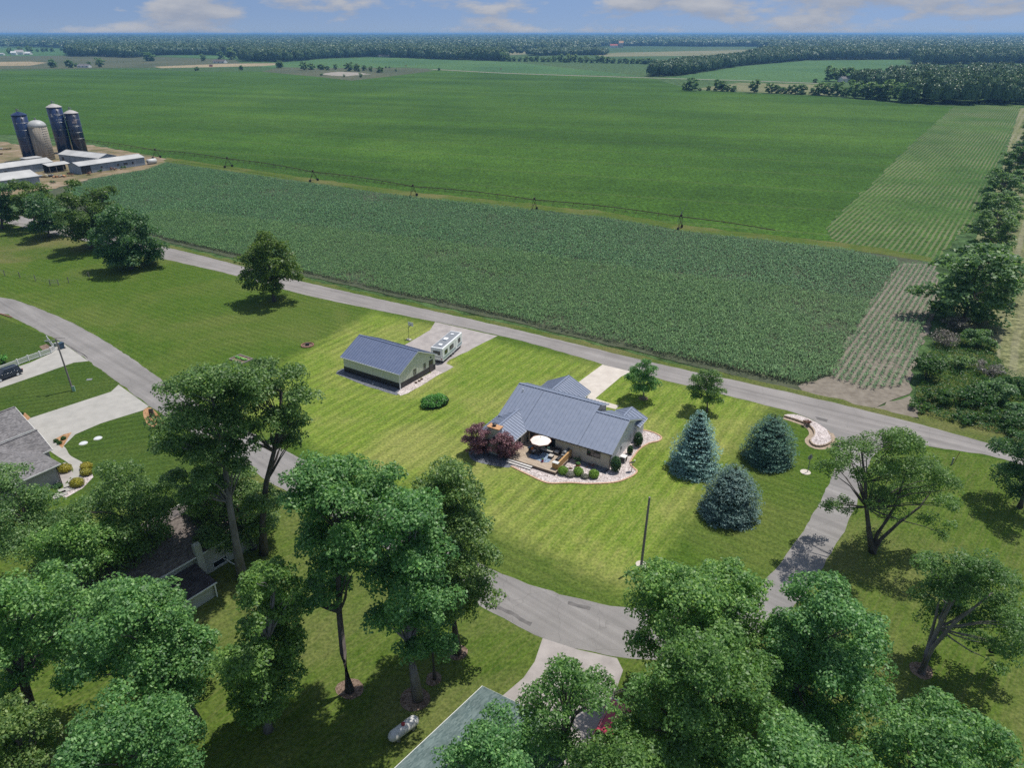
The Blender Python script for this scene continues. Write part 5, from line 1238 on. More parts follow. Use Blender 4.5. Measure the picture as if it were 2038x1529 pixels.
pot = empty('planter_pot', HL(-4.0, -1.75), 0, 'terracotta planter on the white stones', 'pot'); MB().lathe([(.24, 0), (.36, .42), (.4, .5), (.3, .48)], 14).smooth().build('pot', M['terracotta'], pot); MB().blob((0, 0, .6), (.34, .34, .2), 5, .4).build('plant', M['arbor'], pot)
MB().blob((0, 0, .1), (.3, .2, .16), 1, .4).build('boulder', M['mulch']).location = HL(-4.7, -2.7)
tag(bpy.data.objects['boulder'], 'small brown rock in the white stones beside the planter', 'rock')
ac = empty('air_conditioner', HL(.95, 2.9), HA, 'pale square air conditioner unit beside the gable wall', 'air conditioner')
MB().box(-.42, .42, -.42, .42, .04, .12).build('pad', M['concrete'], ac); MB().box(-.4, .4, -.4, .4, .12, .86).build('grille', M['black'], ac, .03); MB().box(-.43, .43, -.43, .43, .86, .93).build('cover', M['white'], ac, .02)
for sx in (-1, 1):
    for sy in (-1, 1): MB().box(sx * .39 - .04, sx * .39 + .04, sy * .39 - .04, sy * .39 + .04, .12, .86).build('corner_post', M['white'], ac)
dish = empty('satellite_dish', HL(3.0, .95), HA + R(20), 'grey satellite dish on a short post at the stone bed edge', 'satellite dish')
MB().tube([(0, 0, 0), (0, 0, 1.25)], .045, 8).build('post', M['grey_metal'], dish)
_d = MB().lathe([(.02, 0), (.18, .02), (.32, .07), (.42, .13)], 16).mesh('reflector'); _o = link('reflector', _d, M['grey_metal'], dish); _o.location = (0, .05, 1.4); _o.rotation_euler = (R(-55), 0, R(20))
MB().bar((0, 0, 1.15), (.32, .42, 1.62), .03).build('feed_arm', M['grey_metal'], dish)
MB().box(.26, .4, .36, .5, 1.58, 1.7).build('receiver', M['white'], dish)
# ------------------------------------------------------------------ pole barn
BARN = G(797, 775); BA = R(-32.7)
barn = empty('pole_barn', BARN, BA, 'cream metal pole barn with slate-blue roof and black wainscot', 'barn')
BM = Matrix.Translation(BARN) @ Matrix.Rotation(BA, 4, 'Z')
def BL(x, y, z=0.0): return BM @ Vector((x, y, z))
gable_block(barn, -13.2, 0, 0, 9.7, 3.05, 5.4, 'barn_wall', 'barn_roof', 'x', .35, .35, True, 'white')
m = MB(); m.box(-13.24, .04, -.04, -.003, -.05, 1.1); m.build('wainscot', M['barn_dark'], barn)
m = MB(); m.box(.003, .04, 0, 7.9, -.05, 1.1); m.box(.003, .04, 9.1, 9.7, -.05, 1.1); m.build('wainscot', M['barn_dark'], barn)
m = MB()
for i in range(34): m.box(-13.0 + i * .39, -12.95 + i * .39, -.03, -.002, 1.1, 3.0)
for i in range(24):
    yy = .3 + i * .39
    if not (7.8 < yy < 9.2): m.box(.002, .03, yy, yy + .05, 1.1, 3.0 + (min(yy, 9.7 - yy)) * .48)
m.build('siding_ribs', M['barn_wall'], barn)['kind'] = 'stuff'
m = MB(); m.box(-.1, .06, -.08, .06, 0, 3.0); m.build('corner_trim', M['white'], barn)
window(barn, 3.62, 4.36, 1.25, 2.3, 0, 'x+', 'brown_trim', 1); window(barn, 6.42, 7.05, 1.25, 2.3, 0, 'x+', 'brown_trim', 1)
m = MB(); m.box(.004, .07, 7.95, 9.05, .05, 2.3); dr = m.build('door', M['brown_trim'], barn); MB().box(.071, .09, 8.15, 8.85, 1.0, 2.1).build('pane', M['glass'], dr); MB().box(.071, .14, 8.78, 8.86, .95, 1.05).build('handle', M['grey_metal'], dr)
MB().box(.01, .2, 8.3, 8.55, 2.75, 2.95).build('wall_light', M['black'], barn)
MB().bar((-.8, -.1, 2.7), (-.8, -.1, 2.9), .16).build('corner_light', M['black'], barn)
for k, (x, y) in enumerate(((.75, 3.3), (.8, 4.1), (.7, 4.9))):
    st = MB().blob((0, 0, .14), (.26, .2, .2), k + 4, .4).build('boulder', M['mulch']); st.location = BL(x, y)
    tag(st, ('rounded brown stone by the barn wainscot, nearest the corner', 'rounded brown stone by the barn wainscot, middle of three', 'rounded brown stone by the barn wainscot, nearest the door')[k], 'rock', 'stones by the barn')
MB().bar((-5.2, -1.2, .0), (-5.2, -1.2, .35), .09).build('hydrant', M['white']).location = (0, 0, 0)
_h = bpy.data.objects['hydrant']; _h.matrix_world = BM; tag(_h, 'short white pipe standing in the slate bed', 'pipe')
# basketball hoop by the drive
bh = empty('basketball_hoop', G(814, 677), BA + R(180), 'black-poled basketball hoop at the edge of the barn drive', 'basketball hoop')
MB().box(-.5, .5, -.35, .35, 0, .2).build('base', M['cushion'], bh, .04); MB().tube([(0, 0, .1), (0, 0, 2.6), (0, -.3, 2.9)], .07, 8).build('pole', M['black'], bh)
MB().bar((0, -.2, 2.75), (0, -.75, 2.95), .08).build('arm', M['black'], bh)
MB().box(-.65, .65, -.82, -.78, 2.75, 3.55).build('backboard', M['lamp_glass'], bh)
MB().tube([(.22 * math.cos(2 * math.pi * k / 14), -1.06 + .22 * math.sin(2 * math.pi * k / 14), 2.9) for k in range(15)], .015, 5).build('rim', M['orange'], bh)
# ------------------------------------------------------------------ camper trailer on the barn drive
rv = empty('camper_trailer', BL(-2.3, 16.3), BA + R(90 + 12), 'white travel trailer parked on the barn drive', 'trailer')
prof = [(-1.22, .55), (-1.22, 2.95), (-1.12, 3.08), (1.12, 3.08), (1.22, 2.95), (1.22, .55)]
MB().xprism(prof, -4.4, 4.2).build('body', M['rv_white'], rv, .04)
MB().box(-4.1, 3.9, -1.02, 1.02, 3.085, 3.12).build('roof', M['rv_grey'], rv)
MB().box(-.9, .1, -.4, .4, 3.12, 3.42).build('air_conditioner', M['rv_white'], rv, .06)
MB().box(-3.4, -2.7, -.5, .2, 3.12, 3.3).build('roof_vent', M['rv_white'], rv, .06)
MB().box(2.2, 2.7, -.3, .3, 3.12, 3.25).build('roof_vent', M['rv_white'], rv, .05)
MB().box(-4.0, 4.0, -1.1, 1.1, .3, .55).build('chassis', M['black'], rv)
for s in (-1, 1):
    MB().box(-4.2, 4.0, s * 1.222 - (.006 if s < 0 else 0), s * 1.222 + (.006 if s > 0 else 0), .8, 1.25).build('stripe', M['rv_teal'], rv)
    for x0, x1 in ((-3.6, -2.4), (-1.4, .2), (2.4, 3.3)):
        window(rv, x0, x1, 1.6, 2.4, 1.223 if s > 0 else -1.223, 'y+' if s > 0 else 'y-', 'black', 1)
    for x in (-.55, .4):
        w = MB().tube([(x, s * .95, .36), (x, s * 1.2, .36)], .36, 14).build('wheel', M['tyre'], rv); MB().tube([(x, s * 1.201, .36), (x, s * 1.22, .36)], .2, 10).build('rim', M['grey_metal'], w)
MB().box(1.1, 1.85, -1.25, -1.222, .75, 2.65).build('door', M['rv_white'], rv)
window(rv, -.7, .7, 1.7, 2.45, -4.405, 'x-', 'black', 1)
m = MB()
for i in range(9): m.box(-4.43, -4.405, -.75 + i * .17, -.63 + i * .17 - .03 * (i % 2), 1.18, 1.33)
m.build('lettering', M['rv_grey'], rv)
for s in (-1, 1): MB().box(-4.44, -4.405, s * .95 - .1, s * .95 + .1, .8, 1.05).build('tail_light', M['tail_red'], rv)
MB().bar((4.2, -.5, .45), (5.4, 0, .45), .12).add([], []).bar((4.2, .5, .45), (5.4, 0, .45), .12).build('tow_frame', M['black'], rv)
MB().bar((4.9, 0, 0), (4.9, 0, .9), .08).build('jack', M['grey_metal'], rv)
MB().box(-4.55, -4.41, -1.1, 1.1, .45, .6).build('bumper', M['black'], rv)

# ------------------------------------------------------------------ grey house at the left edge
LH = G(122, 963); LA = R(-123)
lh = empty('grey_house', LH, LA, 'grey-sided house with hipped grey shingle roof at the left edge', 'house')
# local X runs along the visible wall (towards lower left), Y into the house (upper left)
gable_block(lh, 0, 9.5, -11.0, 0, 3.3, 5.7, 'siding_grey', 'shingle_grey', 'x', .55, .55, False, 'white', hip=(1, 1))
for (a0, a1, b0, b1, h, rh) in ((-1.7, 5.0, -10.4, -5.3, 3.0, 4.9), (-3.2, 5.0, -21.2, -13.2, 3.0, 5.2)):
    gable_block(lh, a0, a1, b0, b1, h, rh, 'siding_grey', 'shingle_grey', 'x', .4, .4, False, 'white', roof_name='garage_roof', wallname='garage_wall')
MB().box(-3.23, -3.205, -20.2, -14.2, 0, 2.3).build('garage_door', M['white'], lh)
m = MB().bar((-.06, .06, 0), (-.06, .06, 3.1), .1); m.build('downspout', M['brown_trim'], lh)
for k, (u, v, w) in enumerate(((150, 957, 1), (141, 966, 1), (131, 976, 1), (119, 986, 1))):
    st = MB().box(-.85, .85, -.6, .6, 0, .12).build('stepping_slab', M['concrete']); st.location = G(u, v); st.rotation_euler[2] = R(28 + k * 6)
    tag(st, ('concrete step slab nearest the front walk', 'second concrete step slab from the front walk', 'third concrete step slab from the front walk', 'concrete step slab farthest from the front walk')[k], 'slab', 'garden step slabs')
for k, (u, v, r, mt, lb) in enumerate(((120, 932, .6, 'arbor', 'small dark green ball shrub by the grey house corner'), (131, 938, .9, 'gold', 'golden-yellow mounded shrub by the grey house corner'), (173, 933, .8, 'gold', 'golden shrub at the walk bend, upper of the pair'), (173, 945, .8, 'gold', 'golden shrub at the walk bend, lower of the pair'), (155, 967, .95, 'gold', 'large golden shrub beside the step slabs'), (116, 970, .5, 'arbor', 'small green shrub at the foot of the grey wall'))):
    shrub('garden_shrub', lb, G(u, v), (r, r * .9, r * .6), mt, 60 + k, 900, .08)
for k, (u, v) in enumerate(((112, 880), (119, 884), (127, 875), (43, 826))):
    shrub('bedding_plant', ('small plant in the mulch by the garage, nearest the wall', 'small plant in the mulch by the garage, nearest the walk', 'small plant in the mulch by the garage, nearest the drive', 'small plant in the mulch left of the wide drive')[k], G(u, v), (.35, .35, .25), 'weed', 70 + k, 200, .08, .3)
# ------------------------------------------------------------------ hidden cream house, lower left
P0 = G(404, 1150); P1 = G(330, 1195); CA = math.atan2(P1.y - P0.y, P1.x - P0.x)
hh = empty('cream_house', P0, CA, 'cream-sided house with brown shingle roof half hidden by the left oaks', 'house')
gable_block(hh, -6.0, 9.0, -9.5, 0, 3.6, 5.6, 'siding_cream', 'shingle_brown', 'x', .5, .5, False, 'white')
gable_block(hh, 9.0, 13.5, -8.2, -1.2, 3.2, 4.6, 'siding_cream', 'shingle_brown', 'x', .45, .45, False, 'white', roof_name='side_roof', wallname='side_wall')
MB().box(-.35, .4, .02, .6, 0, 4.9).build('chimney', M['siding_cream'], hh)
window(hh, 2.0, 2.9, 1.5, 2.5, .0, 'y+', 'white', 1); window(hh, -3.2, -1.4, .3, 1.1, .0, 'y+', 'white', 1)
m = MB(); m.slab((.6, .3, 2.6), (5.2, .3, 2.6), (5.2, 4.2, 2.05), (.6, 4.2, 2.05), .14); pr = m.build('porch_roof', M['shingle_dark'], hh); MB().bar((.6, 4.24, 1.97), (5.2, 4.24, 1.97), .1, .14).build('gutter', M['white'], pr)
for x in (.8, 5.0): MB().bar((x, 4.0, 0), (x, 4.0, 2.0), .14).build('post', M['white'], hh)
MB().box(.9, 5.0, .4, 3.8, .0, 1.9).build('porch_wall', M['siding_cream'], hh)
sr = empty('side_rail', G(428, 1110), 0, 'white sloping rail beside the bare oak trunk', 'rail'); _a = G(438, 1108, .9) - G(428, 1110); _b = G(470, 1126, .9) - G(428, 1110)
MB().bar(_a, _b, .1).build('top_rail', M['white'], sr); MB().bar((_a.x, _a.y, 0), _a, .1).build('post', M['white'], sr); MB().bar((_b.x, _b.y, 0), _b, .1).build('post', M['white'], sr)
wl_ = empty('wash_basin', G(410, 1140), 0, 'small white basin by the cream house chimney', 'basin'); MB().lathe([(.3, 0), (.42, .3), (.45, .34), (.38, .32), (.3, .1)], 14).build('basin', M['white'], wl_)
# ------------------------------------------------------------------ teal-roofed house at the bottom edge
TP = G(960, 1365, 3.0); TP.z = 0; TA = R(-130.1)
tl = empty('teal_roof_house', TP, TA, 'low house with teal-grey shingle roof at the bottom edge', 'house')
gable_block(tl, .5, 16.5, .5, 9.3, 3.0, 4.1, 'siding_cream', 'shingle_teal', 'x', .5, .5, False, 'white')

# ================================================================== FARMSTEAD
def silo(label, base, top_v, wpx, kind, letters=None):
    b = G(*base); h = height_at(base[0], base[1], top_v); r = wpx * px_size(b) / 2 * .86
    s = empty('silo', b, 0, label, 'silo')
    body = {'blue': 'silo_blue', 'navy': 'silo_navy', 'stave': 'silo_stave'}[kind]
    m = MB().lathe([(r, -.1), (r, h * .5), (r, h)], 28); m.sm = False
    me = m.mesh('shell'); [setattr(p, 'use_smooth', abs(p.normal.z) < .5) for p in me.polygons]; link('shell', me, M[body], s)
    if kind == 'stave':
        MB().lathe([(r + .05, h - .1), (r * .97, h + r * .25), (r * .8, h + r * .5), (r * .5, h + r * .68), (.05, h + r * .78)], 24).smooth().build('dome', M['silo_dome'], s)
        for k in range(14): MB().tube([((r + .03) * math.cos(2 * math.pi * q / 24), (r + .03) * math.sin(2 * math.pi * q / 24), h * (k + .7) / 14.5) for q in range(25)], .035, 4, False).build('hoop', M['silo_stave'], s)
        MB().box(-r - 1.0, -r + .2, -.5, .5, 0, h).build('chute', M['silo_dome'], s)
        MB().box(-.3, .3, -.3, .3, h + r * .7, h + r * 1.0).build('hatch', M['grey_metal'], s)
    else:
        MB().lathe([(r + .12, h - .05), (r + .12, h + .2), (r * .55, h + r * .33), (.3, h + r * .5), (.05, h + r * .52)], 28).build('roof_cap', M['silo_cap' if label.find('blue-capped') < 0 else 'silo_blue'], s)
        for t in (.36, .52, .68, .84): MB().tube([((r + .03) * math.cos(2 * math.pi * q / 28), (r + .03) * math.sin(2 * math.pi * q / 28), h * t) for q in range(29)], .07, 4, False).build('seam_ring', M['grey_metal'], s)
        m = MB(); m.bar((-.5, 0, h + r * .45), (-.5, 0, h + r * .45 + 1.5), .3); m.bar((-.5, 0, h + r * .45 + 1.4), (.9, 0, h + r * .45 + .7), .25); m.build('filler_pipe', M['grey_metal'], s)
        m = MB()
        for q in (-.25, .25): m.bar((r * .75 + q * .6, -r * .75 + q * .6, .5), (r * .75 + q * .6, -r * .75 + q * .6, h), .08)
        m.build('ladder', M['grey_metal'], s)
    if letters:
        face = math.atan2(-b.y, -b.x) + .1
        def patch(m, a0, a1, z0, z1, o=.06):
            k = 4; vs = []
            for i in range(k + 1):
                a = face + a0 + (a1 - a0) * i / k
                vs += [((r + o) * math.cos(a), (r + o) * math.sin(a), z0), ((r + o) * math.cos(a), (r + o) * math.sin(a), z1)]
            m.add(vs, [(2 * i, 2 * i + 2, 2 * i + 3, 2 * i + 1) for i in range(k)])
        for nm, mt, cells in letters:
            m = MB()
            for a0, a1, z0, z1 in cells: patch(m, a0, a1, h + z0, h + z1, .06 if mt != 'flag_blue' else .075)
            m.build(nm, M[mt], s)
    return s
def text_row(a0, a1, z0, z1, n):
    w = (a1 - a0) / n
    return [(a0 + w * i, a0 + w * (i + .7), z0 + .06 * ((i * 7) % 3), z1) for i in range(n) if (i * 5) % 7 != 3]
silo('blue-capped dark blue silo, leftmost of the four', (63, 318), 229, 31, 'blue', [('lettering', 'flag_white', text_row(-.75, -.55, -3.6, -3.1, 2))])
silo('grey concrete stave silo with domed top', (92, 317), 252, 38, 'stave')
silo('tallest blue silo with white lettering and pale cap', (131, 303), 213, 31, 'blue',
     [('lettering', 'flag_white', text_row(-.3, .45, -3.3, -2.8, 9) + text_row(.02, .16, -4.3, -3.9, 2) + text_row(-.22, .52, -5.9, -5.4, 9) + text_row(-.05, .35, -6.7, -6.3, 5)),
      ('emblem', 'flag_white', [(-.82, -.5, -4.3, -3.9), (-.78, -.55, -3.8, -3.4), (-.73, -.6, -3.3, -2.8)])])
silo('navy silo with faded flag panel, rightmost of the four', (161, 302), 225, 29, 'navy',
     [('flag_field', 'flag_white', [(-.25, .42, -4.6, -2.6)]), ('flag_stripes', 'flag_red', [(-.25 + (.28 if z > -3.6 else 0), .42, z, z + .15) for z in (-4.6, -4.3, -4.0, -3.7, -3.4, -3.1, -2.8)]),
      ('flag_canton', 'flag_blue', [(-.25, .02, -3.5, -2.6)]), ('lettering', 'flag_white', text_row(-.2, .5, -5.9, -5.4, 8) + text_row(-.05, .35, -6.7, -6.3, 5))])
def shed(label, p0, p1, depth, h, rh, door=None, wins=(), open_=False):  # door: extent of the flat black panel that paints a bay's shade
    a, b = G(*p0), G(*p1); L = (b - a).length; an = math.atan2(b.y - a.y, b.x - a.x)
    s = empty('farm_shed', a, an, label, 'shed')
    gable_block(s, 0, L, 0, depth, h, rh, 'shed_wall', 'shed_roof', 'x', .3, .3, False, 'shed_wall')
    m = MB()
    for k in range(int(L / .9)): m.box(.3 + k * .9, .38 + k * .9, -.03, -.002, 0, h)
    m.build('siding_ribs', M['shed_wall'], s)['kind'] = 'stuff'
    if door: MB().box(door[0], door[1], -.06, -.035, .0, door[2]).build('bay_shade_panel', M['black'], s)  # flat black panel, paints the shade inside a bay
    for x0, x1 in wins: window(s, x0, x1, 1.4, 2.2, -.03, 'y-', 'brown_trim', 1)
    return s
sa = shed('long tin shed with an open bay, beside the corn', (162, 347), (290, 328), 9.5, 3.5, 4.6, (.4, 4.6, 3.2), ((9, 9.8), (16.5, 17.4), (19.5, 21.4), (23.5, 24.3)))
shed('pale tin shed running behind the long one, below the silos', (120, 322), (200, 331), 9.0, 3.6, 5.0, (2, 3.6, 2.5))
shed('long low tin shed at the left edge below the concrete silo', (-60, 361), (108, 337), 9.0, 3.4, 4.8, None, ((8, 9), (14, 15)))
shed('broad tin shed at the left edge above the trees', (-40, 385), (82, 368), 16.0, 3.6, 5.2)
ln = empty('lean_to', G(100, 345), R(57), 'open-fronted lean-to between the tin sheds', 'shed')
m = MB(); m.slab((0, 0, 3.0), (9.5, 0, 3.0), (9.5, 5, 3.7), (0, 5, 3.7), .12); m.build('roof', M['shed_roof'], ln)
for x in (.3, 3.2, 6.2, 9.2): MB().bar((x, .2, 0), (x, .2, 2.9), .2).build('post', M['pole_wood'], ln)
MB().box(0, 9.5, 4.8, 5, 0, 3.5).build('back_wall', M['black'], ln)
bt = empty('bulk_tank', G(303, 326), R(57), 'white round-ended tank at the end of the long tin shed', 'tank')
MB().tube([(-2.2, 0, 1.2), (-2.0, 0, 1.2), (2.0, 0, 1.2), (2.2, 0, 1.2)], [.5, 1.15, 1.15, .5], 16).smooth().build('vessel', M['poly_white'], bt)
for x in (-1.2, 1.2): MB().box(x - .15, x + .15, -.7, .7, 0, .4).build('saddle', M['grey_metal'], bt)
MB().tube([(-2.25, 0, 1.2), (-2.21, 0, 1.2)], .42, 12).build('manhole', M['black'], bt)
sc_ = empty('feed_hopper', G(66, 328), R(57), 'flat-roofed feed room at the foot of the leftmost silo', 'shed')
MB().box(-3.4, 3.4, -2.6, 2.6, 0, 3.2).build('wall', M['shed_wall'], sc_); MB().box(-3.7, 3.7, -2.9, 2.9, 3.2, 3.4).build('roof', M['shed_roof'], sc_)
def scrap(label, u, v, seed, mt):
    r = random.Random(seed); s = empty('scrap_pile', G(u, v), r.uniform(0, 3), label, 'scrap pile', 'scrap about the farmyard')
    for k in range(6):
        MB().box(-.9, .9, -.4, .4, 0, .7, Matrix.Translation((r.uniform(-2, 2), r.uniform(-1.5, 1.5), .1)) @ Matrix.Rotation(r.uniform(0, 3), 4, 'Z') @ Matrix.Rotation(r.uniform(-.5, .5), 4, 'X')).build('scrap', M[r.choice(mt)], s)
    MB().blob((0, 0, .3), (2.2, 1.5, .7), seed, .5).build('heap', M['dirt'], s)
scrap('rubble heap left of the silos', 12, 297, 1, ('shed_roof', 'dirt', 'brown_trim')); scrap('rubble heap at the left edge near the silos', -6, 308, 2, ('shed_wall', 'dirt', 'copper'))
scrap('scrap pile beside the broad tin shed', 92, 352, 3, ('white', 'black', 'shed_wall')); scrap('scrap pile before the lean-to', 118, 352, 4, ('brown_trim', 'copper', 'shed_wall'))
for k, (u, v, lb) in enumerate(((200, 343, 'dry weed clump below the first shed window'), (225, 339, 'dry weed clump below the middle of the long shed'), (245, 336, 'dry weed clump by the shed hatch'), (140, 350, 'dry weed clump before the open bay'), (105, 365, 'dry weed clump beside the broad shed corner'), (178, 348, 'dry weed clump by the open bay post'))):
    bush('weed_clump', lb, G(u, v), 1.8, 1.3, 'reed' if k % 2 else 'weed', 400 + k, 'weeds along the farm sheds', per_m2=5, size=.25, n=5, stems=False)

# ------------------------------------------------------------------ centre-pivot irrigation boom
TW = [(158, 292, 279), (312, 315, 298), (455, 333, 317), (625, 361, 343), (823, 392, 374), (1063, 420, 403), (1353, 456, 432)]
pv = empty('irrigation_boom', G(1353, 456), 0, 'long rusty centre-pivot irrigation boom on wheeled towers across the field', 'irrigation boom')
o0 = G(1353, 456)
tb = [G(u, vb) for u, vb, vt in TW]; hh_ = 3.9
ends = tb + [G(1543, 458, 3.2)]
for i in range(len(tb)):
    a = Vector((tb[i].x, tb[i].y, hh_)) - o0; b = (Vector((tb[i + 1].x, tb[i + 1].y, hh_)) if i + 1 < len(tb) else ends[-1]) - o0
    n = 14; cam_ = .55 if i + 1 < len(tb) else .25
    P_ = [a.lerp(b, k / n) + Vector((0, 0, cam_ * math.sin(math.pi * k / n))) for k in range(n + 1)]
    sp = MB().tube(P_, .125, 6).build('span_pipe', M['rust'], pv)
    if i + 1 < len(tb):
        d = (b - a).normalized(); s = Vector((-d.y, d.x, 0)); m = MB()
        low = [a.lerp(b, k / n) + Vector((0, 0, (cam_ - .9) * math.sin(math.pi * k / n) - .25)) for k in range(n + 1)]
        for k in range(1, n):
            for q in (-1, 1): m.bar(P_[k], low[k] + s * q * .7, .05)
            m.bar(low[k] + s * .7, low[k] - s * .7, .05)
        for q in (-1, 1):
            for k in range(n): m.bar((low[k] + s * q * .7) if 0 < k else P_[0], (low[k + 1] + s * q * .7) if k + 1 < n else P_[n], .05)
        m.build('truss', M['rust'], pv)['kind'] = 'stuff'
        m = MB()
        for k in range(2, n, 2): m.bar(P_[k] + s * .1, P_[k] - s * .9 + Vector((0, 0, -1.6)), .05)
        m.build('drop_hoses', M['rust'], pv)['kind'] = 'stuff'
        if i == 0: continue
    else:
        d = (b - a).normalized(); s = Vector((-d.y, d.x, 0))
    if i == 0: continue
for i, p in enumerate(tb):
    d = ((tb[min(i + 1, len(tb) - 1)]) - tb[max(i - 1, 0)]).normalized(); s = Vector((-d.y, d.x, 0)); c = p - o0
    t = MB()
    for q in (-1, 1):
        for e in (-.5, .5): t.bar(c + s * q * 1.9 + Vector((0, 0, .65)), c + d * e + Vector((0, 0, hh_)), .09)
    t.bar(c + s * 2.3 + Vector((0, 0, .65)), c - s * 2.3 + Vector((0, 0, .65)), .13)
    t.bar(c + s * 1.1 + Vector((0, 0, 2.2)), c - s * 1.1 + Vector((0, 0, 2.2)), .09)
    tw = t.build('tower', M['rust'], pv)
    for q in (-1, 1): MB().tube([c + s * q * 2.0 - d * .22 + Vector((0, 0, .52)), c + s * q * 2.0 + d * .22 + Vector((0, 0, .52))], .52, 14).build('wheel', M['tyre'], tw)
    MB().box(c.x - .3, c.x + .3, c.y - .3, c.y + .3, hh_ + .1, hh_ + .7).build('control_box', M['rust'], tw)
m = MB(); c = tb[-1] - o0; m.bar(c + Vector((0, 0, hh_ + .6)), c + Vector((.1, 0, hh_ + 1.5)), .22); m.bar(c + Vector((.1, 0, hh_ + 1.4)), c + Vector((1.6, 0, hh_ + 4.2)), .09); m.bar(c + Vector((.1, 0, hh_ + 1.4)), c + Vector((-1.1, 0, hh_ + 4.0)), .06)
m.build('antenna', M['sign_back'], pv)

# ================================================================== STREET THINGS
def util_pole(label, base, top_v, lean=(0, 0), arms=True, trans=True):
    b = G(*base); h = height_at(base[0], base[1], top_v); p = empty('utility_pole', b, 0, label, 'utility pole')
    MB().tube([(0, 0, -.2), (lean[0] * .5, lean[1] * .5, h * .5), (lean[0], lean[1], h)], [.16, .14, .115], 10).build('shaft', M['pole_wood'], p)
    if arms:
        MB().bar((lean[0] - 1.2, lean[1] - .25, h - .35), (lean[0] + .2, lean[1] + .05, h - .3), .11).build('lamp_arm', M['grey_metal'], p)
        MB().box(lean[0] - 1.75, lean[0] - 1.1, lean[1] - .42, lean[1] - .12, h - .42, h - .26).build('lamp_head', M['sign_back'], p, .04)
        MB().bar((lean[0] - .9, lean[1] + .6, h - .15), (lean[0] + 1.3, lean[1] + .5, h - .1), .06).build('bracket', M['pole_wood'], p)
    if trans: MB().lathe([(.2, h - 1.3), (.23, h - 1.25), (.23, h - .65), (.1, h - .58)], 12, (lean[0] - .1, lean[1] - .33)).build('transformer', M['sign_back'], p)
    return p
util_pole('utility pole with street lamp arm on the left front lawn', (145, 777), 674, (-.25, 0))
util_pole('plain utility pole in a stone ring on the house lawn', (1276, 1127), 990, (.15, 0), False, False)
ub = empty('utility_box', G(148, 779), R(20), 'pale green utility box at the foot of the left pole', 'utility box'); MB().box(-.2, .2, -.16, .16, 0, .95).build('housing', M['mint'], ub, .03); MB().box(-.21, .21, -.17, .17, .95, .99).build('lid', M['sign_back'], ub)
for k, (u, v, sq, lb) in enumerate(((178, 756, True, 'square pale cover set in the lawn by the left pole'), (166, 883, False, 'round white cover in the lawn, nearer the grey house'), (195, 873, False, 'round white cover in the lawn, farther from the grey house'))):
    c = empty('access_cover', G(u, v), R(10), lb, 'cover')
    if sq: MB().box(-.45, .45, -.35, .35, 0, .08).build('lid', M['sign_back'], c)
    else: MB().lathe([(.52, 0), (.5, .12), (.05, .16)], 20).build('lid', M['lamp_glass'], c)
    if not sq: MB().lathe([(.6, 0), (.6, .04)], 20).build('collar', M['poly_white'], c)
# wheelie bin
bn = empty('wheelie_bin', G(124, 694), R(-30), 'blue wheelie bin at the mouth of the fenced drive', 'bin')
m = MB(); m.add([(-.28, -.32, .06), (.28, -.32, .06), (.28, .32, .06), (-.28, .32, .06), (-.36, -.42, 1.15), (.36, -.42, 1.15), (.36, .42, 1.15), (-.36, .42, 1.15)], [(0, 3, 2, 1), (4, 5, 6, 7), (0, 1, 5, 4), (1, 2, 6, 5), (2, 3, 7, 6), (3, 0, 4, 7)]); m.build('body', M['bin_blue'], bn)
MB().xprism([(-.46, 1.16), (-.44, 1.2), (0, 1.28), (.44, 1.24), (.46, 1.16)], -.38, .38).build('lid', M['bin_blue'], bn)
for s in (-1, 1): MB().tube([(s * .28, .36, .14), (s * .36, .36, .14)], .14, 10).build('wheel', M['tyre'], bn)
MB().bar((-.28, .48, 1.1), (.28, .48, 1.1), .05).build('handle', M['black'], bn)
# white picket fence
fpx = [(-30, 753), (0, 741), (37, 727), (58, 719), (81, 711), (103, 703), (110, 697), (96, 680)]
fw = [G(*p) for p in fpx]; fr = empty('picket_fence', fw[0], 0, 'white vinyl picket fence along the left drive', 'fence')
for i, p in enumerate(fw):
    q = p - fw[0]; po = MB().box(q.x - .07, q.x + .07, q.y - .07, q.y + .07, 0, 1.2).build('post', M['white'], fr); MB().box(q.x - .09, q.x + .09, q.y - .09, q.y + .09, 1.2, 1.26).build('cap', M['white'], po)
    if i + 1 < len(fw):
        e = fw[i + 1] - fw[0]
        for z in (.2, 1.05): MB().bar((q.x, q.y, z), (e.x, e.y, z), .05, .12).build('rail', M['white'], fr)
        n = max(2, int((e - q).length / .16)); d = (e - q) / n
        pk = MB().box(-.035, .035, -.012, .012, .1, 1.1).mesh('picket')
        for k in range(1, n):
            o = link('picket', pk, M['white'], fr); o.location = (q.x + d.x * k, q.y + d.y * k, 0); o.rotation_euler[2] = math.atan2(d.y, d.x)
bush('garden_bush', 'round green bush behind the picket fence at the left edge', G(5, 722), 1.5, 1.7, 'juniper', 90, per_m2=22, size=.13, n=6)
sheet('bed_by_fence', [(78, 690), (92, 685), (108, 692), (104, 697), (85, 697)], .022, M['mulch'])
bk = MB()
for k in range(14):
    a = G(0, 625).lerp(G(22, 632), k / 13); bk.box(a.x - .2, a.x + .2, a.y - .1, a.y + .1, 0, .16 + .02 * (k % 3))
tag(bk.build('brick_edging', M['brick']), 'short red brick edging at the lane, left edge', 'edging')
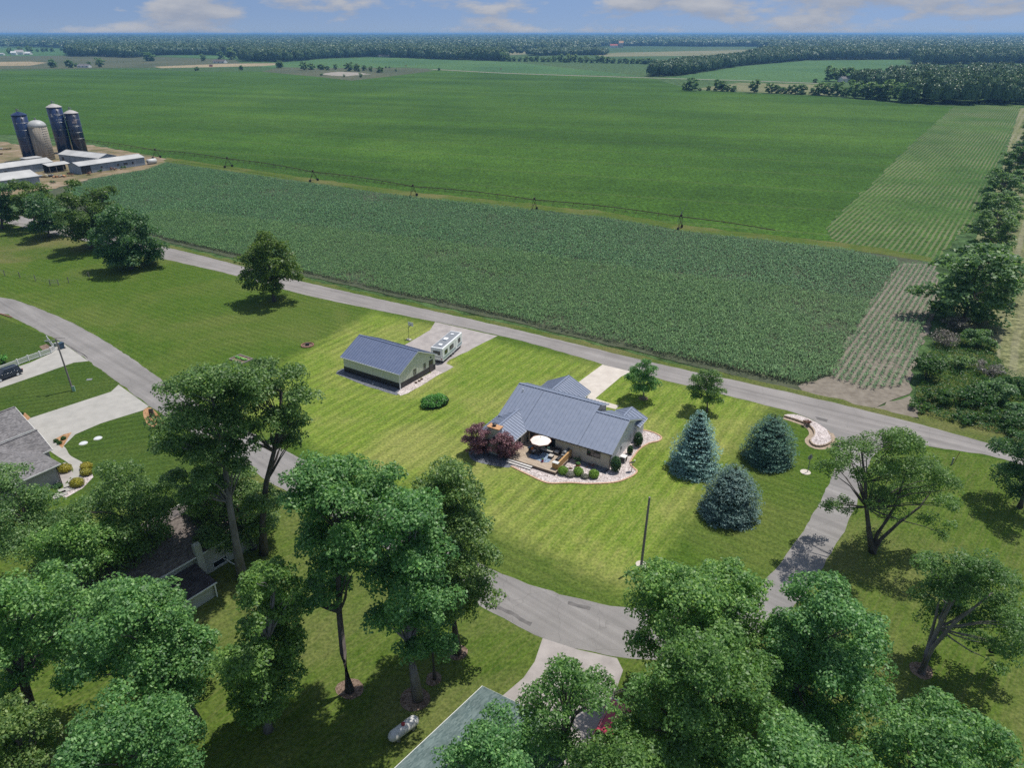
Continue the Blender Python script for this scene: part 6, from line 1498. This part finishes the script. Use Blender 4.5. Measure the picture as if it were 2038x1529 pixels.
# car
def car(name, label, loc, rz, paint, van=True):
    c = empty(name, loc, rz, label, 'car'); L, Wd = 4.9, 1.9
    side = [(-2.4, .35), (-2.45, .75), (-2.3, 1.0), (-1.9, 1.05), (1.3, 1.08), (2.2, .95), (2.42, .7), (2.4, .35)]
    m = MB(); n = len(side); vs = [(x, -Wd / 2, z) for x, z in side] + [(x, Wd / 2, z) for x, z in side]
    m.add(vs, [tuple(range(n)), tuple(range(n, 2 * n))[::-1]] + [(i, n + i, n + (i + 1) % n, (i + 1) % n) for i in range(n)]); m.build('body', M[paint], c, .06)
    cab = [(-2.25, 1.0), (-2.0, 1.68), (.35, 1.72), (1.35, 1.06)]
    m = MB(); k = len(cab); ins = lambda z: .06 + (z - 1.0) * .22
    vs = [(x, -Wd / 2 + ins(z), z) for x, z in cab] + [(x, Wd / 2 - ins(z), z) for x, z in cab]
    m.add(vs, [tuple(range(k)), tuple(range(k, 2 * k))[::-1]] + [(i, k + i, k + (i + 1) % k, (i + 1) % k) for i in range(k)]); m.build('windows', M['glass'], c, .03)
    m = MB(); m.add([(-2.02, -.72, 1.685), (.33, -.72, 1.73), (.33, .72, 1.73), (-2.02, .72, 1.685), (-2.02, -.72, 1.74), (.33, -.72, 1.78), (.33, .72, 1.78), (-2.02, .72, 1.74)], [(0, 3, 2, 1), (4, 5, 6, 7), (0, 1, 5, 4), (1, 2, 6, 5), (2, 3, 7, 6), (3, 0, 4, 7)]); m.build('roof', M[paint], c, .02)
    m = MB()
    for s in (-1, 1):
        for x0, x1 in ((-2.12, -2.0), (-.95, -.88), (.28, .36)): m.bar((x0, s * (Wd / 2 - .05), 1.05), (x1, s * (Wd / 2 - .19), 1.7), .07)
    m.build('pillars', M[paint], c)
    for s in (-1, 1):
        MB().bar((-1.7, s * .62, 1.8), (.1, s * .62, 1.82), .05).build('roof_rack', M['grey_metal'], c)
        for x in (-1.45, 1.5):
            w = MB().tube([(x, s * .72, .34), (x, s * .965, .34)], .34, 16).build('wheel', M['tyre'], c); MB().tube([(x, s * .966, .34), (x, s * .98, .34)], .22, 12).build('rim', M['lamp_glass'], w)
        MB().box(2.32, 2.47, s * .68 - .2, s * .68 + .2, .68, .84).build('headlight', M['lamp_glass'], c); MB().box(-2.5, -2.38, s * .78 - .12, s * .78 + .12, .75, 1.0).build('tail_light', M['tail_red'], c)
        MB().box(.75, .95, s * 1.06 - .1, s * 1.06 + .1, 1.05, 1.2).build('mirror', M[paint], c)
    return c
car('minivan', 'dark blue minivan parked beside the picket fence', G(14, 752), math.atan2((G(0, 766) - G(60, 744)).y, (G(0, 766) - G(60, 744)).x), 'car_blue')
car('red_car', 'red vehicle under the oak on the lower drive', G(1218, 1452), R(60), 'red')
# propane tank
ta, tb_ = G(783, 1466, .65), G(823, 1436, .65); tv = (tb_ - ta); tn = empty('propane_tank', (ta + tb_) / 2 - Vector((0, 0, .65)), math.atan2(tv.y, tv.x), 'white propane tank lying on the shaded lawn', 'tank')
MB().tube([(-1.55 + .5 * (1 - math.cos(t)) - .0, 0, .65) for t in [0, .4, .8, 1.2, 1.57]] + [(1.55 - .5 * (1 - math.cos(t)), 0, .65) for t in [1.57, 1.2, .8, .4, 0]], [max(.01, .5 * math.sin(t)) for t in [0.02, .4, .8, 1.2, 1.57]] + [max(.01, .5 * math.sin(t)) for t in [1.57, 1.2, .8, .4, .02]], 20).smooth().build('vessel', M['tank'], tn)
MB().lathe([(.17, 1.1), (.17, 1.3), (.1, 1.34)], 12).build('valve_dome', M['tail_red'], tn)
for x in (-.8, .8): MB().box(x - .12, x + .12, -.4, .4, 0, .3).build('saddle', M['concrete'], tn)
for x in (-.55, .55): MB().bar((x, 0, 1.12), (x, 0, 1.2), .12).build('lifting_lug', M['tank'], tn)
# stop sign seen from behind
sg = empty('road_sign', G(1607, 940), R(20), 'octagonal road sign seen from behind, at the side lane mouth', 'sign')
MB().bar((0, 0, 0), (0, 0, 2.9), .07).build('post', M['grey_metal'], sg)
_oct = [(.42 * math.cos(math.pi / 8 + k * math.pi / 4), .42 * math.sin(math.pi / 8 + k * math.pi / 4)) for k in range(8)]
_p = MB().prism(_oct, 0, .02).mesh('plate'); _o = link('plate', _p, M['sign_back'], sg); _o.location = (0, .06, 2.4); _o.rotation_euler = (R(90), 0, 0)
mk = empty('utility_marker', G(1894, 925), 0, 'short pale marker post on the right lawn by the road', 'marker'); MB().tube([(0, 0, 0), (0, 0, 1.1)], .12, 8).build('post', M['sign_back'], mk); MB().bar((.3, .1, 0), (.9, .4, 1.9), .06).build('stake', M['reed'], mk)
# raised curved bed behind the dark spruce
cb_ = [(1560, 830), (1585, 838), (1605, 846), (1618, 857), (1620, 868), (1612, 878), (1618, 887), (1630, 890), (1645, 887), (1655, 878), (1648, 862), (1630, 848), (1605, 835), (1580, 828)]
sheet('curved_bed', cb_, .30, M['white_stone'], smooth=True, step=.4)
rw = empty('retaining_wall', G(1605, 850), 0, 'low curved block wall round the raised stone bed', 'wall'); _l = spline(W(cb_[:11]), False, .42); _o0 = G(1605, 850)
bmesh_ = MB().box(-.2, .2, -.11, .11, 0, .16).mesh('block')
for row in range(2):
    for i in range(len(_l) - 1):
        a, b = _l[i], _l[i + 1]; mid = a.lerp(b, .5 + .25 * row) if row == 0 else b
        o = link('block', bmesh_, M['block'], rw); o.location = (mid.x - _o0.x, mid.y - _o0.y, row * .165); o.rotation_euler[2] = math.atan2(b.y - a.y, b.x - a.x)
_c2 = offset_line(_l, -.55)
sheet('curved_bed_path', None, .02, M['block'], world_pts=offset_line(_l, -.75) + offset_line(_l, .1)[::-1])
bush('red_grass_clump', 'dark red ornamental grass in the curved stone bed', G(1605, 845, .3), .75, .9, 'reed', 95, per_m2=40, size=.12, n=6, stems=False)
# small things on the north-west lawn
fp = empty('fire_pit', G(612, 688), 0, 'round brick fire pit on the lawn left of the pole barn', 'fire pit')
brk = MB().box(-.17, .17, -.1, .1, 0, .22).mesh('brick')
for k in range(22):
    a = 2 * math.pi * k / 22; o = link('brick', brk, M['brick'], fp); o.location = (1.15 * math.cos(a), 1.15 * math.sin(a), .0); o.rotation_euler[2] = a + math.pi / 2
MB().lathe([(1.02, .02), (.9, .05), (.05, .06)], 20).build('ash_bed', M['mulch'], fp); MB().tube([(-.35, 0, .3), (.35, .1, .3)], .28, 10).build('log', M['black'], fp)
vb = empty('vegetable_bed', G(480, 716), R(-33), 'timber-edged vegetable bed on the north-west lawn', 'garden bed')
for (x0, x1, y0, y1) in ((-1.9, 1.9, -1.3, -1.12), (-1.9, 1.9, 1.12, 1.3), (-1.9, -1.72, -1.12, 1.12), (1.72, 1.9, -1.12, 1.12)): MB().box(x0, x1, y0, y1, 0, .25).build('timber', M['pole_wood'], vb)
MB().box(-1.72, 1.72, -1.12, 1.12, 0, .12).build('soil', M['mulch'], vb)
for k in range(8): MB().blob((-1.3 + k * .37, .1 * math.sin(k * 2), .28), (.26, .3, .22), k, .5).build('plant', M['juniper'], vb)
# pasture fence at the left
pf = empty('pasture_fence', G(100, 565), 0, 'wire pasture fence with wooden posts and a small gate, left lawn', 'fence'); _o0 = G(100, 565)
fpts = [(-25, 535), (10, 549), (40, 553), (71, 559), (100, 568), (117, 568), (137, 563), (178, 553)]
for k, (u, v) in enumerate(fpts):
    q = G(u, v) - _o0; MB().tube([(q.x, q.y, 0), (q.x + (.1 if k == 4 else 0), q.y, 1.5)], .09, 7).build('post', M['pole_wood'], pf)
    if k:
        pq = G(*fpts[k - 1]) - _o0
        for z in (.5, .9, 1.3): MB().bar((pq.x, pq.y, z), (q.x, q.y, z), .02 if k != 5 else .07).build('wire' if k != 5 else 'gate_rail', M['pole_wood'], pf)
# mailbox bed post by the wide drive
mb_ = empty('mailbox', G(303, 829), R(15), 'dark stone mailbox pillar in the mulch corner bed', 'mailbox'); MB().box(-.3, .3, -.3, .3, 0, 1.1).build('pillar', M['brown_trim'], mb_); MB().xprism([(-.14, 1.1), (-.14, 1.28), (0, 1.38), (.14, 1.28), (.14, 1.1)], -.3, .3).build('box', M['black'], mb_)
# tire swing
ts = empty('tire_swing', G(1972, 1303), 0, 'black tire swing hanging under the right edge tree', 'swing'); MB().tube([(0, 0, .9), (.1, .05, 5.5)], .025, 5).build('rope', M['pole_wood'], ts); MB().tube([(.32 * math.cos(2 * math.pi * k / 14), .06 * math.sin(2 * math.pi * k / 14), .62 + .32 * math.sin(2 * math.pi * k / 14)) for k in range(15)], .11, 7).build('tire', M['tyre'], ts)

# ================================================================== FAR COUNTRY
FP = [proto_tree(201, 12, 6.5, -1.0, 'hedge', n_lobes=12, per_m2=1.6, size=.75, r0=.2), proto_tree(202, 13.5, 6.0, -.8, 'hedge', n_lobes=12, per_m2=1.6, size=.75, shape='vase', r0=.2), proto_tree(203, 9.5, 6.5, -1.0, 'hedge', n_lobes=11, per_m2=1.6, size=.75, r0=.2)]
rnd = random.Random(77)
ORD = ['first', 'second', 'third', 'fourth', 'fifth', 'sixth', 'seventh', 'eighth', 'ninth', 'tenth', 'eleventh', 'twelfth', 'thirteenth', 'fourteenth', 'fifteenth', 'sixteenth', 'seventeenth', 'eighteenth', 'nineteenth', 'twentieth'] + ['twenty-' + q for q in ('first', 'second', 'third', 'fourth', 'fifth', 'sixth', 'seventh', 'eighth', 'ninth')] + ['thirtieth'] + ['thirty-' + q for q in ('first', 'second', 'third', 'fourth', 'fifth', 'sixth', 'seventh', 'eighth', 'ninth')] + ['fortieth']
def far_tree(u, v, s, label, group, k=None, mat=None):
    place_tree(FP[rnd.randrange(3) if k is None else k], 'field_tree', label, G(u, v), (s * rnd.uniform(.9, 1.15), s * rnd.uniform(.9, 1.15), s * rnd.uniform(.85, 1.1)), rnd.uniform(0, 6), group, mat=mat)
# line of trees along the back of the bean field (right)
for k_, (u, v, s) in enumerate(((1362, 180, .6), (1377, 180, 1.1), (1393, 180.5, .35), (1410, 180.5, .4), (1427, 181, .85), (1437, 181, .85), (1447, 182, .6), (1459, 182, .6), (1500, 184, .95), (1530, 185, .75), (1545, 185, .8), (1560, 186, .7), (1575, 186.5, .8), (1593, 187, 1.1), (1617, 188, .7), (1632, 189, 1.2), (1648, 190, .9), (1665, 191, .95), (1682, 192, .8), (1700, 194, 1.3), (1718, 196, 1.3), (1735, 197, 1.45), (1752, 198, 1.4), (1770, 200, 1.5), (1790, 202, 1.5), (1805, 204, 1.5))):
    far_tree(u, v, s, ORD[k_] + ' tree from the left in the thin line behind the bean field', 'trees at the back of the bean field')
for u, v, s, lb in ((1650, 161, 1.5, 'grey-green tree left of the hidden farm roof'), (1668, 162, 1.3, 'low tree before the hidden farm roof'), (1690, 162, 1.7, 'large round tree right of the hidden farm roof'), (1622, 164, .5, 'small bush beside the gravel road near the farm')):
    far_tree(u, v, s, lb, 'trees round the far right farm')
# hedgerow beyond the gravel road
u = 1003; k_ = 0
while u < 1300:
    far_tree(u, 121 + (u - 1000) * .02 + rnd.uniform(-.3, .3), rnd.uniform(.9, 1.35), ORD[k_] + ' tree from the left in the hedgerow across the far green field', 'trees in the far hedgerow'); k_ += 1; u += rnd.uniform(8, 13)
for k_, (u, v, s) in enumerate(((105, 134, 1.2), (140, 134, 1.3), (152, 132, .7), (178, 131.5, .7), (200, 133, 1.35))):
    far_tree(u, v, s, ORD[k_] + ' tree from the left beside the far farmhouse at the left field edge', 'trees at the far left farmhouse')
for k_, (u, v, s) in enumerate(((20, 107, 1.5), (42, 106, 1.5), (60, 107, 1.8), (75, 103, .8), (86, 103, 1.1), (94, 102, 1.0), (104, 103, 1.3), (123, 101, 1.0))):
    far_tree(u, v, s, ORD[k_] + ' tree from the left round the white barns at the far left', 'trees at the far left barns')
for u, v, s, lb in ((298, 121, 2.2, 'big dark tree alone before the woods, left'), (392, 140, .7, 'small tree at the edge of the stubble field'), (480, 139, .6, 'small bush at the edge of the stubble field'), (558, 135, 1.2, 'round tree at the right end of the stubble field'), (405, 121, 1.3, 'bushy tree left of the small far house'), (440, 117, 1.5, 'tree left behind the small far house'), (460, 118, 2.1, 'tall tree behind the small far house'), (660, 113, 1.6, 'tree standing before the central woods')):
    far_tree(u, v, s, lb, 'single far trees')
for k_, (u, v, s) in enumerate(sorted(((605, 139, 1.2), (620, 138, 1.2), (640, 138, 1.0), (652, 139, .8), (668, 138, .7), (695, 141, 1.2), (710, 142, 1.0), (725, 140, .8), (738, 142, .7), (757, 144, .9), (718, 154, .5), (768, 135, .3), (775, 135, .3), (874, 140, .4), (788, 142, .35), (640, 150, .35), (685, 153, .3)))):
    far_tree(u, v, s, ORD[k_] + ' small tree from the left round the sand pit behind the bean field', 'trees round the sand pit')

def wood_template(name, seed, cards, csize, mat='wood_far'):
    """one woodland crown, unit radius and unit height, leaf cards on a lumpy shell; not in the scene itself"""
    rng = np.random.default_rng(seed)
    d = rng.normal(size=(cards, 3)); d /= np.linalg.norm(d, axis=1, keepdims=True); d[:, 2] = np.where(d[:, 2] < -.6, -d[:, 2], d[:, 2])
    k = np.array([1 + .30 * noise.noise(Vector(q) * 2.1 + Vector((seed, 0, 0))) + .16 * noise.noise(Vector(q) * 5.0 + Vector((0, seed, 0))) for q in d])
    c = d * (k * rng.uniform(.84, 1.02, cards))[:, None]; c[:, 2] = .55 + .45 * c[:, 2]
    nn = d * .8 + rng.normal(size=d.shape) * .3; nn[:, 2] += .5; nn /= np.linalg.norm(nn, axis=1, keepdims=True)
    v, f = leaf_cards(c, nn, csize, .7, rng); v[:, 2] = np.maximum(v[:, 2], .0)
    me = np_mesh(name, v, f); me.materials.append(M[mat])
    return bpy.data.objects.new(name, me)
def scatter_tree(temps):
    """node group: instance the template crowns on the points of a mesh, by its 'pick', 'turn' and 'size' attributes"""
    ng = bpy.data.node_groups.new('crown_scatter', 'GeometryNodeTree')
    ng.interface.new_socket('Geometry', in_out='INPUT', socket_type='NodeSocketGeometry'); ng.interface.new_socket('Geometry', in_out='OUTPUT', socket_type='NodeSocketGeometry')
    nd, lk = ng.nodes, ng.links; gi, go = nd.new('NodeGroupInput'), nd.new('NodeGroupOutput'); jn = nd.new('GeometryNodeJoinGeometry')
    def attr(nm, ty):
        q = nd.new('GeometryNodeInputNamedAttribute'); q.data_type = ty; q.inputs[0].default_value = nm; return q.outputs[0]
    pick, turn, size = attr('pick', 'INT'), attr('turn', 'FLOAT_VECTOR'), attr('size', 'FLOAT_VECTOR')
    for k, t in enumerate(temps):
        ob = nd.new('GeometryNodeObjectInfo'); ob.inputs['Object'].default_value = t; ob.inputs['As Instance'].default_value = True
        cp = nd.new('FunctionNodeCompare'); cp.data_type = 'INT'; cp.operation = 'EQUAL'; ins = [s for s in cp.inputs if s.type == 'INT']
        lk.new(pick, ins[0]); ins[1].default_value = k
        ip = nd.new('GeometryNodeInstanceOnPoints')
        lk.new(gi.outputs[0], ip.inputs['Points']); lk.new(cp.outputs[0], ip.inputs['Selection']); lk.new(ob.outputs['Geometry'], ip.inputs['Instance'])
        lk.new(turn, ip.inputs['Rotation']); lk.new(size, ip.inputs['Scale']); lk.new(ip.outputs[0], jn.inputs[0])
    lk.new(jn.outputs[0], go.inputs[0]); return ng
NEAR_NG = scatter_tree([wood_template('wood_crown', s, 900, .105) for s in (1, 2, 3, 4)])
MID_NG = scatter_tree([wood_template('wood_crown', s, 640, .12) for s in (5, 6, 7, 8)])
FAR_NG = scatter_tree([wood_template('wood_crown', s, 320, .17) for s in (9, 10, 11, 12)])
def scatter(name, label, X, Y, Rr, H_, rng, ng):
    n = len(X); me = bpy.data.meshes.new(name); me.vertices.add(n)
    me.vertices.foreach_set('co', np.stack([X, Y, np.zeros(n)], 1).astype(np.float32).ravel())
    me.attributes.new('pick', 'INT', 'POINT').data.foreach_set('value', rng.integers(0, 4, n).astype(np.int32))
    me.attributes.new('turn', 'FLOAT_VECTOR', 'POINT').data.foreach_set('vector', np.stack([np.zeros(n), np.zeros(n), rng.uniform(0, 6.28, n)], 1).astype(np.float32).ravel())
    me.attributes.new('size', 'FLOAT_VECTOR', 'POINT').data.foreach_set('vector', np.stack([Rr, Rr, H_], 1).astype(np.float32).ravel())
    o = bpy.data.objects.new(name, me); col.objects.link(o)
    o.modifiers.new('crowns', 'NODES').node_group = ng
    me.materials.append(M['wood_far'])
    return tag(o, label, 'woods', kind='stuff')
def wood(name, label, px, spacing, ht, seed, ng):
    """woodland mass: many crowns, one object"""
    rng = np.random.default_rng(seed); poly = [tuple(p) for p in W(px)]; P_ = np.array(poly)
    xs = np.arange(P_[:, 0].min(), P_[:, 0].max(), spacing); ys = np.arange(P_[:, 1].min(), P_[:, 1].max(), spacing)
    X, Y = np.meshgrid(xs, ys); X = X.ravel() + rng.uniform(-1, 1, X.size) * spacing * .45; Y = Y.ravel() + rng.uniform(-1, 1, Y.size) * spacing * .45
    k = in_poly(X, Y, poly); X, Y = X[k], Y[k]; n = len(X)
    return scatter(name, label, X, Y, spacing * rng.uniform(.5, .85, n), rng.uniform(*ht, n), rng, ng)
wood('woodland_near', 'dark wood at the right behind the bean field', [(1808, 206), (1900, 209), (2038, 209), (2200, 209), (2200, 184), (1990, 184), (1800, 188)], 9, (13, 22), 1, NEAR_NG)
wood('woodland_near', 'tree tops of the right wood behind its front rows', [(1790, 187), (1990, 184), (2200, 184), (2260, 158), (1840, 156), (1700, 178)], 11, (13, 21), 2, NEAR_NG)
wood('woodland', 'second wood beyond the right one', [(1815, 129), (2038, 126), (2300, 126), (2300, 110), (1830, 110)], 13, (18, 26), 3, MID_NG)
wood('woodland', 'slanting belt of trees from the gravel road to the far woods', [(1293, 152), (1345, 151), (1400, 143), (1480, 130), (1600, 120), (1620, 114), (1480, 120), (1380, 132), (1300, 144)], 10, (14, 19), 4, MID_NG)
wood('woodland', 'belt of woods at the centre right below the hills', [(1480, 121), (1620, 119), (1810, 118), (1810, 106), (1640, 106), (1520, 109)], 14, (16, 24), 5, MID_NG)
wood('woodland', 'broad wood at the centre left behind the fields', [(480, 122), (560, 122.5), (610, 120), (640, 116), (740, 112.5), (900, 118.5), (1005, 121), (1010, 112), (870, 108), (700, 102), (480, 102)], 13, (16, 24), 6, MID_NG)
wood('woodland', 'wood at the left behind the white farm barns', [(135, 112), (200, 112), (260, 115), (300, 111), (330, 109), (480, 110), (480, 100), (135, 99)], 14, (17, 25), 7, MID_NG)
wood('woodland', 'small copse near the far white barn', [(1050, 111), (1100, 110), (1205, 109), (1210, 105), (1080, 104)], 14, (12, 18), 8, MID_NG)
# belts of woodland out to the horizon, thinning with distance
rngf = np.random.default_rng(50)
def belt(label, D0, D1, spacing, ht, seed, cards, csize, skip=(), cover=.62):
    rng = np.random.default_rng(seed)
    ys = np.arange(D0, D1, spacing); Xs, Ys = [], []
    for y in ys:
        x = np.arange(-y * .86, y * .86, spacing) + rng.uniform(-.4, .4) * spacing; Xs.append(x); Ys.append(np.full(len(x), y))
    X = np.concatenate(Xs); Y = np.concatenate(Ys) + rng.uniform(-.5, .5, len(X)) * spacing; X = X + rng.uniform(-.4, .4, len(X)) * spacing
    nz = np.array([noise.noise(Vector((a * .0009, b * .0022, seed))) + .35 * noise.noise(Vector((a * .004, b * .006, seed + 3))) for a, b in zip(X, Y)])
    k = nz > (.5 - cover) * .9
    U = 1019 + F_PX * X / (Y * math.cos(TILT) + CAM_H * math.sin(TILT))
    for (u0, u1, d0, d1) in skip: k &= ~((U > u0) & (U < u1) & (Y > d0) & (Y < d1))
    X, Y = X[k], Y[k]; n = len(X)
    return scatter('distant_woods', label, X, Y, spacing * rng.uniform(.55, .85, n), rng.uniform(*ht, n), rng, FAR_NG)
SK = ((1190, 1530, 2250, 3300), (-400, 140, 2000, 3300), (1000, 1190, 2250, 2600), (320, 480, 1700, 2700), (860, 1010, 2350, 2700))
belt('nearest belt of far woods below the horizon', 2250, 3300, 17, (15, 25), 21, 14, 4.5, SK, .58)
belt('second belt of far blue woods', 3300, 5200, 26, (16, 28), 22, 10, 8, (), .47)
belt('third belt of far blue woods', 5200, 8500, 46, (18, 34), 23, 9, 14, (), .45)
belt('hazy woods along the horizon', 8500, 16000, 90, (22, 42), 24, 8, 28, (), .5)
# far buildings
def far_house(name, label, u, v, rz, w, d, h, rh, wall, roof, wins=3, cat='house'):
    o = empty(name, G(u, v), rz, label, cat); gable_block(o, -w / 2, w / 2, 0, d, h, rh, wall, roof, 'x', .3, .3, False, wall)
    for k in range(wins): window(o, -w / 2 + w * (k + .35) / wins, -w / 2 + w * (k + .65) / wins, .9, 2.2, 0, 'y-', 'brown_trim', 1)
    return o
far_house('farmhouse', 'low white farmhouse among the trees at the left field edge', 165, 134, R(-8), 22, 9, 3, 5.4, 'white', 'shingle_grey')
far_house('barn', 'white gabled barn left of the pair at the far left', 27, 109, R(10), 14, 10, 6, 10, 'white', 'white', 0, 'barn')
far_house('barn', 'largest white barn at the far left', 38, 108.5, R(10), 22, 14, 7, 13, 'white', 'silo_cap', 0, 'barn')
far_house('barn', 'small white barn right of the pair at the far left', 54, 108.5, R(-10), 18, 11, 4, 8, 'white', 'white', 0, 'barn')
far_house('barn', 'white shed cut by the left edge near the horizon', 1, 109.5, R(5), 16, 10, 4, 6, 'white', 'shed_roof', 0, 'barn')
far_house('farmhouse', 'tan-roofed house at the edge of the stubble field', 435, 125, R(-14), 27, 11, 3.4, 6.8, 'white', 'shingle_brown')
far_house('farmhouse', 'small house by the far left woods', 136, 92, 0, 26, 12, 5, 9, 'barn_red', 'barn_red', 2)
far_house('farmhouse', 'white house in front of the left woods', 209, 111, R(60), 12, 9, 6, 9, 'white', 'shingle_grey', 2)
far_house('barn', 'pale round-roofed barn in the copse at the centre', 1116, 104.5, 0, 36, 22, 6, 14, 'shed_roof', 'shed_roof', 0, 'barn')
far_house('barn', 'red-roofed white barn in the copse at the centre', 1141, 104, 0, 34, 16, 7, 12, 'white', 'barn_red', 0, 'barn')
far_house('farmhouse', 'red-roofed house left of the pair near the horizon', 1222, 94, 0, 34, 16, 8, 14, 'white', 'barn_red', 2)
far_house('farmhouse', 'tall pink house right of the pair near the horizon', 1236, 94, 0, 20, 16, 18, 26, 'cushion', 'copper', 2)
far_house('farmhouse', 'grey house hidden behind trees by the gravel road', 1684, 163, R(20), 12, 8, 4, 6.5, 'white', 'shingle_grey', 2)
far_house('farmhouse', 'pale house before the central woods', 765, 113.5, 0, 30, 12, 4, 7.5, 'cushion', 'shingle_brown', 3)
far_house('farmhouse', 'pale farmhouse in the right woods near the horizon', 1795, 102, 0, 34, 14, 6, 12, 'cushion', 'cushion', 2)
for k, (u, v) in enumerate(((808, 133.5), (997, 140))):
    s = empty('field_marker', G(u, v), 0, ('orange marker post beside the far gravel road, nearer the sand pit', 'orange marker post beside the far gravel road, farther from the sand pit')[k], 'marker'); MB().tube([(0, 0, 0), (0, 0, 2.4)], .35, 8).build('post', M['pole_wood'], s); MB().box(-.9, .9, -.2, .2, 2.2, 3.6).build('panel', M['orange'], s)
far_house('tractor_shed', 'small dark red machine standing on the stubble field', 420, 132, R(20), 6, 3, 2.2, 3.2, 'barn_red', 'black', 0, 'machine')

# ================================================================== HAZE
hz = N('haze_air'); hz.n.remove(hz.b)
vol = hz.n.new('ShaderNodeVolumePrincipled')
vol.inputs['Color'].default_value = (0.26, 0.56, 1.0, 1)
vol.inputs['Density'].default_value = 0.000105
vol.inputs['Anisotropy'].default_value = 0.2
hz.l.new(vol.outputs[0], hz.out.inputs['Volume'])
haze = MB().box(-27000, 27000, -27000, 27000, -1.2, 62.0).build('haze', hz.m); haze['kind'] = 'stuff'
haze['label'] = 'pale blue summer haze over the far country'
